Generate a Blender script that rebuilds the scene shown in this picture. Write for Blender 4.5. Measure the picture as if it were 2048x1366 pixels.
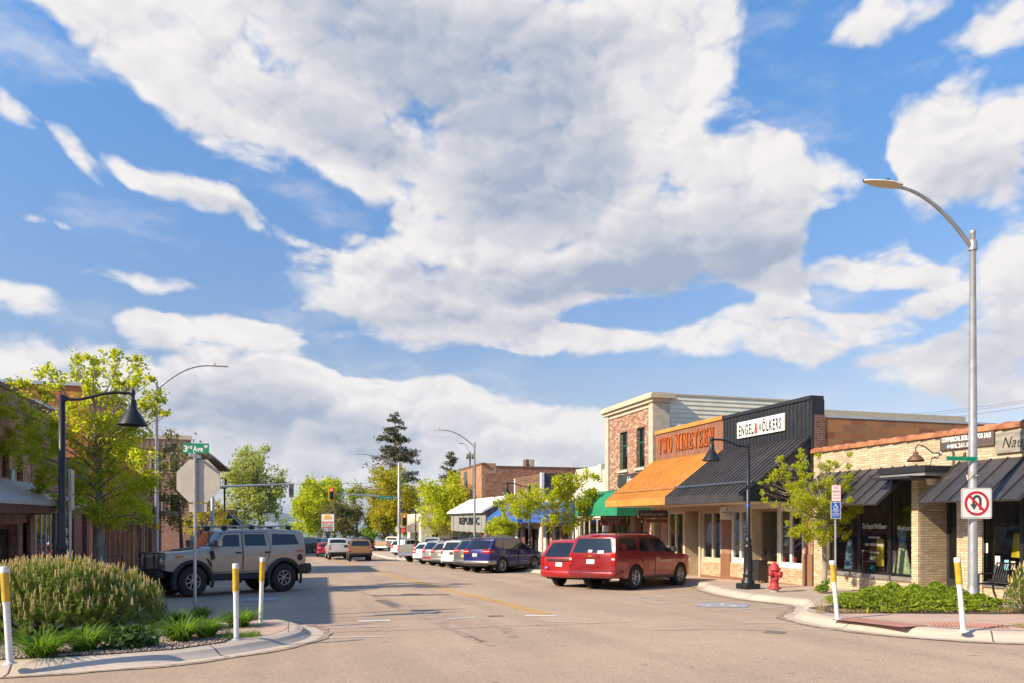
import bpy, bmesh, math, random
import numpy as np
from mathutils import Vector, Matrix, Euler
from math import sin, cos, tan, atan, atan2, sqrt, pi, radians
S = bpy.context.scene
for o in list(bpy.data.objects):
    bpy.data.objects.remove(o)
random.seed(7)

# ------------------------------------------------------------------ camera, light, sky
F = 1500.0                      # focal length, in pixels of the 2048 px wide photograph
YAW = atan(447 / F)             # the camera looks this far to the right of the street's axis (+Y)
HOR = 1040.0                    # row of the true horizon
EYE = 1.6
cam = bpy.data.cameras.new('camera'); co = bpy.data.objects.new('camera', cam)
S.collection.objects.link(co); S.camera = co
co.location = (0, 0, EYE); co.rotation_euler = (pi / 2, 0, -YAW)
cam.sensor_width = 36; cam.lens = 36 * F / 2048; cam.shift_y = (HOR - 683) / 2048
cam.clip_start = 0.1; cam.clip_end = 30000
S.view_settings.view_transform = 'Standard'; S.view_settings.look = 'None'
S.view_settings.gamma = 1; S.view_settings.use_curve_mapping = False
EXPO = 0.95
S.view_settings.exposure = EXPO
S.cycles.use_denoising = True
S.cycles.max_bounces = 7; S.cycles.diffuse_bounces = 3; S.cycles.glossy_bounces = 3
S.cycles.transparent_max_bounces = 12; S.cycles.transmission_bounces = 4
S.cycles.caustics_reflective = False; S.cycles.caustics_refractive = False
S.cycles.sample_clamp_indirect = 6

SUN_EL = radians(33.5); SUN_AZ = radians(-101)     # from +Y towards +X
sd = bpy.data.lights.new('sun', 'SUN'); so = bpy.data.objects.new('sun', sd)
S.collection.objects.link(so)
sd.energy = 4.0; sd.angle = radians(0.5); sd.color = (1.0, 0.84, 0.61)
sdir = Vector((sin(SUN_AZ) * cos(SUN_EL), cos(SUN_AZ) * cos(SUN_EL), sin(SUN_EL)))
so.rotation_euler = sdir.to_track_quat('Z', 'Y').to_euler()
so.location = (-40, -10, 40)

def azel(px, py):
    a = atan((px - 1024) / F)
    return a + YAW, atan((HOR - py) / F * cos(a))

def nd(t, typ, **kw):
    n = t.nodes.new(typ)
    for k, v in kw.items():
        setattr(n, k, v)
    return n

def mth(t, op, a, b=None, c=None, clamp=False):
    n = t.nodes.new('ShaderNodeMath'); n.operation = op; n.use_clamp = clamp
    for i, v in enumerate((a, b, c)):
        if v is None: continue
        if isinstance(v, (int, float)): n.inputs[i].default_value = v
        else: t.links.new(v, n.inputs[i])
    return n.outputs[0]

def sstep(t, v, a, b):
    n = t.nodes.new('ShaderNodeMapRange'); n.interpolation_type = 'SMOOTHSTEP'
    n.inputs[1].default_value = a; n.inputs[2].default_value = b
    n.inputs[3].default_value = 0; n.inputs[4].default_value = 1
    t.links.new(v, n.inputs[0]); return n.outputs[0]

# cloud banks: px, py, half width, half height, tilt (deg, + = falls to the right), weight
CLOUDS = [
    (640, 90, 560, 230, 14, 1.15), (1000, 170, 520, 260, 8, 1.2), (1240, 120, 300, 190, -20, 1.0), (250, 40, 300, 130, 25, .9),
    (760, 290, 330, 120, 24, .9), (1020, 340, 260, 120, 15, .9), (430, 210, 200, 100, 35, .6),
    (1150, 300, 220, 110, -10, .7),
    (1400, 385, 260, 105, 0, 1.1), (1560, 420, 90, 90, 0, .4), (1200, 470, 260, 110, 5, .9), (1440, 520, 260, 100, 12, .95),
    (760, 500, 200, 50, 0, .95), (980, 520, 220, 70, 5, .8), (850, 590, 330, 75, 3, .9), (700, 590, 160, 45, 12, .5), (1050, 610, 280, 75, 0, .75),
    (930, 670, 250, 40, 0, .8), (1230, 560, 140, 50, 10, .4), (1460, 680, 290, 55, 2, .95), (1600, 705, 75, 50, 0, .85), (1700, 650, 190, 38, -10, .75),
    (1570, 600, 110, 40, 30, .6), (1130, 690, 160, 30, 0, .45),
    (1940, 290, 190, 130, -5, 1.1), (1850, 300, 80, 60, 0, .5), (1770, 35, 130, 60, 0, .95), (2040, 40, 120, 60, 0, .8), (1930, 100, 70, 40, 0, .4),
    (1780, 515, 150, 55, 5, .85), (1850, 570, 90, 50, 0, .7), (1990, 650, 170, 150, 0, 1.0), (1850, 720, 180, 60, 0, .8), (2060, 480, 90, 80, 0, .6), (1990, 790, 170, 50, 0, .7),
    (1830, 385, 90, 40, 10, .35), (1660, 350, 70, 45, 30, .4),
    (170, 300, 110, 28, 32, .75), (420, 405, 190, 36, 16, .9), (290, 345, 60, 20, 25, .5), (20, 205, 70, 40, 20, .7), (10, 60, 50, 70, 0, .6),
    (270, 560, 160, 26, 3, .65), (30, 600, 100, 40, 8, .85), (490, 470, 45, 18, 20, .5), (130, 445, 30, 16, 30, .4), (60, 430, 80, 12, 5, .4), (830, 430, 55, 30, 0, .7),
    (285, 665, 88, 42, 0, 1.0), (500, 660, 200, 26, 4, .85), (600, 690, 90, 18, 5, .4),
    (510, 740, 170, 80, 5, 1.1), (430, 810, 330, 90, 4, .9), (700, 790, 240, 55, 3, 1.0), (900, 820, 230, 60, 5, .95), (60, 730, 220, 60, 5, .85), (230, 780, 260, 60, 0, .6),
    (560, 890, 420, 70, 2, 1.0), (900, 880, 330, 50, 0, .6), (700, 960, 460, 60, 0, .9), (1120, 850, 160, 45, 0, .7), (1090, 900, 220, 60, 0, .8), (330, 950, 300, 80, 0, .8),
    (1500, 960, 500, 60, 0, .6), (2000, 900, 300, 60, 0, .5),
    (80, 160, 120, 70, 40, -.6), (560, 560, 130, 40, 0, -.5), (1060, 530, 110, 24, 4, -.4), (1180, 640, 60, 20, 0, -.3),  (1240, 650, 120, 18, 0, -.4), (940, 425, 70, 24, 8, -.45), (1650, 470, 60, 60, 20, -.4), (1700, 560, 60, 40, 0, -.35), (740, 640, 120, 18, 4, -.3), (1010, 720, 120, 16, 0, -.3), (700, 700, 200, 20, 6, -.35), (1620, 640, 60, 18, 0, -.3), (860, 540, 110, 16, 2, -.25), (1880, 460, 60, 40, 0, -.4), (640, 770, 50, 22, 20, -.3), (1010, 470, 60, 24, 0, -.3), (1090, 590, 60, 22, 10, -.35), (1300, 560, 70, 20, 0, -.3), (1700, 600, 90, 24, 0, -.3), (760, 740, 180, 22, 6, -.45), (300, 740, 60, 22, 0, -.35), (1480, 590, 90, 16, 0, -.3), (1900, 640, 60, 30, 0, -.3), (800, 930, 100, 14, 0, -.25), (420, 900, 130, 16, 0, -.2), (1420, 250, 60, 90, 30, -.3), (650, 450, 200, 45, 12, -.5), (1110, 755, 500, 40, 0, -.35), 
    (1350, 620, 200, 22, -3, -.4), (1260, 450, 60, 60, 0, -.25),
]

# the grey, shaded undersides within those banks
SHADES = [
    (900, 80, 420, 140, 6, 1.1), (1010, 240, 250, 150, 20, .9), (800, 160, 220, 90, 15, .5), (640, 235, 260, 70, 18, .85), (1100, 370, 200, 90, -12, 1.0), (760, 290, 140, 40, 15, .4), (1500, 460, 180, 60, 0, .5), (1450, 545, 260, 55, 5, .95), (1190, 560, 200, 50, 0, .5), (1010, 560, 260, 40, 3, .55), (900, 640, 330, 30, 2, .6), (760, 530, 160, 22, 0, .5), (1250, 460, 120, 50, 0, .4), (2000, 350, 160, 60, 0, .6), (1960, 690, 170, 60, 0, .55), (1790, 70, 110, 35, 0, .4), (300, 690, 60, 22, 0, .5), (430, 425, 150, 18, 14, .75), (1300, 520, 90, 60, 10, .35), (300, 120, 160, 60, 30, .2), (1230, 60, 200, 60, 0, .35), (480, 800, 200, 40, 4, .75), (640, 860, 260, 36, 6, .8), (330, 870, 220, 40, 0, .6),
]

def cloud_group(name, fine, above=False):
    g = bpy.data.node_groups.new(name, 'ShaderNodeTree')
    g.interface.new_socket('P', in_out='INPUT', socket_type='NodeSocketVector')
    g.interface.new_socket('D', in_out='OUTPUT', socket_type='NodeSocketFloat')
    gi = g.nodes.new('NodeGroupInput'); go = g.nodes.new('NodeGroupOutput'); L = g.links.new
    def vm(op, a, b, c=None, out=0):
        n = nd(g, 'ShaderNodeVectorMath', operation=op)
        for i, v in enumerate((a, b, c)):
            if v is None: continue
            if isinstance(v, tuple): n.inputs[i].default_value = v
            else: L(v, n.inputs[i])
        return n.outputs[out]
    def warp(src, scale, amp, detail):
        n = nd(g, 'ShaderNodeTexNoise'); n.inputs['Scale'].default_value = scale; n.inputs['Detail'].default_value = detail
        n.inputs['Roughness'].default_value = .55
        L(src, n.inputs['Vector'])
        return vm('MULTIPLY_ADD', vm('SUBTRACT', n.outputs['Color'], (.5, .5, .5)), (amp, amp * .55, 0), src)
    w = warp(gi.outputs[0], 6.0, .12, 2)
    if fine:
        w = warp(w, 26.0, .022, 3)
    w1 = vm('MULTIPLY_ADD', w, (1, 1, 0), (0, 0, 1))
    acc = None
    for (x, y, rx, ry, rot, wt) in (CLOUDS if fine or above else SHADES):
        if above and (wt < 0 or rx * ry < 2200): continue
        a, e = azel(x, y)
        a1, e1 = azel(x + rx, y); a0, _ = azel(x - rx, y); _, e2 = azel(x, y - ry); _, e3 = azel(x, y + ry)
        ra = (a1 - a0) / 2 * 1.18; re = (e2 - e3) / 2 * 1.27
        if abs(rot) <= 5:
            u = vm('MULTIPLY_ADD', w, (1 / ra, 1 / re, 0), (-a / ra, -e / re, 0)); q = vm('DOT_PRODUCT', u, u, out=1)
        else:
            c, s = cos(radians(-rot)), sin(radians(-rot))
            u = vm('DOT_PRODUCT', w1, (c / ra, s / ra, -(a * c + e * s) / ra), out=1)
            v = vm('DOT_PRODUCT', w1, (-s / re, c / re, -(-a * s + e * c) / re), out=1)
            q = mth(g, 'MULTIPLY_ADD', u, u, mth(g, 'MULTIPLY', v, v))
        b = mth(g, 'SUBTRACT', 1.0, q, clamp=True)
        acc = mth(g, 'MULTIPLY_ADD', b, wt, acc if acc is not None else 0.0)
    acc = mth(g, 'MINIMUM', acc, .95 if fine else 1.3)
    n = nd(g, 'ShaderNodeTexNoise'); n.inputs['Scale'].default_value = 9; n.inputs['Detail'].default_value = 8 if fine else 3; n.inputs['Roughness'].default_value = .58
    L(vm('MULTIPLY', w, (1, 1.75, 1)), n.inputs['Vector'])
    k = mth(g, 'SUBTRACT', n.outputs['Fac'], .5)
    L(mth(g, 'MULTIPLY_ADD', k, 1.75 if fine else .7, acc), go.inputs[0])
    return g
def puffs(t, v, scale):
    """rounded billows: the domes of a cell pattern"""
    L = t.links.new; o = nd(t, 'ShaderNodeTexVoronoi', voronoi_dimensions='2D', feature='F1'); o.inputs['Scale'].default_value = scale; o.inputs['Detail'].default_value = 2.2; o.inputs['Roughness'].default_value = .55; o.inputs['Lacunarity'].default_value = 2.3; o.normalize = False
    L(v, o.inputs['Vector']); d = o.outputs['Distance']; return mth(t, 'MULTIPLY', d, d)

def make_world():
    W = bpy.data.worlds.new('World'); S.world = W; W.use_nodes = True
    t = W.node_tree; t.nodes.clear(); L = t.links.new
    out = nd(t, 'ShaderNodeOutputWorld'); bg = nd(t, 'ShaderNodeBackground'); L(bg.outputs[0], out.inputs[0])
    sky = nd(t, 'ShaderNodeTexSky', sky_type='NISHITA'); sky.sun_disc = False
    sky.sun_elevation = SUN_EL; sky.sun_rotation = SUN_AZ; sky.air_density = 1.0; sky.dust_density = .5; sky.ozone_density = 2.0; sky.altitude = 900
    STR = 0.12
    bg.inputs['Strength'].default_value = STR
    tc = nd(t, 'ShaderNodeTexCoord'); sx = nd(t, 'ShaderNodeSeparateXYZ'); L(tc.outputs['Generated'], sx.inputs[0])
    az = mth(t, 'ARCTAN2', sx.outputs[0], sx.outputs[1]); el = mth(t, 'ARCSINE', sx.outputs[2])
    cb = nd(t, 'ShaderNodeCombineXYZ'); L(az, cb.inputs[0]); L(el, cb.inputs[1])
    def field(G, v):
        n = nd(t, 'ShaderNodeGroup'); n.node_tree = G; L(v, n.inputs[0]); return n.outputs[0]
    d0 = field(cloud_group('cloud_field', True), cb.outputs[0])
    shade = field(cloud_group('cloud_soft', False), cb.outputs[0])
    nz = nd(t, 'ShaderNodeTexNoise'); nz.inputs['Scale'].default_value = 13; nz.inputs['Detail'].default_value = 3; L(cb.outputs[0], nz.inputs['Vector'])
    wv = nd(t, 'ShaderNodeVectorMath', operation='MULTIPLY_ADD'); L(nz.outputs['Color'], wv.inputs[0]); wv.inputs[1].default_value = (.065, .05, 0); L(cb.outputs[0], wv.inputs[2])
    st = nd(t, 'ShaderNodeVectorMath', operation='MULTIPLY'); L(wv.outputs[0], st.inputs[0]); st.inputs[1].default_value = (1, 1.75, 1)
    of = nd(t, 'ShaderNodeVectorMath', operation='ADD'); L(st.outputs[0], of.inputs[0]); of.inputs[1].default_value = (-.012, .020, 0)
    p0 = puffs(t, st.outputs[0], 11.0); p1 = puffs(t, of.outputs[0], 11.0)
    d0 = mth(t, 'MULTIPLY_ADD', p0, -.22, mth(t, 'ADD', d0, .07))
    alpha = sstep(t, d0, .20, .74)
    wi = nd(t, 'ShaderNodeTexNoise'); wi.inputs['Scale'].default_value = 5.5; wi.inputs['Detail'].default_value = 8; wi.inputs['Roughness'].default_value = .6; ws = nd(t, 'ShaderNodeVectorMath', operation='MULTIPLY_ADD'); L(cb.outputs[0], ws.inputs[0]); ws.inputs[1].default_value = (1, 2.2, 1); ws.inputs[2].default_value = (3.1, 1.7, 0); L(ws.outputs[0], wi.inputs['Vector'])
    alpha = mth(t, 'MAXIMUM', alpha, mth(t, 'MULTIPLY', sstep(t, wi.outputs['Fac'], .50, .78), .55))      # thin high veils between the banks
    up = nd(t, 'ShaderNodeVectorMath', operation='ADD'); L(cb.outputs[0], up.inputs[0]); up.inputs[1].default_value = (-.012, .036, 0)
    above = field(cloud_group('cloud_above', False, True), up.outputs[0])          # cloud standing between this spot and the light
    low = mth(t, 'MULTIPLY_ADD', sstep(t, el, .30, .50), -.75, 1.0)
    lit = mth(t, 'MULTIPLY_ADD', sstep(t, shade, -.40, 1.60), -1.05, 1.05)
    lit = mth(t, 'MULTIPLY_ADD', mth(t, 'MULTIPLY', sstep(t, above, .25, 1.9), low), -.52, lit)
    lit = mth(t, 'MULTIPLY_ADD', mth(t, 'SUBTRACT', nz.outputs['Fac'], .5), .55, lit)
    lit = mth(t, 'MULTIPLY_ADD', lit, .80, .17)
    lit = mth(t, 'MULTIPLY_ADD', mth(t, 'SUBTRACT', p1, p0), .20, lit)
    lit = mth(t, 'MULTIPLY_ADD', mth(t, 'SUBTRACT', d0, .85), .10, lit)
    k = 1.0 / (STR * 2 ** EXPO)
    ramp = nd(t, 'ShaderNodeValToRGB'); L(lit, ramp.inputs[0]); e = ramp.color_ramp.elements
    e[0].position = 0; e[0].color = (.40, .475, .60, 1); e[1].position = .95; e[1].color = (.93, .90, .89, 1)
    m = e.new(.45); m.color = (.66, .67, .73, 1)
    cm = nd(t, 'ShaderNodeVectorMath', operation='SCALE'); L(ramp.outputs[0], cm.inputs[0]); cm.inputs['Scale'].default_value = k
    fc = nd(t, 'ShaderNodeValToRGB'); L(mth(t, 'MULTIPLY', el, 1.0 / .6, clamp=True), fc.inputs[0]); e = fc.color_ramp.elements      # a clearer, cooler sky than the model's towards the horizon
    e[0].position = 0; e[0].color = (.40, .42, .52, 1); e[1].position = .92; e[1].color = (.62, .95, 1.14, 1)
    m = e.new(.22); m.color = (.70, .57, .53, 1)
    sm = nd(t, 'ShaderNodeVectorMath', operation='MULTIPLY'); L(sky.outputs[0], sm.inputs[0]); L(fc.outputs[0], sm.inputs[1])
    mx = nd(t, 'ShaderNodeMix', data_type='RGBA'); L(alpha, mx.inputs[0]); L(sm.outputs[0], mx.inputs[6]); L(cm.outputs[0], mx.inputs[7])
    L(mx.outputs[2], bg.inputs['Color'])
    W.cycles.sampling_method = 'MANUAL'; W.cycles.sample_map_resolution = 512
make_world()
# ------------------------------------------------------------------ places
def ground(Y):
    """height of the street, which runs downhill to the lake and levels out there"""
    if Y <= 20: return -.0335 * max(Y, -12)
    if Y <= 65: return -.67 - .028 * (Y - 20)
    t = min(Y - 65, 35); return -1.93 - .028 * (t - t * t / 70)
def ray(px, py):
    a = (px - 1024) / F
    return Vector((a * cos(YAW) + sin(YAW), -a * sin(YAW) + cos(YAW), (HOR - py) / F))
def onX(px, py, X):
    d = ray(px, py); k = X / d.x; return Vector((X, d.y * k, EYE + d.z * k))
def onY(px, py, Y):
    d = ray(px, py); k = Y / d.y; return Vector((d.x * k, Y, EYE + d.z * k))
def onG(px, py, dz=0):
    d = ray(px, py); lo, hi = 1.0, 400.0
    for _ in range(60):
        m = (lo + hi) / 2
        if EYE + d.z * m > ground(d.y * m) + dz: lo = m
        else: hi = m
    return Vector((d.x * lo, d.y * lo, EYE + d.z * lo))
def atD(px, py, D):
    """point at depth D straight ahead of the camera"""
    d = ray(px, py); return Vector((d.x * D, d.y * D, EYE + d.z * D))

# ------------------------------------------------------------------ materials
MATS = {}
def newmat(name):
    m = bpy.data.materials.new(name); m.use_nodes = True; t = m.node_tree
    p = t.nodes['Principled BSDF']; MATS[name] = m; return m, t, p
def noise_fac(t, scale, detail=4, coord='Object', rough=.55, stretch=None):
    tc = nd(t, 'ShaderNodeTexCoord'); n = nd(t, 'ShaderNodeTexNoise'); v = tc.outputs[coord]
    if stretch:
        mp = nd(t, 'ShaderNodeMapping'); mp.inputs['Scale'].default_value = stretch; t.links.new(v, mp.inputs[0]); v = mp.outputs[0]
    n.inputs['Scale'].default_value = scale; n.inputs['Detail'].default_value = detail; n.inputs['Roughness'].default_value = rough
    t.links.new(v, n.inputs['Vector']); return n.outputs['Fac']
def mixc(t, fac, a, b, blend='MIX'):
    n = nd(t, 'ShaderNodeMix', data_type='RGBA', blend_type=blend)
    for i, v in ((0, fac), (6, a), (7, b)):
        if isinstance(v, (int, float)): n.inputs[i].default_value = v
        elif isinstance(v, tuple): n.inputs[i].default_value = v if len(v) == 4 else (*v, 1)
        else: t.links.new(v, n.inputs[i])
    return n.outputs[2]
def bump(t, p, h, strength=.3, dist=.01):
    b = nd(t, 'ShaderNodeBump'); b.inputs['Strength'].default_value = strength; b.inputs['Distance'].default_value = dist
    t.links.new(h, b.inputs['Height']); t.links.new(b.outputs[0], p.inputs['Normal'])
def M(name, col, rough=.6, metal=0., var=.14, scale=3., bmp=0., bscale=60., coat=0., dirt=None, stretch=None, spec=.5):
    if name in MATS: return MATS[name]
    m, t, p = newmat(name)
    f = noise_fac(t, scale, 5, stretch=stretch)
    lo = tuple(c * (1 - var) for c in col); hi = tuple(min(1, c * (1 + var)) for c in col)
    c = mixc(t, sstep(t, f, .3, .7), lo, hi)
    if dirt:
        d = noise_fac(t, dirt[1], 6, rough=.7, stretch=(1, 1, .35)); c = mixc(t, sstep(t, d, .52, .72), c, dirt[0])
    t.links.new(c, p.inputs['Base Color'])
    p.inputs['Roughness'].default_value = rough; p.inputs['Metallic'].default_value = metal
    p.inputs['Coat Weight'].default_value = coat; p.inputs['Coat Roughness'].default_value = .06; p.inputs['Specular IOR Level'].default_value = spec
    if bmp: bump(t, p, noise_fac(t, bscale, 3), bmp)
    return m
def brick(name, cols, mortar, bw, bh, ms=.012, rough=.85, bmp=.5, offset=.5, stain=None, mvar=.25):
    """courses laid in the wall's own metres (the UV map is a box projection); three brick colours"""
    m, t, p = newmat(name); L = t.links.new
    uv = nd(t, 'ShaderNodeUVMap'); uv.uv_map = 'uv'
    b = nd(t, 'ShaderNodeTexBrick'); L(uv.outputs[0], b.inputs['Vector'])
    b.offset = offset; b.inputs['Scale'].default_value = 1; b.inputs['Brick Width'].default_value = bw; b.inputs['Row Height'].default_value = bh
    b.inputs['Mortar Size'].default_value = ms; b.inputs['Mortar Smooth'].default_value = .2; b.inputs['Bias'].default_value = 0
    b.inputs['Color1'].default_value = (0, 0, 0, 1); b.inputs['Color2'].default_value = (1, 1, 1, 1); b.inputs['Mortar'].default_value = (.5, .5, .5, 1)
    r = nd(t, 'ShaderNodeValToRGB'); L(b.outputs['Color'], r.inputs[0]); r.color_ramp.interpolation = 'LINEAR'
    e = r.color_ramp.elements; e[0].position = .1; e[0].color = (*cols[0], 1); e[1].position = .95; e[1].color = (*cols[-1], 1)
    for i, c in enumerate(cols[1:-1]):
        x = e.new(.1 + .85 * (i + 1) / (len(cols) - 1)); x.color = (*c, 1)
    n = noise_fac(t, 1.7, 6, rough=.65)
    c = mixc(t, .6, r.outputs[0], mixc(t, n, (.55, .55, .55), (1.25, 1.25, 1.25)), 'MULTIPLY')
    c = mixc(t, b.outputs['Fac'], c, mixc(t, noise_fac(t, 2.3, 4), tuple(x * (1 - mvar) for x in mortar), mortar))
    if stain: c = mixc(t, sstep(t, noise_fac(t, stain[1], 6, rough=.7), stain[2], stain[2] + .12), c, stain[0])
    L(c, p.inputs['Base Color']); p.inputs['Roughness'].default_value = rough
    h = mth(t, 'MULTIPLY_ADD', b.outputs['Fac'], -1.0, mth(t, 'MULTIPLY', noise_fac(t, 30, 3), .35))
    bump(t, p, h, bmp, .012)
    return m
def leafmat(name, a, b, trans=.42, rough=.55, tcol=None):
    m, t, p = newmat(name); L = t.links.new
    g = nd(t, 'ShaderNodeNewGeometry')
    c = mixc(t, g.outputs['Random Per Island'], a, b)
    L(c, p.inputs['Base Color']); p.inputs['Roughness'].default_value = rough; p.inputs['Specular IOR Level'].default_value = .3
    tr = nd(t, 'ShaderNodeBsdfTranslucent'); L(mixc(t, .6, c, tcol or tuple(min(1, x * 1.9) for x in b)), tr.inputs[0])
    ms = nd(t, 'ShaderNodeMixShader'); ms.inputs[0].default_value = trans; L(p.outputs[0], ms.inputs[1]); L(tr.outputs[0], ms.inputs[2])
    L(ms.outputs[0], t.nodes['Material Output'].inputs[0]); return m
def glass(name, tint=(.55, .6, .58), refl=1.0):
    """window pane: see-through and mirroring by the angle it is seen at"""
    m, t, p = newmat(name); L = t.links.new
    tr = nd(t, 'ShaderNodeBsdfTransparent'); tr.inputs[0].default_value = (*tint, 1)
    gl = nd(t, 'ShaderNodeBsdfGlossy'); gl.inputs['Roughness'].default_value = .015; gl.inputs[0].default_value = (.9 * refl, .93 * refl, .95 * refl, 1)
    fr = nd(t, 'ShaderNodeFresnel'); fr.inputs[0].default_value = 1.55
    n = nd(t, 'ShaderNodeBump'); n.inputs['Strength'].default_value = .04; n.inputs['Distance'].default_value = .05; L(noise_fac(t, 1.3, 2), n.inputs['Height'])
    L(n.outputs[0], gl.inputs['Normal'])
    ge = nd(t, 'ShaderNodeNewGeometry'); front = mth(t, 'SUBTRACT', 1.0, ge.outputs['Backfacing'])
    ms = nd(t, 'ShaderNodeMixShader'); L(mth(t, 'MULTIPLY', mth(t, 'MULTIPLY_ADD', fr.outputs[0], 1.6, .01, clamp=True), front), ms.inputs[0]); L(tr.outputs[0], ms.inputs[1]); L(gl.outputs[0], ms.inputs[2])
    L(ms.outputs[0], t.nodes['Material Output'].inputs[0]); return m
def emit(name, col, strength):
    m, t, p = newmat(name); p.inputs['Base Color'].default_value = (*col, 1); p.inputs['Emission Color'].default_value = (*col, 1); p.inputs['Emission Strength'].default_value = strength
    return m

# ------------------------------------------------------------------ mesh builder
class MB:
    def __init__(s): s.v = []; s.f = []; s.m = []; s.sm = []
    def add(s, vs, fs, mi=0, smooth=False):
        k = len(s.v); s.v.extend([tuple(v) for v in vs])
        for f in fs: s.f.append([i + k for i in f]); s.m.append(mi); s.sm.append(smooth)
        return s
    def face(s, pts, mi=0): return s.add(pts, [list(range(len(pts)))], mi)
    def box(s, a, b, mi=0, bev=0.0):
        x0, y0, z0 = (min(a[i], b[i]) for i in range(3)); x1, y1, z1 = (max(a[i], b[i]) for i in range(3))
        return s.obox(((x0 + x1) / 2, (y0 + y1) / 2, (z0 + z1) / 2), (x1 - x0, y1 - y0, z1 - z0), None, mi, bev)
    def obox(s, c, size, rot=None, mi=0, bev=0.0):
        hx, hy, hz = (q / 2 for q in size); b = min(bev, hx * .9, hy * .9, hz * .9)
        c = Vector(c); R = rot or Matrix.Identity(3)
        if b <= 0:
            vs = [c + R @ Vector((x * hx, y * hy, z * hz)) for x in (-1, 1) for y in (-1, 1) for z in (-1, 1)]
            return s.add(vs, [(0, 1, 3, 2), (4, 6, 7, 5), (0, 4, 5, 1), (2, 3, 7, 6), (0, 2, 6, 4), (1, 5, 7, 3)], mi)
        bm = bmesh.new(); bmesh.ops.create_cube(bm, size=1)
        for v in bm.verts: v.co = Vector((v.co.x * hx * 2, v.co.y * hy * 2, v.co.z * hz * 2))
        bmesh.ops.bevel(bm, geom=bm.edges[:], offset=b, segments=1, affect='EDGES', profile=.5)
        bm.verts.index_update()
        s.add([c + R @ v.co for v in bm.verts], [[v.index for v in f.verts] for f in bm.faces], mi); bm.free(); return s
    def tube(s, pts, r, n=8, mi=0, cap=True, smooth=True):
        pts = [Vector(p) for p in pts]; rs = r if isinstance(r, (list, tuple)) else [r] * len(pts)
        vs = []; up = None
        for i, p in enumerate(pts):
            d = (pts[min(i + 1, len(pts) - 1)] - pts[max(i - 1, 0)]).normalized()
            if up is None: up = Vector((0, 0, 1)) if abs(d.z) < .9 else Vector((1, 0, 0))
            a = d.cross(up)
            if a.length < 1e-4: a = d.cross(Vector((0, 1, 0)))
            a.normalize(); b = a.cross(d).normalized(); up = b
            vs += [p + (a * cos(2 * pi * k / n) + b * sin(2 * pi * k / n)) * rs[i] for k in range(n)]
        fs = [(i * n + k, i * n + (k + 1) % n, (i + 1) * n + (k + 1) % n, (i + 1) * n + k) for i in range(len(pts) - 1) for k in range(n)]
        s.add(vs, fs, mi, smooth)
        if cap:
            s.add(vs[:n], [list(range(n))[::-1]], mi); s.add(vs[-n:], [list(range(n))], mi)
        return s
    def lathe(s, prof, c=(0, 0, 0), n=16, mi=0, R=None, smooth=True, cap=True):
        """prof: (radius, height) pairs about the local z axis"""
        c = Vector(c); R = R or Matrix.Identity(3); vs = []
        for r, z in prof: vs += [c + R @ Vector((r * cos(2 * pi * k / n), r * sin(2 * pi * k / n), z)) for k in range(n)]
        fs = [(i * n + k, i * n + (k + 1) % n, (i + 1) * n + (k + 1) % n, (i + 1) * n + k) for i in range(len(prof) - 1) for k in range(n)]
        s.add(vs, fs, mi, smooth)
        for i, rev in ((0, True), (len(prof) - 1, False)):
            if cap and prof[i][0] > 1e-4:
                q = list(range(n)); s.add(vs[i * n:(i + 1) * n], [q[::-1] if rev else q], mi)
        return s
    def prism(s, poly, f, d0, d1, mi=0):
        """poly: 2D points; f(u, v, d) -> 3D; extruded from d0 to d1"""
        n = len(poly); vs = [f(u, v, d0) for u, v in poly] + [f(u, v, d1) for u, v in poly]
        return s.add(vs, [list(range(n))[::-1], list(range(n, 2 * n))] + [(i, (i + 1) % n, (i + 1) % n + n, i + n) for i in range(n)], mi)
    def grid(s, rows, mi=0, smooth=True):
        n = len(rows[0]); vs = [p for r in rows for p in r]
        return s.add(vs, [(i * n + j, i * n + j + 1, (i + 1) * n + j + 1, (i + 1) * n + j) for i in range(len(rows) - 1) for j in range(n - 1)], mi, smooth)
    def build(s, name, mats, parent=None, loc=None, rot=None, fix=False):
        me = bpy.data.meshes.new(name); me.from_pydata(s.v, [], s.f)
        if not isinstance(mats, (list, tuple)): mats = [mats]
        for m in mats: me.materials.append(MATS[m] if isinstance(m, str) else m)
        me.polygons.foreach_set('material_index', s.m); me.polygons.foreach_set('use_smooth', s.sm)
        if fix:
            bm = bmesh.new(); bm.from_mesh(me); bmesh.ops.recalc_face_normals(bm, faces=bm.faces); bm.to_mesh(me); bm.free()
        boxuv(me); o = bpy.data.objects.new(name, me); S.collection.objects.link(o)
        if parent:
            o.parent = parent
            o.location = -parent.location if parent.get('world') else (0, 0, 0)
        if loc is not None: o.location = loc
        if rot is not None: o.rotation_euler = (0, 0, rot)
        return o
def boxuv(me):
    uv = me.uv_layers.new(name='uv'); n = len(me.loops)
    if not n: return
    co_ = np.empty(len(me.vertices) * 3, 'f'); me.vertices.foreach_get('co', co_); co_ = co_.reshape(-1, 3)
    vi = np.empty(n, 'i'); me.loops.foreach_get('vertex_index', vi)
    nm = np.empty(len(me.polygons) * 3, 'f'); me.polygons.foreach_get('normal', nm); nm = np.abs(nm.reshape(-1, 3))
    tot = np.empty(len(me.polygons), 'i'); me.polygons.foreach_get('loop_total', tot)
    ax = np.repeat(nm.argmax(1), tot); p = co_[vi]
    u = np.where(ax == 0, p[:, 1], p[:, 0]); v = np.where(ax == 2, p[:, 1], p[:, 2])
    uv.data.foreach_set('uv', np.stack([u, v], 1).astype('f').ravel())
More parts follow.
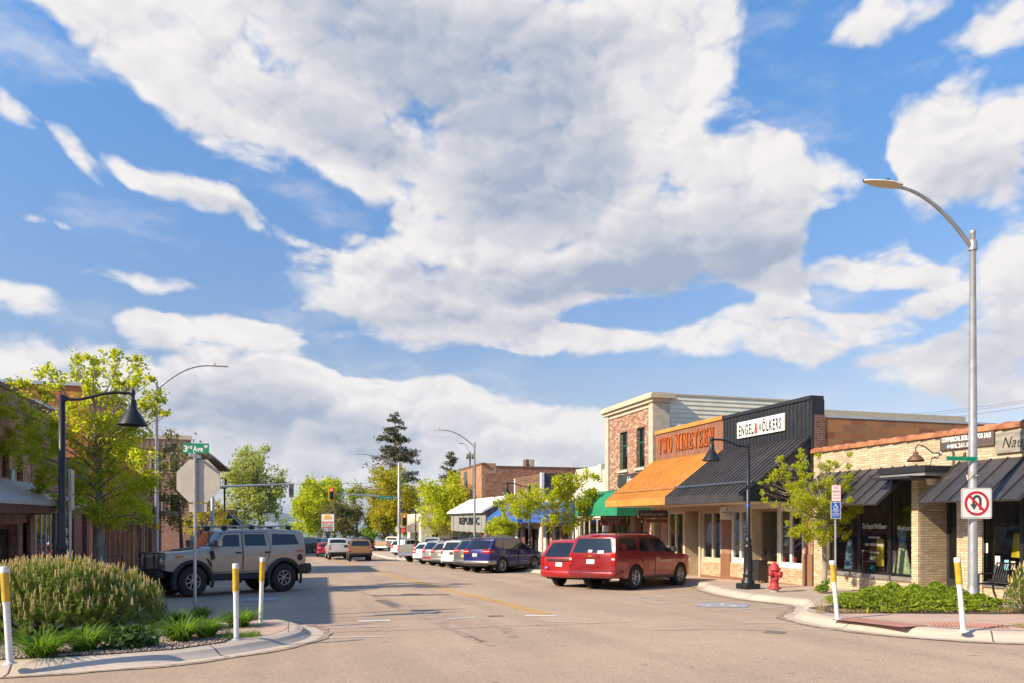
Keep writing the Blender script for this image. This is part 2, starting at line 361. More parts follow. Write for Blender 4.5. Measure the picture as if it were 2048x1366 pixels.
def thing(name, label, cat, loc=(0, 0, 0), rz=0., group=None, world=True):
    o = bpy.data.objects.new(name, None); S.collection.objects.link(o); o.empty_display_size = .2
    o.location = loc; o.rotation_euler = (0, 0, rz); tag(o, label, cat, group)
    if world: o['world'] = 1
    return o
def tag(o, label, cat, group=None):
    o['label'] = label; o['category'] = cat
    if group: o['group'] = group
    return o
def kind(o, k): o['kind'] = k; return o
def dup(root, loc, rz=None, label=None):
    r = root.copy(); S.collection.objects.link(r); r.location = loc
    if rz is not None: r.rotation_euler = (0, 0, rz)
    if label: r['label'] = label
    def rec(a, b):
        for ch in list(a.children):
            if ch.name in S.collection.objects:
                c = ch.copy(); S.collection.objects.link(c); c.parent = b; rec(ch, c)
    rec(root, r); return r
def mesh_np(name, verts, faces, mats, parent=None, loc=None, mi=None, smooth=False):
    """verts (n,3), faces (m,k) arrays -> one mesh object"""
    me = bpy.data.meshes.new(name); k = faces.shape[1]
    me.vertices.add(len(verts)); me.vertices.foreach_set('co', verts.astype('f').ravel())
    me.loops.add(faces.size); me.loops.foreach_set('vertex_index', faces.astype('i').ravel())
    me.polygons.add(len(faces)); me.polygons.foreach_set('loop_start', np.arange(len(faces), dtype='i') * k)
    for m in (mats if isinstance(mats, (list, tuple)) else [mats]): me.materials.append(MATS[m])
    if mi is not None: me.polygons.foreach_set('material_index', mi.astype('i'))
    if smooth: me.polygons.foreach_set('use_smooth', np.ones(len(faces), bool))
    me.update(); me.validate()
    o = bpy.data.objects.new(name, me); S.collection.objects.link(o)
    if parent:
        o.parent = parent; o.location = -parent.location if parent.get('world') else (0, 0, 0)
    if loc is not None: o.location = loc
    return o
def text(s, h, ex=.004, wide=1.0, bold=0.0, shear=0.0, space=1.08):
    """lettering as vertices and faces in its own plane (u to the right, v up), cap height h, centred"""
    c = bpy.data.curves.new('t', 'FONT'); c.body = s; c.size = h / .7; c.offset = bold; c.shear = shear; c.extrude = ex; c.resolution_u = 2; c.space_character = space
    o = bpy.data.objects.new('t', c); S.collection.objects.link(o)
    me = o.to_mesh(); v = [(p.co.x * wide, p.co.y, p.co.z) for p in me.vertices]; f = [list(p.vertices) for p in me.polygons]
    o.to_mesh_clear(); bpy.data.objects.remove(o); bpy.data.curves.remove(c)
    if not v: return [], []
    x0 = min(p[0] for p in v); x1 = max(p[0] for p in v)
    return [(p[0] - (x0 + x1) / 2, p[1] - h / 2, p[2]) for p in v], f
def put_text(mb, s, h, c, u, n, mi=0, width=None, **kw):
    """lettering centred at c, reading along u, facing n"""
    v, f = text(s, h, **kw)
    if not v: return mb
    c = Vector(c); u = Vector(u).normalized(); n = Vector(n).normalized(); w = n.cross(u)
    k = 1.0
    if width: k = width / (max(p[0] for p in v) - min(p[0] for p in v))
    return mb.add([c + u * p[0] * k + w * p[1] + n * p[2] for p in v], f, mi)
def Rz(a): return Matrix.Rotation(a, 3, 'Z')
def frame(u, n):
    """matrix with columns: along u, outwards n, up"""
    u = Vector(u).normalized(); n = Vector(n).normalized(); w = u.cross(n)
    return Matrix((u, n, w)).transposed()
# ------------------------------------------------------------------ materials used in many places
def asphalt():
    m, t, p = newmat('asphalt'); L = t.links.new
    big = noise_fac(t, .22, 5, rough=.6); mid = noise_fac(t, 2.2, 5); fine = noise_fac(t, 85, 2); grit = noise_fac(t, 190, 2)
    track = noise_fac(t, .9, 4, stretch=(1.0, .10, 1))
    c = mixc(t, sstep(t, big, .3, .7), (.415, .315, .240), (.485, .365, .275))
    c = mixc(t, .55, c, mixc(t, mid, (.80, .80, .80), (1.14, 1.14, 1.14)), 'MULTIPLY')
    c = mixc(t, .5, c, mixc(t, sstep(t, track, .35, .65), (.78, .78, .79), (1.08, 1.08, 1.07)), 'MULTIPLY')
    c = mixc(t, .85, c, mixc(t, sstep(t, fine, .25, .75), (.66, .66, .67), (1.3, 1.28, 1.25)), 'MULTIPLY')
    spots = sstep(t, noise_fac(t, 1.1, 3, rough=.4), .70, .80)
    c = mixc(t, mth(t, 'MULTIPLY', spots, .35), c, (.13, .105, .09))
    ag = nd(t, 'ShaderNodeTexVoronoi'); ag.inputs['Scale'].default_value = 55; tc = nd(t, 'ShaderNodeTexCoord'); L(tc.outputs['Object'], ag.inputs['Vector'])    # stones of the surface dressing
    sx = nd(t, 'ShaderNodeSeparateColor'); L(ag.outputs['Color'], sx.inputs[0]); c = mixc(t, .8, c, mixc(t, sx.outputs[0], (.78, .78, .78), (1.19, 1.18, 1.15)), 'MULTIPLY')
    st = sstep(t, noise_fac(t, 5.5, 2, rough=.3), .735, .78); c = mixc(t, mth(t, 'MULTIPLY', st, .5), c, (.10, .085, .075))
    L(c, p.inputs['Base Color']); p.inputs['Roughness'].default_value = .9; p.inputs['Specular IOR Level'].default_value = .25
    bump(t, p, mth(t, 'ADD', fine, mth(t, 'MULTIPLY', grit, .6)), .55, .008)
def concrete(name, a, b, joint=None):
    m, t, p = newmat(name); L = t.links.new
    c = mixc(t, sstep(t, noise_fac(t, .8, 6), .3, .7), a, b)
    c = mixc(t, .6, c, mixc(t, noise_fac(t, 45, 3), (.78, .78, .78), (1.2, 1.2, 1.2)), 'MULTIPLY')
    c = mixc(t, mth(t, 'MULTIPLY', sstep(t, noise_fac(t, 2.6, 6, rough=.7), .60, .75), .45), c, tuple(x * .45 for x in a))
    if joint:
        uv = nd(t, 'ShaderNodeUVMap'); uv.uv_map = 'uv'; bt = nd(t, 'ShaderNodeTexBrick'); L(uv.outputs[0], bt.inputs['Vector']); bt.offset = 0
        bt.inputs['Scale'].default_value = 1; bt.inputs['Brick Width'].default_value = joint; bt.inputs['Row Height'].default_value = joint; bt.inputs['Mortar Size'].default_value = .010
        c = mixc(t, bt.outputs['Fac'], c, tuple(x * .35 for x in a))
    L(c, p.inputs['Base Color']); p.inputs['Roughness'].default_value = .88; bump(t, p, noise_fac(t, 70, 3), .25, .006)
asphalt()
concrete('sidewalk_concrete', (.43, .345, .28), (.50, .40, .325), 1.5)
concrete('pink_concrete', (.47, .32, .25), (.54, .375, .295), 1.5)
concrete('kerb_concrete', (.47, .385, .315), (.56, .46, .38))
M('park_grass', (.10, .17, .03), .95, var=.35, scale=.6, bmp=.5, bscale=20)
M('white_line', (.62, .58, .53), .8, var=.2, scale=14); M('yellow_line', (.62, .34, .04), .8, var=.2, scale=14)
M('blue_line', (.30, .32, .38), .85, var=.3, scale=10); M('tar', (.07, .06, .055), .6, var=.3, scale=8)
M('dark_metal', (.018, .018, .021), .42, .3, var=.2); M('black_paint', (.012, .012, .013), .45, var=.2)
M('galvanised', (.42, .43, .45), .42, .55, var=.12, scale=6); M('white_paint', (.72, .71, .68), .5, var=.05, scale=5)
M('gutter_grit', (.30, .225, .165), .95, var=.45, scale=9, bmp=.5, bscale=60)
M('dark_soil', (.10, .07, .05), .95, var=.3, scale=12, bmp=.6, bscale=50)

# ------------------------------------------------------------------ ground, street, kerbs
def sheet(name, poly, mat, dz, step=4.0):
    """flat polygon (X, Y) laid on the slope of the street; cut in strips along Y where the slope bends"""
    bm = bmesh.new(); vs = [bm.verts.new((x, y, 0)) for x, y in poly]; bm.faces.new(vs)
    ys = [p[1] for p in poly]; cuts = [0, 20, 65] + list(np.arange(68, 104, 4.0)) + [-12]
    for c in cuts:
        if min(ys) < c < max(ys):
            bmesh.ops.bisect_plane(bm, geom=bm.verts[:] + bm.edges[:] + bm.faces[:], plane_co=(0, c, 0), plane_no=(0, 1, 0))
    bmesh.ops.triangulate(bm, faces=bm.faces[:])
    for v in bm.verts: v.co.z = ground(v.co.y) + dz
    bmesh.ops.recalc_face_normals(bm, faces=bm.faces[:])
    for f in bm.faces:
        if f.normal.z < 0: f.normal_flip()
    bm.verts.index_update(); mb = MB(); mb.add([v.co for v in bm.verts], [[v.index for v in f.verts] for f in bm.faces]); bm.free()
    return kind(mb.build(name, mat), 'structure')
def strip(name, pts, w, mat, dz=.008, dash=None):
    """painted line through (X, Y) points"""
    mb = MB(); P = [Vector((x, y, 0)) for x, y in pts]; Q = []
    for a, b in zip(P, P[1:]):
        n = max(1, int((b - a).length / 2.0)); Q += [a.lerp(b, i / n) for i in range(n)]
    Q.append(P[-1]); L_, R_ = [], []
    for i, q in enumerate(Q):
        d = (Q[min(i + 1, len(Q) - 1)] - Q[max(0, i - 1)]).normalized(); n = Vector((-d.y, d.x, 0)) * w / 2
        a = q + n; b = q - n
        L_.append((a.x, a.y, ground(a.y) + dz)); R_.append((b.x, b.y, ground(b.y) + dz))
    mb.grid([R_, L_], smooth=False); return kind(mb.build(name, mat), 'structure')

KERB_R = [(9.2, 103), (9.2, 68), (12.2, 64), (12.3, 34), (13.2, 29), (14.4, 23.9), (13.3, 22.2), (12.2, 18.2), (12.35, 16.6), (12.3, 15.7), (11.2, 14.3), (10.35, 13.6), (9.95, 12.9), (9.75, 11.8), (9.78, 10.7), (10.15, 9.66), (10.9, 8.85), (12.5, 8.1), (16, 7.6), (45, 7.2)]
KERB_L = [(-40, 10.9), (-6, 10.95), (-3.5, 11.0), (-2.25, 11.15), (-1.5, 11.35), (-.68, 12.0), (0, 12.8), (.3, 13.5), (.36, 14.3), (.22, 15.2), (-.1, 15.9), (-.6, 16.4), (-2.4, 16.9), (-4.3, 17.6), (-4.8, 19), (-4.8, 56), (-3.9, 60), (-3.9, 103)]
def smooth2(P, n=2):
    for _ in range(n):
        Q = [P[0]]
        for a, b in zip(P, P[1:]):
            l = math.dist(a, b); k = .25 if l < 6 else 1.2 / l
            Q += [(a[0] + (b[0] - a[0]) * k, a[1] + (b[1] - a[1]) * k), (b[0] - (b[0] - a[0]) * k, b[1] - (b[1] - a[1]) * k)]
        P = Q + [P[-1]]
    return P
def kerb(name, P, inward):
    """gutter pan, kerb face and kerb top swept along the line; inward = +1 when the pavement lies to the left of the line"""
    P = smooth2(P); rows = [[] for _ in range(6)]
    prof = [(-.32, .006), (-.06, .010), (.02, .055), (.09, .108), (.20, .140), (.20, -.05)]
    Q = []
    for a, b in zip(P, P[1:]):
        n = max(1, int(math.dist(a, b) / 3)); Q += [(a[0] + (b[0] - a[0]) * i / n, a[1] + (b[1] - a[1]) * i / n) for i in range(n)]
    Q.append(P[-1]); inner = []
    for i, q in enumerate(Q):
        a = Q[max(0, i - 1)]; b = Q[min(i + 1, len(Q) - 1)]; dx, dy = b[0] - a[0], b[1] - a[1]; l = math.hypot(dx, dy); nx, ny = -dy / l * inward, dx / l * inward
        for k, (o, z) in enumerate(prof):
            x, y = q[0] + nx * o, q[1] + ny * o; rows[k].append((x, y, ground(y) + z))
        inner.append((q[0] + nx * .195, q[1] + ny * .195))
    mb = MB(); mb.grid(rows if inward < 0 else [r[::-1] for r in rows], smooth=False); acc = 0.0
    for i in range(1, len(Q) - 1):                                  # tooled joints across gutter and kerb
        acc += math.dist(Q[i], Q[i - 1])
        if acc > 2.4:
            acc = 0.0; t = Vector(rows[0][i + 1]) - Vector(rows[0][i - 1]); t = t.normalized() * .009
            P0 = [Vector(rows[k][i]) + Vector((0, 0, .004)) for k in range(5)]; mb.grid([[p - t for p in P0], [p + t for p in P0]] if inward > 0 else [[p + t for p in P0], [p - t for p in P0]], 1, False)
    kind(mb.build(name, ['kerb_concrete', 'tar']), 'structure')
    rnd = random.Random(len(P)); g = [[], []]
    for i, q in enumerate(Q):
        a = Q[max(0, i - 1)]; b = Q[min(i + 1, len(Q) - 1)]; dx, dy = b[0] - a[0], b[1] - a[1]; l = math.hypot(dx, dy); nx, ny = -dy / l * inward, dx / l * inward
        for k, o in ((0, -.37 - rnd.random() * .09), (1, -.30 + rnd.random() * .05)): x, y = q[0] + nx * o, q[1] + ny * o; g[k].append((x, y, ground(y) + .0115))
    d = MB(); d.grid(g if inward < 0 else g[::-1], smooth=False); kind(d.build('gutter_grit', 'gutter_grit'), 'structure'); return inner
def build_ground():
    mb = MB(); ys = [-60, -30, -12, 0, 20, 40, 65] + [65 + 5 * i for i in range(1, 8)] + [130, 170, 205, 240]
    def gz(y): return ground(y) - .05 if y < 150 else ground(100) - .05 - (y - 150) * .11
    xs = [-900, -300, -60, -20, 0, 20, 60, 300, 900]
    mb.grid([[(x, y, gz(y)) for x in xs] for y in ys], smooth=True); kind(mb.build('ground', 'park_grass'), 'structure')
    sheet('road', [(-60, -25), (60, -25), (60, 103), (-60, 103)], 'asphalt', 0)
    ir = kerb('kerb_right', KERB_R, 1); il = kerb('kerb_left', KERB_L, 1)
    sheet('pavement_right', ir + [(60, 7.5), (60, 100)], 'sidewalk_concrete', .137)
    sheet('pavement_left', il + [(-60, 100), (-60, 10.9)], 'sidewalk_concrete', .137)
    # coloured corner ramps
    sheet('corner_paving_right', [(10.1, 11.6), (10.1, 10.7), (10.45, 9.85), (11.2, 9.15), (12.6, 8.5), (15.8, 8.1), (15.8, 10.6), (13.2, 11.2), (11.2, 12.3), (10.5, 12.5)], 'pink_concrete', .142)
    sheet('corner_paving_left', [(-.95, 12.9), (-.3, 13.0), (-.08, 13.6), (0, 14.3), (-.1, 15.0), (-.45, 15.6), (-1.3, 15.9), (-8.6, 16.6), (-8.6, 15.4), (-4.9, 14.9), (-2.6, 15.2), (-1.2, 14.6)], 'pink_concrete', .142)
    sheet('corner_walk_left', [(-8.6, 11.3), (-4.8, 11.4), (-4.6, 14.9), (-8.6, 15.3)], 'pink_concrete', .142)
    # tactile plates: rows of truncated domes
    M('tactile_red', (.42, .20, .15), .75, var=.15, scale=6)
    def plate(name, a, b, w):
        a, b = Vector((*a, 0)), Vector((*b, 0)); u = (b - a); L_ = u.length; u.normalize(); v = Vector((-u.y, u.x, 0)); mb = MB()
        def P(s, q, z): r = a + u * s + v * q; return (r.x, r.y, ground(r.y) + z)
        mb.face([P(0, 0, .148), P(L_, 0, .148), P(L_, w, .148), P(0, w, .148)])
        for i in range(int(L_ / .06)):
            for j in range(int(w / .06)):
                c = P(.03 + i * .06, .03 + j * .06, .148); r = .016
                vs = [(c[0] + r * cos(k * pi / 3), c[1] + r * sin(k * pi / 3), c[2]) for k in range(6)] + [(c[0] + .6 * r * cos(k * pi / 3), c[1] + .6 * r * sin(k * pi / 3), c[2] + .012) for k in range(6)]
                mb.add(vs, [(k, (k + 1) % 6, (k + 1) % 6 + 6, k + 6) for k in range(6)] + [list(range(6, 12))])
        kind(mb.build(name, 'tactile_red'), 'structure')
    plate('tactile_paving_right', (10.30, 11.75), (10.42, 10.2), -.62); plate('tactile_paving_right', (10.46, 10.15), (11.30, 9.42), .62)
    # painted lines, through points read off the photo and laid on the street
    G2 = lambda *pts: [tuple(onG(*p)[:2]) for p in pts]
    yl = G2((1098, 1229), (1000, 1203), (913, 1183.5), (798, 1153.5), (713, 1132), (667, 1120), (640, 1112)); yl2 = G2((1083, 1230), (985, 1203.5), (905, 1184.5), (793, 1154.5), (710, 1133), (665, 1121), (638, 1113))
    strip('centre_line', yl, .085, 'yellow_line'); strip('centre_line', yl2, .085, 'yellow_line')
    strip('stop_line', G2((1050, 1231.5), (1114, 1232)), .30, 'white_line')
    for a, b, w in (((716, 1243), (781, 1241), .28), ((614, 1277), (792, 1273), .09), ((640, 1257), (792, 1253), .08), ((893, 1238), (952, 1235), .16), ((1088, 1245), (1150, 1244), .07), ((1600, 1259), (1760, 1262), .09), ((1480, 1246), (1600, 1248), .06)):
        strip('crossing_line', G2(a, b), w, 'white_line')
    for a, b, w in (((1258, 1196), (1400, 1192), .07), ((1258, 1196), (1330, 1207), .07), ((1330, 1207), (1470, 1200), .07), ((1290, 1199), (1420, 1205), .06), ((1425, 1222), (1580, 1214), .08), ((1180, 1186), (1230, 1184), .06), ((1095, 1170), (1150, 1168), .06), ((1130, 1163), (1160, 1162), .06), ((985, 1162), (1035, 1160), .06)):
        strip('bay_line', G2(a, b), w, 'white_line')
    for a, b, w in (((330, 1212), (440, 1208), .06), ((440, 1208), (560, 1210), .06), ((350, 1218), (420, 1216), .06), ((430, 1203), (610, 1197), .08), ((600, 1199), (690, 1195), .06)):
        strip('bay_line', G2(a, b), w, 'white_line')
    # faded wheelchair squares
    def badge(name, c, s, rz):
        mb = MB(); R = Rz(rz); c = Vector((*c, 0))
        def P(u, v, dz): r = c + R @ Vector((u * s, v * s, 0)); return (r.x, r.y, ground(r.y) + dz)
        mb.face([P(-.5, -.5, .007), P(.5, -.5, .007), P(.5, .5, .007), P(-.5, .5, .007)], 0)
        def line(pts, w):
            for (x0, y0), (x1, y1) in zip(pts, pts[1:]):
                d = Vector((x1 - x0, y1 - y0)); n = Vector((-d.y, d.x)).normalized() * w / 2
                mb.face([P(x0 + n.x, y0 + n.y, .011), P(x0 - n.x, y0 - n.y, .011), P(x1 - n.x, y1 - n.y, .011), P(x1 + n.x, y1 + n.y, .011)], 1)
        line([(-.05 + .26 * cos(a), -.12 + .26 * sin(a)) for a in np.linspace(2.2, 6.6, 14)], .07)
        line([(-.06, .32), (-.04, .02), (.2, .02), (.3, -.28)], .07); line([(-.1, .42), (-.02, .42)], .09); line([(-.05, .18), (.15, .18)], .06)
        kind(mb.build(name, ['blue_line', 'white_line']), 'structure')
    badge('bay_badge', tuple(onG(1447, 1211)[:2]), 1.2, radians(-40)); badge('bay_badge', tuple(onG(515, 1199)[:2]), 1.2, radians(170))
    # tar-sealed cracks and a manhole cover
    rnd = random.Random(3)
    for pts in (((560, 1270), (700, 1264), (860, 1260), (1010, 1253), (1120, 1250), (1300, 1243)), ((560, 1245), (720, 1240), (840, 1238), (950, 1234)), ((590, 1217), (750, 1216), (830, 1213), (880, 1209), (980, 1206)),
                ((1300, 1262), (1420, 1259), (1560, 1262))):
        q = G2(*pts); z = []
        for a, b in zip(q, q[1:]):
            n = 8; z += [(a[0] + (b[0] - a[0]) * i / n + rnd.uniform(-.02, .02), a[1] + (b[1] - a[1]) * i / n + rnd.uniform(-.04, .04)) for i in range(n)]
        strip('tar_seam', z, .022, 'tar', .006)
    M('tyre_mark', (.345, .262, .200), .85, var=.22, scale=3)
    for pts, w in ((((800, 1215), (850, 1235), (900, 1258), (960, 1285)), .16), (((815, 1215), (868, 1236), (922, 1260), (985, 1292)), .14), (((965, 1240), (1010, 1258), (1025, 1275)), .2), (((700, 1178), (760, 1196), (830, 1222)), .18)):
        strip('tyre_mark', G2(*pts), w, 'tyre_mark', .005)
    M('patched_tar', (.17, .135, .115), .85, var=.25, scale=5)
    for x0, y0, x1, y1, w in ((745, 1192, 900, 1189, .5), (1530, 1264, 1570, 1266, .35), (975, 1233, 1005, 1232, .3), (760, 1200, 800, 1215, .35)):
        strip('road_patch', G2((x0, y0), (x1, y1)), w, 'patched_tar', .005)
    c = onG(823, 1190); mb = MB(); mb.lathe([(0, .010), (.36, .010), (.38, .004)], (c.x, c.y, ground(c.y)), 28); kind(mb.build('manhole_cover', M('iron_cover', (.10, .085, .075), .6, .3, var=.3, scale=30)), 'structure')
    # lake and far hills
    m, t, p = newmat('lake_water'); p.inputs['Base Color'].default_value = (.03, .075, .12, 1); p.inputs['Roughness'].default_value = .18; bump(t, p, noise_fac(t, .12, 5, stretch=(.3, 1, 1)), .5, .6)
    mb = MB(); mb.face([(-9000, 205, -8.5), (9000, 205, -8.5), (9000, 9500, -8.5), (-9000, 9500, -8.5)]); kind(mb.build('lake', 'lake_water'), 'structure')
    M('forest_hills', (.035, .055, .035), .95, var=.5, scale=.012)
    rr = random.Random(11); mb = MB(); rows = [[], [], [], []]
    for i in range(241):
        x = -7000 + i * 75
        h = 52 + 26 * sin(i * .11 + 2.2) + 18 * sin(i * .31) + 8 * sin(i * .83 + 1) + rr.uniform(-4, 4)
        h = min(92, max(10, h)) + 40 * math.exp(-((x + 260) / 330) ** 2)
        for k, (yy, f) in enumerate(((5600, 0), (6000, .55), (6500, 1.0), (7600, .4))): rows[k].append((x, yy + 60 * sin(i * .5 + k), -9 + h * f))
    mb.grid(rows); kind(mb.build('hills', 'forest_hills'), 'structure')
build_ground()
# ------------------------------------------------------------------ buildings
class Fc:
    """a wall's own frame: along the wall, out of it, up"""
    def __init__(s, facing, pos):
        s.facing = facing; s.pos = pos
        s.n = {'-X': Vector((-1, 0, 0)), '+X': Vector((1, 0, 0)), '-Y': Vector((0, -1, 0))}[facing]
        s.u = {'-X': Vector((0, -1, 0)), '+X': Vector((0, 1, 0)), '-Y': Vector((1, 0, 0))}[facing]      # reading direction
    def P(s, a, o, z):
        if s.facing == '-X': return Vector((s.pos - o, a, z))
        if s.facing == '+X': return Vector((s.pos + o, a, z))
        return Vector((a, s.pos - o, z))
def fbox(mb, fc, a0, a1, o0, o1, z0, z1, mi=0, bev=0.): return mb.box(fc.P(a0, o0, z0), fc.P(a1, o1, z1), mi, bev)
def wallh(mb, fc, a0, a1, z0, z1, t, holes=(), mi=0, o=0.):
    a0, a1 = min(a0, a1), max(a0, a1); H = [(min(h[0], h[1]), max(h[0], h[1]), h[2], h[3]) for h in holes]
    zs = sorted({z0, z1} | {z for h in H for z in h[2:] if z0 < z < z1})
    for zb, zt in zip(zs, zs[1:]):
        zm = (zb + zt) / 2; cur = a0
        for h in sorted(h for h in H if h[2] < zm < h[3]):
            if h[0] > cur + 1e-4: fbox(mb, fc, cur, h[0], o - t, o, zb, zt, mi)
            cur = max(cur, h[1])
        if a1 > cur + 1e-4: fbox(mb, fc, cur, a1, o - t, o, zb, zt, mi)
    return mb
def win(par, fc, a0, a1, z0, z1, rec=.1, fw=.06, fmat='black_paint', pane='shop_glass', mull=(), trans=(), fd=.07, name='window', bot=None, top=None, mw=None):
    a0, a1 = min(a0, a1), max(a0, a1); mb = MB(); b = bot or fw; tp = top or fw; mw = mw or fw
    fbox(mb, fc, a0, a0 + fw, -rec - fd, -rec, z0, z1); fbox(mb, fc, a1 - fw, a1, -rec - fd, -rec, z0, z1)
    fbox(mb, fc, a0 + fw, a1 - fw, -rec - fd, -rec, z0, z0 + b); fbox(mb, fc, a0 + fw, a1 - fw, -rec - fd, -rec, z1 - tp, z1)
    for m in mull: fbox(mb, fc, m - mw / 2, m + mw / 2, -rec - fd + .003, -rec - .003, z0 + b, z1 - tp)
    for z in trans: fbox(mb, fc, a0 + fw, a1 - fw, -rec - fd + .006, -rec - .006, z - fw / 2, z + fw / 2)
    o = mb.build(name, fmat, par); g = MB(); fbox(g, fc, a0 + fw * .6, a1 - fw * .6, -rec - fd / 2 - .006, -rec - fd / 2 + .006, z0 + b * .6, z1 - tp * .6)
    g.build('pane', pane, o); return o
def sign_board(name, label, fc, a, o, z, w, h, t, bmat, lines, lmat, loc=None, frame_mat=None, cat='sign', group=None):
    """flat board on a wall or bracket with raised lettering; lines: (text, height, du, dz, kw)"""
    c = fc.P(a, o, z); r = thing(name, label, cat, c, group=group)
    mb = MB(); fbox(mb, fc, a - w / 2, a + w / 2, o - t / 2, o + t / 2, z - h / 2, z + h / 2, 0, .012); b = mb.build('board', bmat, r)
    if frame_mat:
        f = MB()
        for s in (-1, 1):
            fbox(f, fc, a + s * (w / 2 + .02) - .02, a + s * (w / 2 + .02) + .02, o - t / 2 - .005, o + t / 2 + .012, z - h / 2 - .04, z + h / 2 + .04)
            fbox(f, fc, a - w / 2, a + w / 2, o - t / 2 - .005, o + t / 2 + .012, z + s * (h / 2 + .02) - .02, z + s * (h / 2 + .02) + .02)
        f.build('frame', frame_mat, r)
    for i, (s, hh, du, dz, kw) in enumerate(lines):
        kw = dict(kw); mt = kw.pop('mat', lmat); l = MB()
        put_text(l, s, hh, c + fc.n * (t / 2 + .004) + fc.u * du + Vector((0, 0, dz)), fc.u, fc.n, **kw); l.build('lettering', mt, r)
    return r
def seam_awning(par, mat, fc, a0, a1, ow, zt, oo, zb, gap, name='awning', rib=.035, fascia=None, fmat=None, bend=None):
    """standing-seam metal slope from the wall (ow, zt) out to (oo, zb)"""
    mb = MB(); a0, a1 = min(a0, a1), max(a0, a1); th = .05
    prof = [(ow, zt), (oo, zb)] if not bend else [(ow, zt), bend, (oo, zb)]
    for (o0, q0), (o1, q1) in zip(prof, prof[1:]):
        d = Vector((o1 - o0, q1 - q0)).normalized(); n = Vector((-d.y, d.x)) if -d.y * 0 + d.x > 0 else Vector((d.y, -d.x))
        mb.add([fc.P(a, o + n.x * h, z + n.y * h) for a in (a0, a1) for (o, z) in ((o0, q0), (o1, q1)) for h in (0, -th)], [(0, 2, 6, 4), (1, 5, 7, 3), (0, 1, 3, 2), (4, 6, 7, 5), (0, 4, 5, 1), (2, 3, 7, 6)])
        k = max(1, round((a1 - a0) / gap))
        for i in range(k + 1):
            a = a0 + (a1 - a0) * i / k; a = min(max(a, a0 + .014), a1 - .014)
            mb.add([fc.P(aa, o + n.x * h, z + n.y * h) for aa in (a - .013, a + .013) for (o, z) in ((o0, q0), (o1, q1)) for h in (rib, -.005)], [(0, 2, 6, 4), (1, 5, 7, 3), (0, 1, 3, 2), (4, 6, 7, 5), (0, 4, 5, 1), (2, 3, 7, 6)])
    o = mb.build(name, mat, par)
    if fascia:
        f = MB(); fbox(f, fc, a0, a1, oo - .06, oo + .02, zb - fascia, zb + .01); f.build('fascia', fmat or mat, o)
    return o
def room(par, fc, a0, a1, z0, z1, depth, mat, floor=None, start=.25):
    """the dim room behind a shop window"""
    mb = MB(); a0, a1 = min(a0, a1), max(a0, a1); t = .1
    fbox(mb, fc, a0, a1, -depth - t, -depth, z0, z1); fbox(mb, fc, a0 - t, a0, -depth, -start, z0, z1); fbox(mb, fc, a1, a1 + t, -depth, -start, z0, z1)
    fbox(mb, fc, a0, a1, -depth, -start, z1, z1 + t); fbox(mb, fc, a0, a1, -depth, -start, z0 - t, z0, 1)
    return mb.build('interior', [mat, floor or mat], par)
def serif_text(mb, s, fc, a, z, h, w, o0, o1, mi=0):
    """heavy serif capitals cut out of sheet, centred at a, letters w wide and h high"""
    L = {'T': (1, [((.5, 0), (.5, 1), .2), ((.02, .93), (.98, .93), .14)], [(.5, 0)], [(.06, .82), (.94, .82)]), 'W': (1.35, [((.12, 1), (.33, 0), .18), ((.33, 0), (.5, .85), .10), ((.5, .85), (.69, 0), .18), ((.69, 0), (.9, 1), .10)], [(.12, 1), (.9, 1), (.5, .9)], []),
         'O': (1.05, 'O', [], []), 'N': (1.15, [((.18, 0), (.18, 1), .10), ((.18, 1), (.82, 0), .2), ((.82, 0), (.82, 1), .10)], [(.18, 0), (.14, 1), (.82, 1)], []),
         'I': (.55, [((.5, 0), (.5, 1), .36)], [(.5, 0), (.5, 1)], []), 'E': (.95, [((.24, 0), (.24, 1), .2), ((.2, .95), (.9, .95), .10), ((.2, .05), (.95, .05), .10), ((.25, .52), (.7, .52), .09)], [(.2, 0), (.2, 1)], [(.9, .85), (.93, .16), (.7, .52)])}
    adv = [L[c][0] if c != ' ' else .45 for c in s]; tot = sum(adv) + .24 * len(s); u = w / tot; x = -w / 2
    sg = 1 if fc.facing != '-X' else -1
    def poly(pts): mb.prism(pts, lambda p, q, d: fc.P(a + sg * p, d, z + (q - .5) * h), o0, o1, mi)
    for c, ad in zip(s, adv):
        if c != ' ':
            wd = ad * u; _, st, se, vs = L[c]; st = st if st == 'O' else [(p0, p1, th * 1.0) for p0, p1, th in st]
            if st == 'O':
                n = 20
                for i in range(n):
                    t0, t1 = 2 * pi * i / n, 2 * pi * (i + 1) / n
                    def pt(t, k): return (x + wd * (.5 + .47 * cos(t) * (1 if k else .56)), .5 + .51 * sin(t) * (1 if k else .84))
                    poly([pt(t0, 1), pt(t1, 1), pt(t1, 0), pt(t0, 0)])
            else:
                for (x0, y0), (x1, y1), th in st:
                    if abs(y0 - y1) < .01: poly([(x + x0 * wd, y0 - th / 2), (x + x1 * wd, y0 - th / 2), (x + x1 * wd, y0 + th / 2), (x + x0 * wd, y0 + th / 2)])
                    else: t = th * u * .5; poly([(x + x0 * wd - t, y0), (x + x0 * wd + t, y0), (x + x1 * wd + t, y1), (x + x1 * wd - t, y1)])
                for sx, sy in se: q = .06; poly([(x + sx * wd - u * .2, sy - q if sy > .5 else sy), (x + sx * wd + u * .2, sy - q if sy > .5 else sy), (x + sx * wd + u * .2, sy if sy > .5 else sy + q), (x + sx * wd - u * .2, sy if sy > .5 else sy + q)])
                for sx, sy in vs: poly([(x + sx * wd - u * .05, sy - .13), (x + sx * wd + u * .05, sy - .13), (x + sx * wd + u * .05, sy + .13), (x + sx * wd - u * .05, sy + .13)])
        x += (ad + .24) * u
    return mb

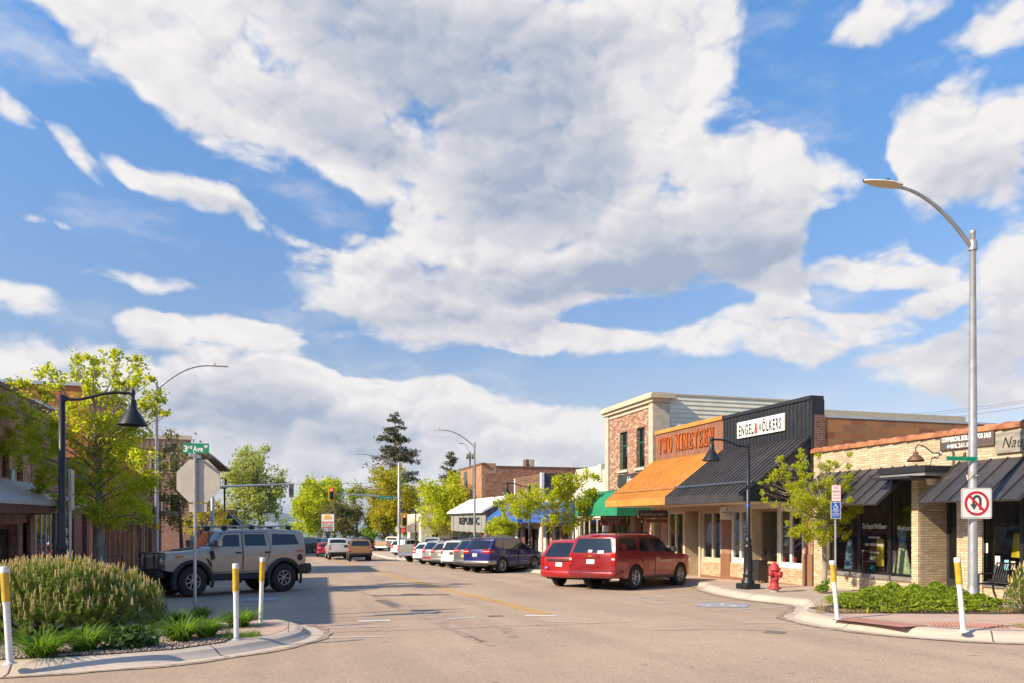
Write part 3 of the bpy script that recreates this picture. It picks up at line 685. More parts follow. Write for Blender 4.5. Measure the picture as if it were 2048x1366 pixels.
brick('tan_brick', [(.50, .385, .24), (.61, .49, .335), (.68, .56, .405)], (.38, .29, .195), .30, .068, .009, bmp=.6, mvar=.3, stain=((.33, .235, .145), 1.1, .60))
brick('mottled_brick', [(.22, .075, .04), (.36, .13, .065), (.42, .19, .10), (.54, .42, .32)], (.42, .33, .26), .21, .072, .010)
brick('terracotta_block', [(.30, .10, .045), (.40, .15, .06), (.52, .22, .08), (.34, .16, .08)], (.33, .22, .15), .62, .235, .008, bmp=.35)
brick('dark_red_brick', [(.22, .08, .05), (.31, .115, .07), (.37, .16, .10)], (.42, .32, .25), .22, .075, .011)
brick('orange_brick', [(.34, .12, .05), (.45, .18, .075), (.50, .24, .11)], (.46, .35, .25), .22, .075, .010)
brick('pale_orange_brick', [(.46, .22, .11), (.55, .31, .17), (.62, .42, .27)], (.60, .48, .36), .22, .085, .012)
brick('brown_block', [(.36, .19, .12), (.45, .245, .155), (.52, .30, .20)], (.22, .12, .085), .48, .36, .014, bmp=.5)
brick('far_brick', [(.26, .095, .05), (.38, .15, .075), (.46, .22, .12)], (.30, .20, .15), .35, .14, .012, stain=((.16, .09, .06), 1.2, .58))
M('clay_tile', (.38, .14, .065), .8, var=.45, scale=4, bmp=.2, bscale=20); M('dark_seam_metal', (.060, .056, .060), .42, .25, var=.2, scale=1.3, coat=.1, dirt=((.10, .09, .085), 2.0))
M('black_board', (.022, .023, .027), .5, var=.15); M('orange_metal', (.62, .28, .06), .45, .1, var=.12, scale=1.3, dirt=((.47, .21, .07), 2.2)); M('brown_board', (.27, .125, .075), .6, var=.14, scale=2, dirt=((.20, .09, .06), 1.6))
M('orange_letter', (.60, .16, .03), .4, .2, var=.1); M('cream_trim', (.56, .47, .34), .6, var=.07, scale=3); M('white_trim', (.74, .71, .66), .5, var=.04, scale=3)
M('beige_paint', (.46, .35, .23), .65, var=.07, scale=3); M('brown_panel', (.24, .115, .06), .65, var=.08, scale=3)
M('cream_siding', (.78, .73, .58), .6, var=.07, scale=1.5, dirt=((.66, .60, .46), 1.2)); M('pilaster_stone', (.50, .44, .35), .75, var=.12, scale=4, bmp=.2)
M('stucco_cream', (.62, .57, .49), .85, var=.07, scale=1, bmp=.25, bscale=30, dirt=((.48, .42, .34), .9)); M('flat_roofing', (.16, .15, .14), .9, var=.2, scale=1)
M('green_canvas', (.015, .22, .12), .7, var=.12, scale=2); M('blue_canvas', (.03, .12, .42), .7, var=.12, scale=2); M('brown_plank', (.20, .105, .065), .7, var=.3, scale=1.5, stretch=(1, .15, 6))
M('grey_panel', (.30, .30, .28), .55, var=.07, scale=1); M('white_roof', (.80, .79, .76), .45, var=.04, scale=1); M('shaded_flank', (.13, .125, .15), .7, var=.2, scale=2, stretch=(6, 6, .4))  # the last one has the flank's purplish shade put into its colour
M('stone_sill', (.52, .46, .38), .8, var=.1, scale=8); M('dark_sill', (.20, .18, .17), .6, var=.15, scale=4); M('green_window', (.02, .10, .065), .45, var=.1)
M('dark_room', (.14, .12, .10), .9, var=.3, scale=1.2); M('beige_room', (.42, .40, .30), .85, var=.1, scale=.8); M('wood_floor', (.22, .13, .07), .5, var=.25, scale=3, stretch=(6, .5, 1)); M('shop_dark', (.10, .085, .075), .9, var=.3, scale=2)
M('grey_mullion', (.38, .37, .37), .45, .4, var=.08); M('maroon_paint', (.20, .065, .05), .6, var=.12, scale=2); M('rust_timber', (.16, .065, .04), .7, var=.25, scale=2, stretch=(5, 5, .6))
M('metal_roof_grey', (.55, .56, .58), .45, .2, var=.1, scale=2, stretch=(.3, 4, 1)); M('black_letter', (.012, .012, .012), .5); M('white_letter', (.78, .77, .74), .5); M('red_letter', (.55, .03, .03), .5)
M('sign_brown', (.105, .075, .065), .6, var=.08); M('weathered_wood', (.30, .27, .23), .85, var=.3, scale=2, stretch=(1, 1, 5), bmp=.3); M('sign_white', (.78, .76, .72), .5, var=.03)
M('purple_board', (.075, .05, .075), .55, var=.1); M('maroon_board', (.16, .045, .04), .6, var=.1); M('rail_brown', (.17, .09, .06), .7, var=.15)
M('gold_letter', (.62, .52, .40), .5); M('ac_beige', (.50, .44, .34), .6, var=.06); M('sign_black_old', (.035, .035, .04), .7, var=.35, scale=5)
glass('shop_glass', (.90, .93, .91)); glass('dark_glass', (.35, .37, .37)); glass('clear_glass', (.92, .95, .93))

XR = 16.2; R_ = Fc('-X', XR); GZ = lambda y: ground(y) + .137
def tan_building():
    r = thing('brick_shop', 'single-storey tan brick shop with clay-tile parapet and two dark metal awnings', 'building', (XR, 16, GZ(16)))
    mb = MB(); y0, y1 = 12.2, 20.36
    W1 = (16.36, 19.78, -.02, 2.75); REC = (14.97, 16.12, -1.2, 2.75); W2 = (12.55, 14.37, .05, 2.62)
    wallh(mb, R_, y0, y1, -1.3, 3.77, .3, [W1, REC, W2])
    fbox(mb, R_, y0 - .3, y0, -14, 0, -1.3, 3.62); fbox(mb, R_, y1 - .3, y1, -14, -.3, -1.3, 3.4)
    # deep entrance: side walls and lintel
    fbox(mb, R_, 16.12, 16.36, -.95, -.3, -1.3, 3.3); fbox(mb, R_, 14.73, 14.97, -.95, -.3, -1.3, 3.3)
    fbox(mb, R_, 14.2, 14.72, 0.002, .06, -1.3, 2.4); fbox(mb, R_, 16.13, 16.36, .002, .05, -1.3, 2.7)
    mb.build('wall', 'tan_brick', r)
    c = MB(); n = 17                                                                # half-round clay tiles over the parapet
    for i in range(n):
        a = y0 + (y1 - y0) * i / n; b = a + (y1 - y0) / n + .05; h0, h1 = .128, .090
        rows = []
        for aa, h in ((a, h1), (b, h0)):
            rows.append([R_.P(aa, -.12 + cos(t) * (h + .09), 3.82 + sin(t) * h * 1.2 - .04) for t in np.linspace(-.25, pi + .25, 11)])
        c.grid(rows); c.face([R_.P(b, -.12 + cos(t) * (h0 + .09), 3.82 + sin(t) * h0 * 1.2 - .04) for t in np.linspace(-.25, pi + .25, 11)], 1)
    c.build('coping', ['clay_tile', 'black_paint'], r)
    MBr = MB(); MBr.box((XR + .3, y0, 3.2), (30, y1 - .3, 3.3)); MBr.build('roof', 'flat_roofing', r)
    win(r, R_, W1[0], W1[1], W1[2] + .05, W1[3], .12, .07, 'black_paint', 'shop_glass', mull=(17.33, 18.5), mw=.12)
    s = MB(); fbox(s, R_, W1[0] - .02, W1[1] + .02, -.3, .05, W1[2] - .07, W1[2] + .05, 0, .01); s.build('sill', 'dark_sill', r); s = MB(); fbox(s, R_, W2[0], W2[1] + .02, -.3, .05, W2[2] - .07, W2[2] + .05, 0, .01); s.build('sill', 'dark_sill', r)
    win(r, R_, W2[0], W2[1], W2[2] + .05, W2[3], .12, .07, 'black_paint', 'shop_glass', mull=(13.32,), mw=.1)
    # door at the back of the entrance
    d = MB(); D = Fc('-X', XR + .9); fbox(d, D, 14.97, 15.06, -.06, 0, -.45, 2.7); fbox(d, D, 16.03, 16.12, -.06, 0, -.45, 2.7); fbox(d, D, 15.06, 16.03, -.06, 0, 2.1, 2.2); fbox(d, D, 15.06, 16.03, -.055, 0, -.40, 0.02)
    fbox(d, D, 15.27, 15.33, -.05, .004, .02, 2.1, 1); fbox(d, D, 15.06, 15.11, -.05, .004, .02, 2.1); do = d.build('door', ['black_board', 'galvanised'], r)
    g = MB(); fbox(g, D, 15.06, 16.03, -.035, -.02, .02, 2.68); g.build('pane', 'shop_glass', do)
    h = MB(); h.tube([D.P(15.3, .07, .55), D.P(15.3, .07, 1.05)], .016); h.build('handle', 'galvanised', do)
    st = MB(); fbox(st, R_, 14.97, 16.12, -.95, .0, GZ(15.5) - .3, GZ(15.5) + .03); st.build('threshold', 'kerb_concrete', r)
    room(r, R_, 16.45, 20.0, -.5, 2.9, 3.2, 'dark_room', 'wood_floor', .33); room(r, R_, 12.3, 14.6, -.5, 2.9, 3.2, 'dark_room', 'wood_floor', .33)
    k = MB(); fbox(k, R_, 14.75, 16.35, -3.5, -3.4, -.5, 2.9); fbox(k, R_, 14.75, 16.35, -3.4, -.97, -.55, -.45); fbox(k, R_, 14.7, 16.4, -3.4, -.97, 2.7, 2.8); k.build('interior', 'dark_room', r)
    seam_awning(r, 'dark_seam_metal', R_, 16.2, 19.95, .012, 3.08, 1.35, 2.03, .42); seam_awning(r, 'dark_seam_metal', R_, 12.2, 14.87, .012, 3.06, 1.32, 2.05, .42)
    cp = MB(); fbox(cp, R_, 14.98, 16.55, .013, 1.0, 2.80, 2.97, 0, .01); fbox(cp, R_, 15.02, 16.5, .1, .96, 2.72, 2.80, 1); fbox(cp, R_, 15.2, 16.5, .3, 1.25, 2.66, 2.72, 0); cp.build('canopy', ['black_board', 'grey_mullion'], r)
    w = MB(); w.tube([R_.P(15.08, .05, 3.34), R_.P(15.03, .06, 3.36), R_.P(15.03, .06, 2.8)], .018, 6); w.build('conduit', 'rail_brown', r)
    sc = MB(); sc.lathe([(.02, 0), (.10, .0), (.14, .16), (.15, .17)], R_.P(15.45, .3, 2.5), 4, R=Rz(pi / 4)); sc.build('sconce', 'ac_beige', r)
    e = MB(); R2 = R_.P(14.8, .03, 3.1)
    for q in (((0, 0), (.06, .14), (.10, .2), (.11, .08), (.13, 0)), ((.13, .02), (.2, .1), (.24, .02), (.3, .12), (.36, .2), (.3, .22), (.33, .06)), ((-.08, .0), (-.02, .05), (.1, .08))):
        e.tube([R2 + R_.u * u + Vector((0, 0, v)) for u, v in q], .010, 5)
    e.build('iron_script', 'black_paint', r)
    return r
def terracotta_building():
    """the two shopfronts with the big sloping metal awning, and the block's rear wall over the tan shop's roof"""
    r = thing('twin_shop', 'low shop building with orange left half and black right half under one sloping metal awning', 'building', (XR, 25.6, GZ(25)))
    Z0 = -1.5; mb = MB()
    # bricks and posts of the shopfront
    fbox(mb, R_, 20.4, 20.86, -.3, 0, .48, 2.15, 0); fbox(mb, R_, 25.1, 25.72, -.3, 0, .3, 2.15, 0); fbox(mb, R_, 30.1, 30.7, -.3, 0, Z0, 2.15, 0)
    fbox(mb, R_, 20.4, 31.1, -.35, -.05, 2.15, 5.45, 0)
    mb.build('wall', 'dark_red_brick', r)
    b = MB(); fbox(b, R_, 20.86, 23.78, -.25, .03, Z0, -.02); fbox(b, R_, 23.78, 25.1, -.25, .03, Z0, -.02); fbox(b, R_, 25.72, 27.25, -.25, .03, Z0, -.10); fbox(b, R_, 27.25, 28.6, -1.0, -.72, Z0, -.05); fbox(b, R_, 28.6, 30.1, -.25, .03, Z0, -.10); b.build('bulkhead', 'pale_orange_brick', r)
    p = MB(); fbox(p, R_, 20.39, 20.87, -.3, .045, Z0, .48); fbox(p, R_, 25.09, 25.73, -.3, .045, Z0, .3); fbox(p, R_, 20.87, 25.09, -.3, .05, Z0, -.55); fbox(p, R_, 25.73, 27.25, -.3, .05, Z0, -.62); fbox(p, R_, 23.3, 23.5, -.2, .035, Z0, -.02); p.build('base_panel', 'brown_panel', r)
    t = MB(); fbox(t, R_, 20.4, 25.4, -.12, .10, 2.0, 2.16); t.build('header', 'white_trim', r); t = MB(); fbox(t, R_, 25.4, 31.1, -.12, .10, 1.96, 2.16); fbox(t, R_, 31.1, 31.4, -.2, .12, Z0, 2.3); t.build('header', 'beige_paint', r)
    def fr(*a, m='white_trim', **k): return win(r, R_, *a, fmat=m, pane='clear_glass', rec=.03, fd=.1, **k)
    fr(20.88, 22.2, -.02, 2.0, fw=.10, bot=.18, mull=(21.56,)); fr(23.78, 25.08, -.02, 2.0, fw=.11, bot=.2, mull=(24.5,))
    win(r, R_, 22.2, 23.78, .02, 2.0, rec=.35, fd=.1, fw=.09, fmat='beige_paint', pane='clear_glass')
    fr(25.74, 27.22, -.10, 1.98, fw=.12, bot=.2, mull=(26.42,), m='cream_trim'); win(r, R_, 27.3, 28.5, -.0, 1.98, rec=.7, fd=.1, fw=.10, fmat='beige_paint', pane='clear_glass'); fr(28.6, 30.08, -.1, 1.98, fw=.12, bot=.2, mull=(29.4,), m='cream_trim')
    for a0, a1, o0, o1 in ((27.22, 27.34, -.72, .06), (28.46, 28.62, -.72, .06), (23.72, 23.80, -.5, 0.), (22.18, 22.25, -.5, 0.)): q = MB(); fbox(q, R_, a0, a1, o0, o1, Z0, 2.0); q.build('post', 'cream_trim', r)
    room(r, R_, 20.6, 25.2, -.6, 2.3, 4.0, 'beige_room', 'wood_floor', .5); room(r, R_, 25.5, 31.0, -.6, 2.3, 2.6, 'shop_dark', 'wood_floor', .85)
    # upper board fronts
    u = MB(); fbox(u, R_, 20.42, 25.55, -.12, .04, 4.2, 5.5)
    for i in range(25): a = 20.52 + i * .205; fbox(u, R_, a - .012, a + .012, .04, .058, 4.2, 5.5)
    fbox(u, R_, 20.40, 25.55, -.42, .09, 5.5, 5.62); fbox(u, R_, 20.37, 20.42, -.42, .06, 2.1, 5.5)
    u.build('board_front', 'black_board', r)
    u = MB(); fbox(u, R_, 25.55, 31.1, -.12, .04, 4.2, 5.5)
    for i in range(22): a = 25.65 + i * .25; fbox(u, R_, a - .008, a + .008, .04, .05, 4.2, 5.5)
    u.build('board_front', 'brown_board', r); u = MB(); fbox(u, R_, 25.55, 31.12, -.3, .10, 5.5, 5.66); u.build('coping', 'orange_metal', r)
    seam_awning(r, 'dark_seam_metal', R_, 20.45, 25.55, .07, 4.3, 2.53, 2.45, .26, fascia=.27); seam_awning(r, 'orange_metal', R_, 25.56, 31.12, .07, 4.3, 2.53, 2.45, .26, fascia=.27)
    g = MB(); fbox(g, R_, 20.47, 25.5, 2.09, 2.14, 2.80, 2.87); g.build('snow_rail', M('rail_blue', (.10, .12, .17), .4, .4), r); g = MB(); fbox(g, R_, 25.6, 31.1, 2.09, 2.14, 2.80, 2.87); g.build('snow_rail', M('rail_orange', (.52, .25, .10), .4, .3), r)
    sp = MB(); sp.add([R_.P(20.47, .05, 4.24), R_.P(20.47, .05, 2.19), R_.P(20.47, 2.46, 2.19), R_.P(20.47, 2.46, 2.40), R_.P(20.53, .05, 4.24), R_.P(20.53, .05, 2.19), R_.P(20.53, 2.46, 2.19), R_.P(20.53, 2.46, 2.40)], [(0, 1, 2, 3), (7, 6, 5, 4), (0, 3, 7, 4), (1, 5, 6, 2), (0, 4, 5, 1), (2, 6, 7, 3)])
    for o in (.5, 1.0, 1.5, 2.0): fbox(sp, R_, 20.455, 20.475, o - .012, o + .012, 2.2, 4.15 - o * .73)
    sp.build('side_panel', 'black_board', r)
    so_ = MB(); fbox(so_, R_, 20.5, 31.1, .1, 2.48, 2.16, 2.19); so_.build('soffit', 'cream_trim', r)
    # rear of the block: long terracotta wall facing the corner
    k = MB(); fbox(k, Fc('-Y', 20.40), XR + .43, 23.8, -.4, 0, 2.8, 4.93, 0); fbox(k, Fc('-Y', 20.40), XR + .02, XR + .43, -.4, .03, 2.8, 5.0, 1); fbox(k, Fc('-Y', 20.40), XR + .4, 23.85, -.45, .02, 4.93, 5.0, 2); fbox(k, Fc('-Y', 20.40), XR + .35, 18.2, -.02, .012, 3.55, 3.82, 3)
    k.build('rear_wall', ['terracotta_block', 'dark_red_brick', 'metal_roof_grey', 'white_trim'], r)
    rf = MB(); rf.box((XR + .4, 20.8, 4.4), (30, 31.1, 4.5)); rf.build('roof', 'flat_roofing', r)
    return r
def brick_two_storey():
    r = thing('brick_building', 'two-storey mottled red brick building with cream cornice and pale siding flank', 'building', (XR, 34, GZ(34)))
    y0, y1 = 31.42, 36.75; mb = MB(); Wn = [(34.22, 35.1, 4.12, 6.04), (32.32, 33.2, 4.12, 6.04)]
    SH = [(31.9, 36.2, -.85, 1.85)]
    wallh(mb, R_, y0, y1, -1.9, 7.1, .35, Wn + SH); mb.build('wall', 'mottled_brick', r)
    b = MB(); fbox(b, R_, 31.9, 32.5, -.35, .0, -1.9, 1.85); fbox(b, R_, 33.4, 33.9, -.35, 0, -1.9, 1.85); fbox(b, R_, 31.9, 36.2, -.3, 0, -1.9, -.5); b.build('shopfront', 'dark_red_brick', r)
    win(r, R_, 33.95, 36.15, -.45, 1.85, .1, .08, 'black_paint', 'shop_glass', mull=(34.7, 35.4)); win(r, R_, 32.52, 33.38, -.9, 1.85, .3, .08, 'rust_timber', 'dark_glass', name='door')
    for i, w in enumerate(Wn):
        win(r, R_, w[0], w[1], w[2], w[3], .14, .08, 'green_window', 'dark_glass', trans=(5.35,)); s = MB(); fbox(s, R_, w[0] - .12, w[1] + .12, -.1, .1, w[2] - .14, w[2], 0, .01); s.build('sill', 'stone_sill', r)
        c = MB(); fbox(c, R_, w[0], w[1], -.6, -.5, w[2], w[3]); c.build('blind', 'beige_room', r)
    p = MB(); fbox(p, R_, y1 - .42, y1 + .02, -.3, .1, -1.9, 7.06, 0); fbox(p, R_, y0 - .12, y0 + .3, -.78, .1, 2.4, 7.06, 0); fbox(p, R_, y0 - .02, y1 - .43, .004, .05, 6.86, 7.06); p.build('pilaster', 'pilaster_stone', r)
    c = MB(); fbox(c, R_, y0 - .22, y1 + .12, -.85, .18, 7.06, 7.22, 0); fbox(c, R_, y0 - .36, y1 + .22, -.95, .30, 7.22, 7.40, 0); fbox(c, R_, y0 - .30, y1 + .16, -.9, .24, 7.40, 7.48, 0); c.build('cornice', 'cream_trim', r)
    s = MB(); f = Fc('-Y', y0); n = 24; zb = 2.5
    def course(x0, x1, z0, z1):
        s.add([f.P(x, o, z) for x in (x0, x1) for (o, z) in ((.045, z0), (.012, z1), (-.2, z1), (-.2, z0))], [(0, 1, 5, 4), (0, 4, 7, 3), (1, 2, 6, 5), (0, 3, 2, 1), (4, 5, 6, 7), (2, 3, 7, 6)])
    for i in range(n):
        z0 = zb + i * .205; z1 = z0 + .205
        if z1 <= 7.45: course(XR + .8, 25.5, z0, z1)
        if z1 <= 7.0: course(25.5, 34.5, z0, z1)
    s.build('siding', 'cream_siding', r); t = MB(); fbox(t, f, XR + .8, 25.55, -.3, .06, 7.42, 7.50); fbox(t, f, 25.5, 34.55, -.3, .06, 6.8, 7.1); fbox(t, f, 25.42, 25.52, -.3, .06, 6.9, 7.44); t.build('edge_trim', 'cream_trim', r)
    rf = MB(); rf.box((XR + .3, y0 + .2, 6.7), (34.4, y1, 6.8)); rf.box((XR + .36, y1 - .3, -1.9), (34.4, y1, 6.7)); rf.build('roof', 'flat_roofing', r)
    # barrel awning
    a = MB(); prof = [(.02 + 1.72 * (1 - cos(t)) if 0 else 1.75 * sin(t), 1.98 + 1.15 * cos(t) ** .9) for t in np.linspace(.02, pi / 2 - .01, 9)]
    ya, yb = 31.6, 36.9; k = 26; rows = []
    for i in range(2 * k + 1):
        sc = .022 if i % 2 else 0.0; rows.append([R_.P(ya + (yb - ya) * i / (2 * k), o + .01 - sc, z - sc) for o, z in prof] + [R_.P(ya + (yb - ya) * i / (2 * k), 1.76 - sc, 1.80)])
    a.grid(rows)
    for yy in (ya, yb): a.face([R_.P(yy, o + .01, z) for o, z in prof] + [R_.P(yy, 1.76, 1.80), R_.P(yy, .01, 1.80)])
    a.build('awning', 'green_canvas', r)
    return r
def far_right_row():
    r = thing('stucco_building', 'pale stucco shop with stepped parapet next to the tall brick building', 'building', (XR, 39, GZ(39)))
    mb = MB(); y0, y1 = 36.78, 41.3
    wallh(mb, R_, y0, y1, -2, 4.0, .3, [(37.3, 40.9, -1.0, 1.7)]); fbox(mb, R_, 37.5, 41.3, -.3, 0, 4.0, 4.55); fbox(mb, R_, 36.8, 37.5, -.3, 0, 4.0, 4.3); fbox(mb, R_, 37.3, 37.75, -.5, .08, 3.7, 4.62); fbox(mb, Fc('-Y', 41.3), XR, 22, -.3, 0, -2, 4.2)
    mb.build('wall', 'stucco_cream', r); mb = MB(); fbox(mb, R_, y0, y1, -8, -.3, 3.7, 3.8); mb.build('roof', 'flat_roofing', r)
    win(r, R_, 37.3, 40.9, -.7, 1.7, .1, .09, 'cream_trim', 'shop_glass', mull=(38.3, 39.4, 40.2), bot=.3); room(r, R_, 37.3, 40.9, -1.2, 1.9, 3, 'shop_dark', None, .33)
    r = thing('cream_shop', 'low cream shop with blue awning half hidden behind the street tree', 'building', (XR, 44, GZ(44)))
    mb = MB(); wallh(mb, R_, 41.35, 47.1, -2.2, 2.9, .3, [(42.0, 46.6, -1.6, 1.2)]); mb.build('wall', 'stucco_cream', r); mb = MB(); fbox(mb, R_, 41.35, 47.1, -8, -.3, 2.6, 2.7); mb.build('roof', 'flat_roofing', r)
    w = MB(); fbox(w, R_, 43.6, 43.95, -.28, .01, -2, 1.2); fbox(w, R_, 45.4, 45.75, -.28, .01, -2, 1.2); w.build('pier', 'orange_brick', r)
    win(r, R_, 42, 46.6, -1.2, 1.2, .12, .08, 'black_paint', 'shop_glass', mull=(43, 44.6, 45.9)); room(r, R_, 42, 46.6, -1.7, 1.4, 3, 'shop_dark', None, .33)
    a = MB(); a.add([R_.P(y, o, z) for y in (41.5, 46.9) for (o, z) in ((.02, 2.75), (1.5, 1.75), (1.5, 1.45), (.02, 1.45))], [(0, 4, 5, 1), (1, 5, 6, 2), (2, 6, 7, 3), (0, 1, 2, 3), (4, 7, 6, 5)]); a.build('awning', 'blue_canvas', r)
    r = thing('plank_front_shop', 'shop with tall brown plank false front, white corner boards and blue awning', 'building', (XR, 50, GZ(50)))
    mb = MB(); wallh(mb, R_, 47.3, 53.3, -2.4, 2.4, .3, [(48.0, 49.4, -1.9, 1.0), (50.1, 51.0, -2.0, 1.0), (51.7, 52.9, -1.6, 1.0)]); mb.build('wall', 'pale_orange_brick', r)
    f = MB(); fbox(f, R_, 47.45, 53.3, -.12, .05, 2.2, 4.7)
    for i in range(16): z = 2.25 + i * .155; fbox(f, R_, 47.45, 53.3, .05, .068, z, z + .13)
    f.build('false_front', 'brown_plank', r)
    s = MB(); fbox(s, Fc('-Y', 47.3), XR + .05, 18.2, -.15, 0, 3.2, 4.72)
    for i in range(8): fbox(s, Fc('-Y', 47.3), XR + .1 + i * .26, XR + .12 + i * .26, 0, .015, 3.2, 4.7)
    s.build('side_panel', M('shaded_plank', (.085, .06, .075), .7, var=.25, scale=2), r)  # false front's side, its shade painted in as a dark violet tone
    for a0, a1, o1, z0, z1 in ((47.2, 47.5, .1, 1.9, 4.76), (53.25, 53.5, .1, 1.9, 4.66), (47.4, 48.0, .04, -2.4, 1.1), (52.95, 53.35, .04, -2.4, 1.1)): t = MB(); fbox(t, R_, a0, a1, -.1, o1, z0, z1); t.build('corner_board', 'white_trim', r)
    for a0, a1 in ((49.4, 50.1), (51.0, 51.7)): t = MB(); fbox(t, R_, a0, a1, -.2, .05, -2.3, 1.1); t.build('door_surround', 'rust_timber', r)
    for a0, a1, z0 in ((48.05, 49.35, -1.5), (51.75, 52.9, -1.5)): win(r, R_, a0, a1, z0, 1.0, .1, .07, 'black_paint', 'shop_glass')
    win(r, R_, 50.12, 50.98, -1.95, 1.0, .25, .12, 'rust_timber', 'dark_glass', name='door'); room(r, R_, 47.9, 53.0, -2.1, 1.2, 3, 'shop_dark', None, .4)
    a = MB(); a.add([R_.P(y, o, z) for y in (47.6, 55.6) for (o, z) in ((.06, 2.9), (1.6, 1.75), (1.6, 1.42), (.06, 1.42))], [(0, 4, 5, 1), (1, 5, 6, 2), (2, 6, 7, 3), (0, 1, 2, 3), (4, 7, 6, 5)]); a.build('awning', 'blue_canvas', r)
    mb = MB(); fbox(mb, R_, 47.6, 53.2, -8, -.3, 2.3, 2.4); fbox(mb, Fc('-Y', 53.3), XR, 24, -.2, 0, -2.4, 2.3); mb.build('roof', 'flat_roofing', r)
    # grey panelled building with the white roof
    f = Fc('-X', 15.3); r = thing('grey_panel_building', 'grey panelled shop with sloping white metal roof and tall black lettering', 'building', (15.3, 65, GZ(62)))
    mb = MB(); fbox(mb, f, 58.9, 72.3, -.3, 0, .55, 2.38)
    for i in range(6): a = 60.2 + i * 2.2; fbox(mb, f, a - .03, a + .03, 0, .006, .55, 2.38, 1)
    mb.build('front_panel', ['grey_panel', 'black_paint'], r)
    w = MB(); fbox(w, f, 58.9, 72.3, -.5, -.3, -2.6, .55)
    for i in range(7): a = 59.2 + i * 2.15; fbox(w, f, a - .28, a + .28, -.3, -.05, -2.6, .55)
    w.build('wall', 'orange_brick', r); win(r, f, 60, 71.5, -1.5, .5, -.26, .05, 'black_paint', 'dark_glass', mull=(62.2, 64.4, 66.5, 68.7), name='window')
    w = MB(); zr = 3.3
    w.add([f.P(a, o, z) for a in (58.6, 72.6) for (o, z) in ((.35, 2.36), (-1.9, 3.62), (-7.5, zr), (-7.5, zr - .25), (-1.9, 3.37), (.35, 2.2))], [(0, 1, 7, 6), (1, 2, 8, 7), (2, 3, 9, 8), (3, 4, 10, 9), (4, 5, 11, 10), (5, 0, 6, 11), (0, 5, 4, 3, 2, 1), (6, 7, 8, 9, 10, 11)]); w.build('roof', 'white_roof', r)
    w = MB(); w.prism([(-.02, .5), (-.02, 2.3), (-1.9, 3.4), (-7.5, 3.1), (-7.5, -2.6), (-.45, -2.6), (-.45, .5)], lambda u, v, d: f.P(d, u, v), 58.8, 58.9); w.build('side_wall', 'shaded_flank', r)
    l = MB(); put_text(l, 'REPUBLIC', .62, f.P(64.6, .03, 1.52), f.u, f.n, width=7.6, bold=.02, ex=.03); l.build('lettering', 'black_letter', r)
    # tall brick building behind
    f = Fc('-X', 20); r = thing('tall_brick_building', 'tall brick building with plain flank wall and dark vertical strips behind the street trees', 'building', (20, 84, GZ(84)))
    mb = MB(); fbox(mb, f, 78.6, 89.3, -.4, 0, -2.8, 7.6, 0); fbox(mb, Fc('-Y', 78.6), 20.4, 45, -.4, 0, -2.8, 7.35, 1); fbox(mb, Fc('-Y', 78.58), 19.98, 21.6, -.5, 0, 6.6, 7.75, 0); mb.build('wall', ['orange_brick', 'far_brick'], r)
    s = MB(); fbox(s, f, 81.2, 82.6, 0, .05, -2, 7.5); fbox(s, f, 85.4, 87.0, 0, .05, -2, 7.3); s.build('window_strip', M('strip_slate', (.10, .105, .12), .4, var=.2), r)
    c = MB(); fbox(c, f, 78.4, 89.5, -.45, .08, 7.6, 7.78); fbox(c, Fc('-Y', 78.6), 21.6, 45, -.45, .06, 7.35, 7.5); c.build('coping', 'rail_brown', r)
    rr = MB(); rr.box((20.4, 78.9, 6.9), (45, 89.2, 7.0)); rr.build('roof', 'flat_roofing', r)
    r = thing('roof_unit', 'beige air-conditioning unit on the tall brick building\'s roof', 'air conditioner', (24.7, 80.6, 7.0))
    mb = MB(); p = onY(1052, 918, 80.0); q = onY(1069, 933, 80.0); mb.box((p.x + .42, 80, 7.0), (q.x, 81.2, p.z), 0, .03); mb.build('housing', 'ac_beige', r); g = MB(); g.box((p.x, 80.05, 7.0), (p.x + .42, 81.1, p.z - .02), 0, .02)
    for i in range(9): g.box((p.x + .04, 80.0, 7.1 + i * .09), (p.x + .38, 80.05, 7.15 + i * .09))
    g.build('grille', 'rail_brown', r)
    # small white building at the far corner
    r = thing('white_corner_shop', 'small white corner shop with pale awning beyond the trees', 'building', (15.5, 88, GZ(88)))
    a = onX(846, 1012, 14.0); mb = MB(); mb.box((14, 82, -2.8), (19.5, 92, 2.3)); mb.build('wall', 'stucco_cream', r); w = MB(); w.box((13.95, 84.5, -2.2), (13.99, 86, .2)); w.build('window', 'dark_glass', r); w = MB(); w.box((15.2, 81.95, -2.2), (16.2, 81.99, .0)); w.build('window', 'dark_glass', r)
    a = MB(); a.add([(x, y, z) for y in (83.5, 89.5) for (x, z) in ((13.98, 1.5), (12.2, .75), (12.2, .2), (13.98, .2))], [(0, 4, 5, 1), (1, 5, 6, 2), (2, 6, 7, 3), (0, 1, 2, 3), (4, 7, 6, 5)]); a.build('awning', M('pale_canvas', (.40, .34, .30), .8, var=.1), r)
    pl = MB(); pl.tube([(12.3, 84.6, -2.4), (12.3, 84.6, .3)], .07); pl.build('post', 'white_paint', r)
XL = -9.0; L_ = Fc('+X', XL)
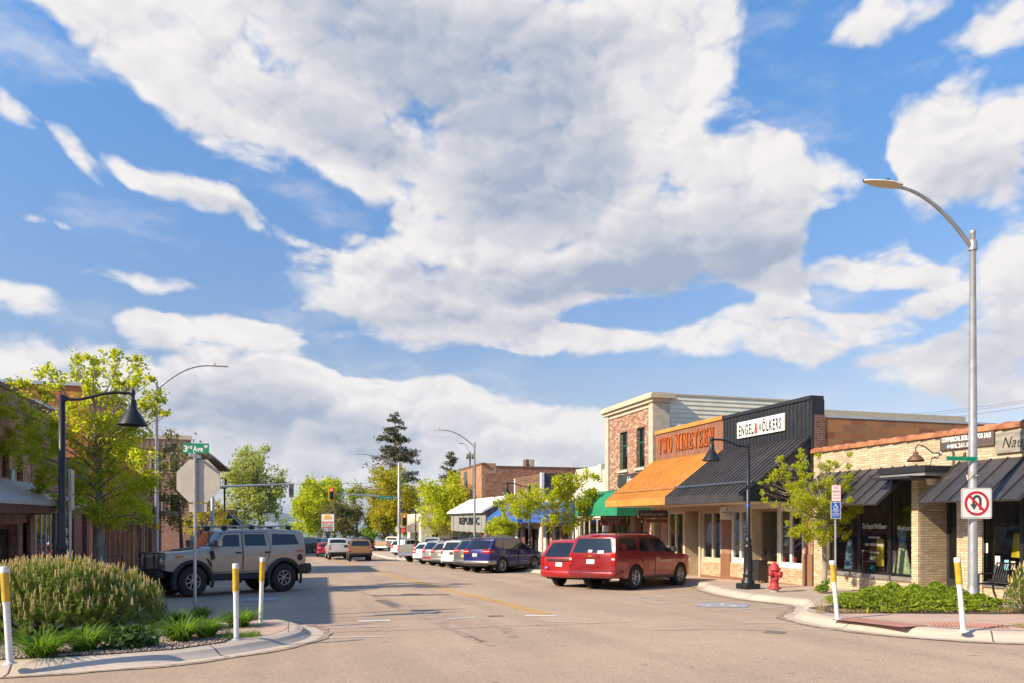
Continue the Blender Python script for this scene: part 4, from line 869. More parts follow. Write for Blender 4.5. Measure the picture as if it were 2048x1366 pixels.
def left_row():
    def upper(par, a0, a1, z0, z1): return win(par, L_, a0, a1, z0, z1, .12, .07, 'rust_timber', 'dark_glass', trans=((z0 + z1) / 2,))
    r = thing('block_front_building', 'two-storey brown block building with narrow upstairs windows and metal porch roof', 'building', (XL, 24, GZ(24)))
    mb = MB(); ups = [(28.35, 29.0, 3.0, 4.2), (29.75, 30.35, 2.95, 4.15), (25.9, 26.5, 3.0, 4.2), (23.4, 24, 3.0, 4.2)]; shop = [(30.3, 30.75, -.6, 1.5), (26.6, 29.9, -1.2, 1.45)]
    wallh(mb, L_, 14.0, 31.2, -1.6, 5.95, .4, ups + shop); fbox(mb, Fc('-Y', 14.0), -24, XL - .4, -.4, 0, -1.6, 5.95); mb.build('wall', 'brown_block', r)
    c = MB(); fbox(c, L_, 13.9, 31.25, -.45, .06, 5.95, 6.1); c.build('coping', 'rail_brown', r)
    for u in ups: upper(r, *u)
    win(r, L_, 30.3, 30.75, -.6, 1.5, .1, .06, 'rust_timber', 'shop_glass'); win(r, L_, 26.6, 29.9, -1.2, 1.45, .25, .16, 'rust_timber', 'shop_glass', mull=(28.2,)); room(r, L_, 26.4, 31, -1.2, 1.8, 3, 'beige_room', 'wood_floor', .45)
    p = MB(); fbox(p, L_, 30.75, 31.25, -.3, .12, -1.6, 1.75); p.build('pier', 'dark_red_brick', r)
    o = MB(); o.add([L_.P(a, q, z) for a in (20.0, 31.55) for (q, z) in ((.0, 2.95), (1.75, 2.15), (1.75, 2.05), (.0, 2.8))], [(0, 1, 5, 4), (1, 2, 6, 5), (2, 3, 7, 6), (0, 3, 2, 1), (4, 5, 6, 7)])
    for i in range(38): a = 20.15 + i * .30; o.add([L_.P(aa, q, z) for aa in (a - .02, a + .02) for (q, z) in ((0, 2.985), (1.75, 2.185))], [(0, 2, 3, 1)])
    po = o.build('porch_roof', 'metal_roof_grey', r); f = MB(); fbox(f, L_, 20, 31.5, 1.5, 1.7, 1.8, 2.06); fbox(f, L_, 31.25, 31.5, 0, 1.55, 1.8, 2.06); f.build('fascia', 'rust_timber', po)
    s = MB(); fbox(s, L_, 29.05, 29.4, .01, .05, 1.9 + .75, 3.35); s.build('poster', M('poster_teal', (.42, .52, .46), .6, var=.25, scale=6), r)
    rf = MB(); rf.box((-24, 14.4, 5.4), (XL - .4, 31.2, 5.5)); rf.build('roof', 'flat_roofing', r)
    r = thing('dark_brick_shop', 'dark red brick shop with grey coping and tall grey-framed windows', 'building', (XL, 33, GZ(33)))
    mb = MB(); wallh(mb, L_, 31.28, 35.0, -1.8, 5.95, .4, [(31.5, 34.8, -.55, 2.7)]); mb.build('wall', 'dark_red_brick', r); c = MB(); fbox(c, L_, 31.28, 35.05, -.5, .1, 5.95, 6.08); c.build('coping', 'metal_roof_grey', r)
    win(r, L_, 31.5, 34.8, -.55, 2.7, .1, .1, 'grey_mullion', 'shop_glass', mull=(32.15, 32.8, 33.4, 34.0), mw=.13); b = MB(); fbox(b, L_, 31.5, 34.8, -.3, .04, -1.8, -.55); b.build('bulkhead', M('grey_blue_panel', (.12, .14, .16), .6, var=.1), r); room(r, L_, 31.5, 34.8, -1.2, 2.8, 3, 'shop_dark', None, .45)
    rf = MB(); fbox(rf, L_, 31.3, 35, -15, -.4, 5.3, 5.4); rf.build('roof', 'flat_roofing', r)
    r = thing('maroon_shop', 'low shop with maroon panels and pale door posts in the shade', 'building', (XL, 37, GZ(37)))
    mb = MB(); wallh(mb, L_, 35.05, 39.55, -1.9, 4.2, .35, [(35.6, 37.0, -1.0, 1.9), (38.2, 39.1, -1.2, 1.9)]); mb.build('wall', 'maroon_paint', r); win(r, L_, 35.6, 37, -1.0, 1.9, .1, .09, 'cream_trim', 'shop_glass'); win(r, L_, 38.2, 39.1, -1.2, 1.9, .2, .09, 'cream_trim', 'dark_glass', name='door'); room(r, L_, 35.4, 39.3, -1.2, 2, 2.5, 'shop_dark', None, .4)
    rf = MB(); fbox(rf, L_, 35.05, 39.5, -15, -.35, 4, 4.1); rf.build('roof', 'flat_roofing', r)
    r = thing('orange_brick_building', 'tall orange brick building rising behind the big street tree', 'building', (XL, 45, GZ(45)))
    mb = MB(); wallh(mb, L_, 39.6, 50.5, -2.2, 7.9, .4, [(41 + i * 2.4, 42 + i * 2.4, 4.0, 6.0) for i in range(4)] + [(40.2 + i * 1.25, 41.25 + i * 1.25, -1.5, 1.6) for i in range(8)]); fbox(mb, Fc('-Y', 39.6), -22, XL - .4, -.4, 0, -2.2, 7.9); mb.build('wall', M('orange_render', (.58, .19, .07), .85, var=.15, scale=1.5, bmp=.3, bscale=6), r)
    c = MB(); fbox(c, L_, 39.5, 50.6, -.5, .08, 7.9, 8.05); fbox(c, Fc('-Y', 39.6), -22, XL - .5, -.5, .08, 7.9, 8.05); c.build('coping', 'metal_roof_grey', r)
    for i in range(4): upper(r, 41 + i * 2.4, 42 + i * 2.4, 4.0, 6.0)
    for i in range(8): win(r, L_, 40.2 + i * 1.25, 41.25 + i * 1.25, -1.5, 1.6, .12, .06, 'grey_mullion', 'dark_glass')
    rf = MB(); rf.box((-22, 40, 7.2), (XL - .4, 50.5, 7.3)); rf.build('roof', 'flat_roofing', r)
    r = thing('stone_front_shop', 'row shop with dark timber piers beyond the second street tree', 'building', (XL, 55, GZ(55)))
    mb = MB(); wallh(mb, L_, 50.55, 60.5, -2.4, 4.6, .35, [(51.2 + i * 1.9, 52.7 + i * 1.9, -1.6, 1.4) for i in range(5)]); fbox(mb, Fc('-Y', 60.5), -20, XL, 0, .3, -2.4, 4.6); mb.build('wall', 'dark_red_brick', r)
    for i in range(5): win(r, L_, 51.2 + i * 1.9, 52.7 + i * 1.9, -1.6, 1.4, .12, .1, 'cream_trim' if i % 2 else 'rust_timber', 'shop_glass')
    rf = MB(); fbox(rf, L_, 50.55, 60.2, -11, -.35, 4.2, 4.3); fbox(rf, L_, 51, 60, .02, 1.3, 2.0, 2.2); rf.build('roof', 'flat_roofing', r)
    # far corner building with shingled eaves and a balcony
    F2 = Fc('+X', -9.3); r = thing('gabled_corner_building', 'three-storey brick corner building with tiled eaves and small black balcony', 'building', (-9.3, 88, GZ(88)))
    mb = MB(); wallh(mb, F2, 80, 104, -2.8, 8.9, .4, [(81.5, 83, 6.2, 7.9), (86, 88, 6.0, 7.9), (92, 94, 6.0, 7.9), (98, 100, 6.0, 7.9), (82, 85, -1.6, 1), (88, 91, -1.6, 1)]); fbox(mb, Fc('-Y', 80), -16, -9.7, -.4, 0, -2.8, 9.6); mb.build('wall', 'dark_red_brick', r)
    for a0, a1, z0, z1 in ((81.5, 83, 6.2, 7.9), (86, 88, 6.0, 7.9), (92, 94, 6.0, 7.9), (98, 100, 6.0, 7.9), (82, 85, -1.6, 1), (88, 91, -1.6, 1)): win(r, F2, a0, a1, z0, z1, .12, .1, 'rust_timber', 'dark_glass')
    g = Fc('-Y', 80)
    for a0 in (-14.6, -12.9, -11.2): win(r, g, a0, a0 + 1.1, 6.2, 8.2, -.06, .1, 'cream_trim', 'dark_glass'); win(r, g, a0, a0 + 1.1, 2.2, 4.2, -.06, .1, 'cream_trim', 'dark_glass')
    c = MB(); fbox(c, g, -16.2, -9.2, -.4, .2, 9.5, 9.9); c.build('parapet_trim', 'cream_trim', r); c = MB(); fbox(c, g, -16.2, -9.25, -.3, .12, 8.6, 9.48)
    for i in range(14): fbox(c, g, -16 + i * .48, -15.9 + i * .48, .12, .16, 8.6, 9.45)
    c.build('parapet_panel', M('batten_tan', (.30, .19, .13), .8, var=.15), r)
    e = MB(); e.add([F2.P(a, o, z) for a in (84, 106) for (o, z) in ((0, 9.6), (1.9, 8.2), (1.9, 8.0), (0, 8.0))], [(0, 1, 5, 4), (1, 2, 6, 5), (2, 3, 7, 6), (0, 3, 2, 1), (4, 5, 6, 7)])
    for i in range(36): a = 84.1 + i * .6; e.add([F2.P(aa, o, z) for aa in (a - .1, a + .1) for (o, z) in ((0, 9.66), (1.92, 8.25))], [(0, 2, 3, 1)])
    e.build('eaves', M('brown_tile', (.13, .085, .07), .75, var=.25, scale=3), r)
    b = MB(); fbox(b, F2, 103, 106, .0, 1.5, 5.7, 5.85)
    for i in range(11): fbox(b, F2, 103.02 + i * .29, 103.06 + i * .29, 1.44, 1.48, 5.85, 6.9)
    for i in range(6): fbox(b, F2, 103.02, 103.06, .05 + i * .28, .09 + i * .28, 5.85, 6.9)
    fbox(b, F2, 103, 106, 1.42, 1.5, 6.9, 6.98); fbox(b, F2, 103, 103.08, 0, 1.5, 6.9, 6.98); fbox(b, F2, 103.05, 105.9, 1.41, 1.44, 5.85, 6.4); b.tube([F2.P(104.5, 1.3, -2.4), F2.P(104.5, 1.3, 5.7)], .12); b.build('balcony', 'black_paint', r)
    rf = MB(); rf.box((-16, 80.4, 8.4), (-9.7, 104, 8.5)); rf.box((-16, 103.7, -2.8), (-9.7, 104, 8.4)); rf.build('roof', 'flat_roofing', r)
    F3 = Fc('+X', -7.6); r = thing('striped_awning_shop', 'low brick shop with two striped awnings below the corner building', 'building', (-7.6, 112, GZ(100)))
    mb = MB(); fbox(mb, F3, 106, 124, -6, 0, -2.9, 3.0, 0); mb.build('wall', 'orange_brick', r)
    for a in (108, 115): 
        w = MB(); n = 12
        for i in range(n): w.add([F3.P(aa, o, z) for aa in (a + i * .36, a + (i + 1) * .36) for (o, z) in ((.02, 2.3), (1.4, .9))], [(0, 2, 3, 1)], i % 2)
        for s in (a, a + n * .36): w.face([F3.P(s, .02, 2.3), F3.P(s, 1.4, .9), F3.P(s, .02, .9)], 0)
        w.build('awning', ['black_board', 'white_trim'], r); win(r, F3, a + .3, a + 3.6, -1.8, .9, -.06, .1, 'black_paint', 'dark_glass')
tan_building(); terracotta_building(); brick_two_storey(); far_right_row(); left_row()

def wall_signs():
    sign_board('shop_sign', 'white board with dark capitals and a red ampersand on the black shopfront', R_, 23.1, .09, 4.93, 2.79, .60, .06, 'sign_white',
               [('ENGEL', .38, -.80, -.02, dict(width=.93, bold=.009, space=1.2)), ('&', .38, -.19, -.02, dict(mat='red_letter', bold=.02, width=.22)), ('V\u00d6LKERS', .38, .60, -.02, dict(width=1.28, bold=.009, space=1.2))], 'black_letter', group='signs on the shopfronts')
    r = thing('shop_sign', 'orange raised serif letters reading TWO NINETEEN on brown boards', 'sign', R_.P(28.45, .1, 4.95), group='signs on the shopfronts')
    mb = MB(); serif_text(mb, 'TWO NINETEEN', R_, 28.42, 4.94, .70, 4.7, .07, .11); mb.build('lettering', 'orange_letter', r)
    sign_board('shop_sign', 'weathered black board with white script under the two brick windows', R_, 33.75, .05, 3.58, 2.95, .62, .05, 'sign_black_old', [('Ideas', .36, .1, 0, dict(shear=.3, bold=.01, wide=.8))], 'white_letter', group='signs on the shopfronts')
    sign_board('sale_sign', 'brown board with white for-sale lettering below the clay tiles', R_, 14.66, .04, 3.56, 1.56, .36, .03, 'sign_brown', [('COMMERCIAL BUILDING FOR SALE', .115, 0, .09, dict(width=1.42, bold=.006)), ('406.261.0', .11, -.18, -.085, dict(width=.55, bold=.004)), ('\u25cf', .09, -.5, -.085, dict(mat=M('sky_blue_dot', (.25, .5, .65), .5)))], 'white_letter', group='signs on the shopfronts')
    sign_board('shop_sign', 'weathered grey wood board with black script at the tan shop\'s corner', R_, 12.95, .05, 3.42, 1.76, .50, .05, 'weathered_wood', [('Nauga', .27, -.3, 0, dict(shear=.35, wide=.75, bold=-.004))], 'black_letter', group='signs on the shopfronts')
    # hanging signs under the awning, square to the street
    H = Fc('-Y', 28.9); a = onY(1297, 1028, 28.9); w = onY(1334, 1028, 28.9).x - onY(1279, 1028, 28.9).x
    r = sign_board('hanging_sign', 'purple b clothing store sign hung under the orange awning', H, a.x + .2, 0, a.z, w * 1.0, .25, .05, 'purple_board', [('b clothing store', .13, 0, .0, dict(width=w * .86))], 'gold_letter', group='signs hanging under the awnings', frame_mat='rust_timber')
    c = MB(); [c.tube([H.P(a.x + .2 + s * .4, 0, a.z + .16), H.P(a.x + .2 + s * .4, 0, 2.17)], .008, 5) for s in (-1, 1)]; c.build('chain', 'black_paint', r)
    b = onY(1300, 1042, 28.95); H = Fc('-Y', 28.95)
    r = sign_board('hanging_sign', 'narrow dark wooden sign hung below the purple one', H, b.x + .2, 0, b.z, w * .95, .14, .05, 'rust_timber', [('C', .11, -.42, 0, {})], 'gold_letter', group='signs hanging under the awnings')
    c = MB(); [c.tube([H.P(b.x + .2 + s * .4, 0, b.z + .07), H.P(b.x + .2 + s * .4, .03, a.z - .16)], .006, 5) for s in (-1, 1)]; c.build('chain', 'black_paint', r)
    H = Fc('-Y', 24.9); a = onY(1454, 1025, 24.9); w = .60
    r = sign_board('hanging_sign', 'white sign with dark print hung before the brick pier', H, a.x, 0, a.z - .03, .60, .48, .04, 'sign_white', [('\u25c6', .06, 0, .14, {}), ('ENGEL&V\u00d6LKERS', .055, 0, .03, dict(width=.46)), ('406.883.0000', .035, .06, -.06, dict(width=.34)), ('_______', .02, 0, -.14, dict(mat='red_letter', width=.5))], 'black_letter', group='signs hanging under the awnings')
    c = MB(); [c.tube([H.P(a.x + s * .2, 0, a.z + .2), H.P(a.x + s * .2, 0, 2.17)], .007, 5) for s in (-1, 1)]; c.build('chain', 'black_paint', r)
    H = Fc('-Y', 34.6); a = onY(1226, 1040, 34.6)
    sign_board('hanging_sign', 'maroon board with pale script hung under the green awning', H, a.x, 0, a.z, 1.35, .55, .05, 'maroon_board', [('Alpine Wine Salon', .11, 0, .1, dict(shear=.3, width=1.15)), ('Fine Wine & Gifts', .07, 0, -.05, dict(width=.75)), ('Open Daily', .06, 0, -.16, dict(width=.6))], 'gold_letter', group='signs hanging under the awnings')
    # script on the tan shop's glass
    r = thing('window_lettering', 'white script lettering on the tan shop\'s left window pane', 'lettering', R_.P(17.9, -.1, 1.2)); n = R_.n; l = MB()
    for s, h, dz, w, sh in (('The Purple Wildflower', .16, 1.42, .95, .35), ('trend design', .07, 1.10, .45, 0), ('HOME \u00b7 VINTAGE \u00b7 HANDMADE', .075, .88, .72, 0), ('boutique', .06, .66, .36, .3)): put_text(l, s, h, R_.P(17.9, -.128, dz), R_.u, n, width=w, shear=sh, ex=.001)
    l.build('script', 'white_letter', r)
    l = MB(); put_text(l, 'Welcome', .14, R_.P(16.75, -.128, 1.38), R_.u, n, width=.55, shear=.4, ex=.001); tag(l.build('window_lettering', 'white_letter'), 'small Welcome script on the pane beside the brick pier', 'lettering')
wall_signs()
# ------------------------------------------------------------------ vehicles
def paint(name, col, metal=.25, rough=.32):
    m, t, p = newmat(name)
    d = sstep(t, noise_fac(t, 2.5, 5), .35, .75); low = mth(t, 'MULTIPLY', d, .07)
    t.links.new(mixc(t, low, col, tuple(.6 * c + .4 * q for c, q in zip(col, (.25, .2, .16)))), p.inputs['Base Color'])
    t.links.new(mth(t, 'MULTIPLY_ADD', d, .15, rough), p.inputs['Roughness'])
    p.inputs['Metallic'].default_value = metal; p.inputs['Coat Weight'].default_value = .8; p.inputs['Coat Roughness'].default_value = .05
    return name
M('car_glass', (.012, .014, .015), .04, 0, var=.2, scale=1, coat=.6); M('tyre_rubber', (.022, .021, .020), .85, var=.25, scale=12); M('alloy', (.42, .41, .39), .32, .85, var=.1); M('chrome', (.60, .60, .60), .15, 1.0, var=.05)
M('black_trim', (.022, .022, .024), .6, var=.15); M('lamp_red', (.42, .012, .012), .12, var=.15, coat=1); M('lamp_clear', (.62, .62, .60), .1, .2, var=.1, coat=1); M('lamp_amber', (.55, .19, .02), .15, var=.1, coat=1)
M('plate_white', (.60, .60, .58), .5, var=.25, scale=30); M('plate_yellow', (.55, .45, .08), .5, var=.2, scale=30); M('underside', (.015, .014, .013), .9); M('sticker_white', (.72, .72, .70), .6)

def interp(P, x):
    P = sorted(P); 
    if x <= P[0][0]: return P[0][1]
    for (a, u), (b, v) in zip(P, P[1:]):
        if x <= b: return u + (v - u) * (x - a) / (b - a) if b > a else v
    return P[-1][1]

class Car:
    def __init__(s, sp):
        s.sp = sp; g = sp.get
        s.hw = sp['W'] / 2; s.ax = sp['wb'] / 2; s.xf = s.ax + sp['fo']; s.xr = -s.ax - sp['ro']; s.r = sp['r']; s.ar = g('arch', s.r * 1.16)
        s.top_ = sorted(sp['top']); s.belt_ = sp['belt']; s.roof = max(z for _, z in s.top_); s.tum = g('tumble', .17); s.zs = sp['zs']
        s.front = sp.get('front', [(0, -.06), (.5, 0), (1.2, -.06)]); s.rear = sp.get('rear', [(0, .05), (.55, 0), (1.0, .02), (1.9, .2)])
        s.bf = g('bf', .14); s.br = g('br', .07); s.rad = g('rad', .07); s.crown = g('crown', .035); s.lf, s.lr = g('lf', .55), g('lr', .5)
        s.tapf = g('tapf', .10); s.tapr = g('tapr', .05)
    def top(s, x): return interp(s.top_, x)
    def bot(s, x):
        z = interp(s.sp.get('bot', [(s.xr, s.zs + .12), (s.xr + .5, s.zs + .05), (-s.ax, s.zs), (s.ax, s.zs), (s.xf - .5, s.zs), (s.xf, s.zs + .05)]), x)
        for a in (s.ax, -s.ax):
            if abs(x - a) < s.ar: z = max(z, s.r + sqrt(max(0, s.ar ** 2 - (x - a) ** 2)) * .98)
        return z
    def belt(s, x): return min(interp(s.belt_, x), s.top(x) - .10)
    def y(s, x, z):
        pf = 1 - s.tapf * max(0, 1 - (s.xf - x) / .8) ** 2.2 - s.tapr * max(0, 1 - (x - s.xr) / .7) ** 2.2
        b = interp(s.belt_, x)
        if z <= b:
            t = (z - s.zs) / (b - s.zs); zf = .955 + .045 * sin(min(1, max(0, t)) * 1.35 / .75 * .87) if t < .75 else 1.0 - .022 * (t - .75) / .25
        else:
            t = (z - b) / max(.2, s.roof - b); zf = .978 - s.tum * min(t, 1.1) ** 1.15
        return s.hw * pf * zf
    def lean(s, x, z, f):
        wf = max(0, 1 - (s.xf - x) / s.lf); wr = max(0, 1 - (x - s.xr) / s.lr)
        return x + wf * (interp(s.front, z) + s.bf * (1 - f * f)) + wr * (interp(s.rear, z) - s.br * (1 - f * f))
    def side(s, x, z, off=0., sgn=1): return Vector((s.lean(x, z, 1), sgn * (s.y(x, z) + off), z))
    def ringx(s, x):
        b, t = s.bot(x), s.top(x); be = max(s.belt(x), b + .02); r = min(s.rad, (t - be) * .8); P = []
        for i in range(7): z = b + (be - b) * i / 6; P.append((1, s.y(x, z), z))
        for i in range(1, 4): z = be + (t - r - be) * i / 3; P.append((1, s.y(x, z), z))
        ye = P[-1][1]; P.append((.985, ye - r * .28, t - r * .33)); P.append((.95, ye - r, t))
        yy = ye - r
        for f in (.75, .5, .25, 0): P.append((f, yy * f, t + s.crown * (1 - f * f)))
        return P
    def stations(s):
        xs = [s.xf - d for d in (0, .08, .2, .35, .55)] + [s.xr + d for d in (0, .06, .16, .3, .5)] + [p[0] for p in s.top_]
        for a in (s.ax, -s.ax): xs += [a + s.ar * cos(t) for t in np.linspace(0, pi, 13)] + [a - s.ar * 1.001, a + s.ar * 1.001]
        xs += list(np.linspace(s.xr + .5, s.xf - .5, 14)); xs = sorted(x for x in xs if s.xr - 1e-6 <= x <= s.xf + 1e-6)
        out = []
        for x in xs:
            if not out or x - out[-1] > .002: out.append(x)
        return out
    def body(s, mat, clad=None):
        mb = MB(); X = s.stations(); rows = [s.ringx(x) for x in X]; n = len(rows[0])
        for sg in (1, -1):
            G = [[(s.lean(x, p[2], p[0]), sg * p[1], p[2]) for p in r] for x, r in zip(X, rows)]
            for i in range(len(X) - 1):
                for j in range(n - 1):
                    zc = (rows[i][j][2] + rows[i][j + 1][2] + rows[i + 1][j][2] + rows[i + 1][j + 1][2]) / 4
                    q = [G[i][j], G[i][j + 1], G[i + 1][j + 1], G[i + 1][j]]
                    mb.add(q if sg > 0 else q[::-1], [(0, 1, 2, 3)], 1 if clad and zc < clad else 0, True)
        for x, dirn in ((s.xf, 1), (s.xr, -1)):
            R = s.ringx(x)[:12]; fs = (1, .9, .7, .35, 0, -.35, -.7, -.9, -1)
            g = [[(s.lean(x, z, abs(f)), f * yy, z + (s.crown * (1 - f * f) if k == 11 else 0)) for f in fs] for k, (_, yy, z) in enumerate(R)]
            mb.grid(g if dirn > 0 else [r[::-1] for r in g], 0)
            if clad:
                for k in range(len(mb.f) - (len(R) - 1) * 8, len(mb.f)):
                    if sum(mb.v[i][2] for i in mb.f[k]) / 4 < clad: mb.m[k] = 1
        return mb
    def sidepatch(s, mb, poly, off=.012, th=.02, mi=0, sides=(1, -1)):
        for sg in sides:
            o = [s.side(x, z, off, sg) for x, z in poly]; i_ = [s.side(x, z, off - th, sg) for x, z in poly]; n = len(poly)
            mb.add(o + i_, [list(range(n))] + [(k, k + n, (k + 1) % n + n, (k + 1) % n) for k in range(n)], mi)
    def endpatch(s, mb, rear, z0, z1, f0, f1, off=.012, mi=0, th=.03, shr=0.0, nz=5):
        x = s.xr if rear else s.xf; d = -1 if rear else 1; rows = []
        for k in range(nz):
            z = z0 + (z1 - z0) * k / (nz - 1); q = shr * k / (nz - 1)
            a, b = f0 + (q if f0 < 0 else 0) , f1 - (q if f1 > 0 else 0)
            rows.append([Vector((s.lean(x, z, abs(f)) + d * off, f * s.y(x, z), z)) for f in np.linspace(a, b, 7)])
        mb.grid(rows, mi, True); bk = [[p - Vector((d * th, 0, 0)) for p in r] for r in rows]
        for r, q in ((rows[0], bk[0]), (rows[-1], bk[-1]), ([r[0] for r in rows], [r[0] for r in bk]), ([r[-1] for r in rows], [r[-1] for r in bk])): mb.grid([r, q], mi, False)
    def toppatch(s, mb, xa, xb, fa=.93, off=.012, mi=0, n=5, fb=None):
        fb = fb or fa; rows = []
        for k in range(n):
            t = k / (n - 1); x = xa + (xb - xa) * t; f_ = fa + (fb - fa) * t; R = s.ringx(x); yy = R[11][1]; z = s.top(x)
            e = .02; sl = (s.top(x + e) - s.top(x - e)) / (2 * e); nn = Vector((-sl, 0, 1)).normalized()
            rows.append([Vector((s.lean(x, z, abs(f)), f * yy * 1.0, z + s.crown * (1 - f * f))) + nn * off for f in np.linspace(-f_, f_, 7)])
        mb.grid(rows, mi, True)
    def band(s, mb, rear, z0, z1, wrap=.3, off=.03, mi=0):
        """bumper bar wrapped round the end"""
        x = s.xr if rear else s.xf; d = -1 if rear else 1; R = []
        for z, o in ((z0, 0.), (z0 + .02, off), ((z0 + z1) / 2, off * 1.25), (z1 - .02, off), (z1, 0.)):
            row = [Vector((s.lean(x - d * w, z, 1), s.y(x - d * w, z) + o, z)) for w in (wrap, wrap * .5, .05)]
            row += [Vector((s.lean(x, z, abs(f)) + d * o, f * (s.y(x, z) + o * .7), z)) for f in (.97, .8, .4, 0, -.4, -.8, -.97)]
            row += [Vector((s.lean(x - d * w, z, 1), -s.y(x - d * w, z) - o, z)) for w in (.05, wrap * .5, wrap)]
            R.append(row)
        mb.grid(R, mi, True)

def wheel_parts(root, c, sg, r, tw, rim, spokes=6, rimr=.62, rimmat='alloy'):
    """tyre on a wheel: c = hub centre, sg = +1 on the left"""
    R = Matrix(((1, 0, 0), (0, 0, sg), (0, -sg, 0))).transposed() if False else Matrix.Rotation(-sg * pi / 2, 3, 'X')
    w = tw / 2; q = r * rimr; t = MB()
    t.lathe([(q, -w * .85), (q * 1.06, -w), (r * .93, -w), (r * .985, -w * .8), (r, -w * .45), (r, w * .45), (r * .985, w * .8), (r * .93, w), (q * 1.1, w * .98), (q * 1.03, w * .90)], c, 28, 0, R, cap=False)
    for k in range(28):                                             # tread blocks
        a = 2 * pi * k / 28; m = R @ Matrix.Rotation(a, 3, 'Z')
        for zz in (-.55, .55): t.obox(Vector(c) + m @ Vector((r * .995, 0, w * zz)), (r * .03, r * .14, w * .55), m, 0)
    to = t.build('wheel', 'tyre_rubber', root)
    m_ = MB(); m_.lathe([(q * 1.04, w * .93), (q * .98, w * .96), (q * .93, w * .7), (q * .88, w * .35)], c, 28, 0, R, cap=False); m_.lathe([(0, w * .30), (q * .95, w * .30), (q * .95, w * .2)], c, 20, 1, R, cap=False)
    for k in range(spokes):
        m = R @ Matrix.Rotation(2 * pi * k / spokes + .3, 3, 'Z'); m_.obox(Vector(c) + m @ Vector((q * .56, 0, w * .62)), (q * .82, q * (1.25 / spokes), w * .22), m, 0, .012)
    m_.lathe([(0, w * .86), (q * .18, w * .84), (q * .26, w * .6), (q * .28, w * .35)], c, 14, 0, R)
    m_.build('rim', [rimmat, 'underside'], to)

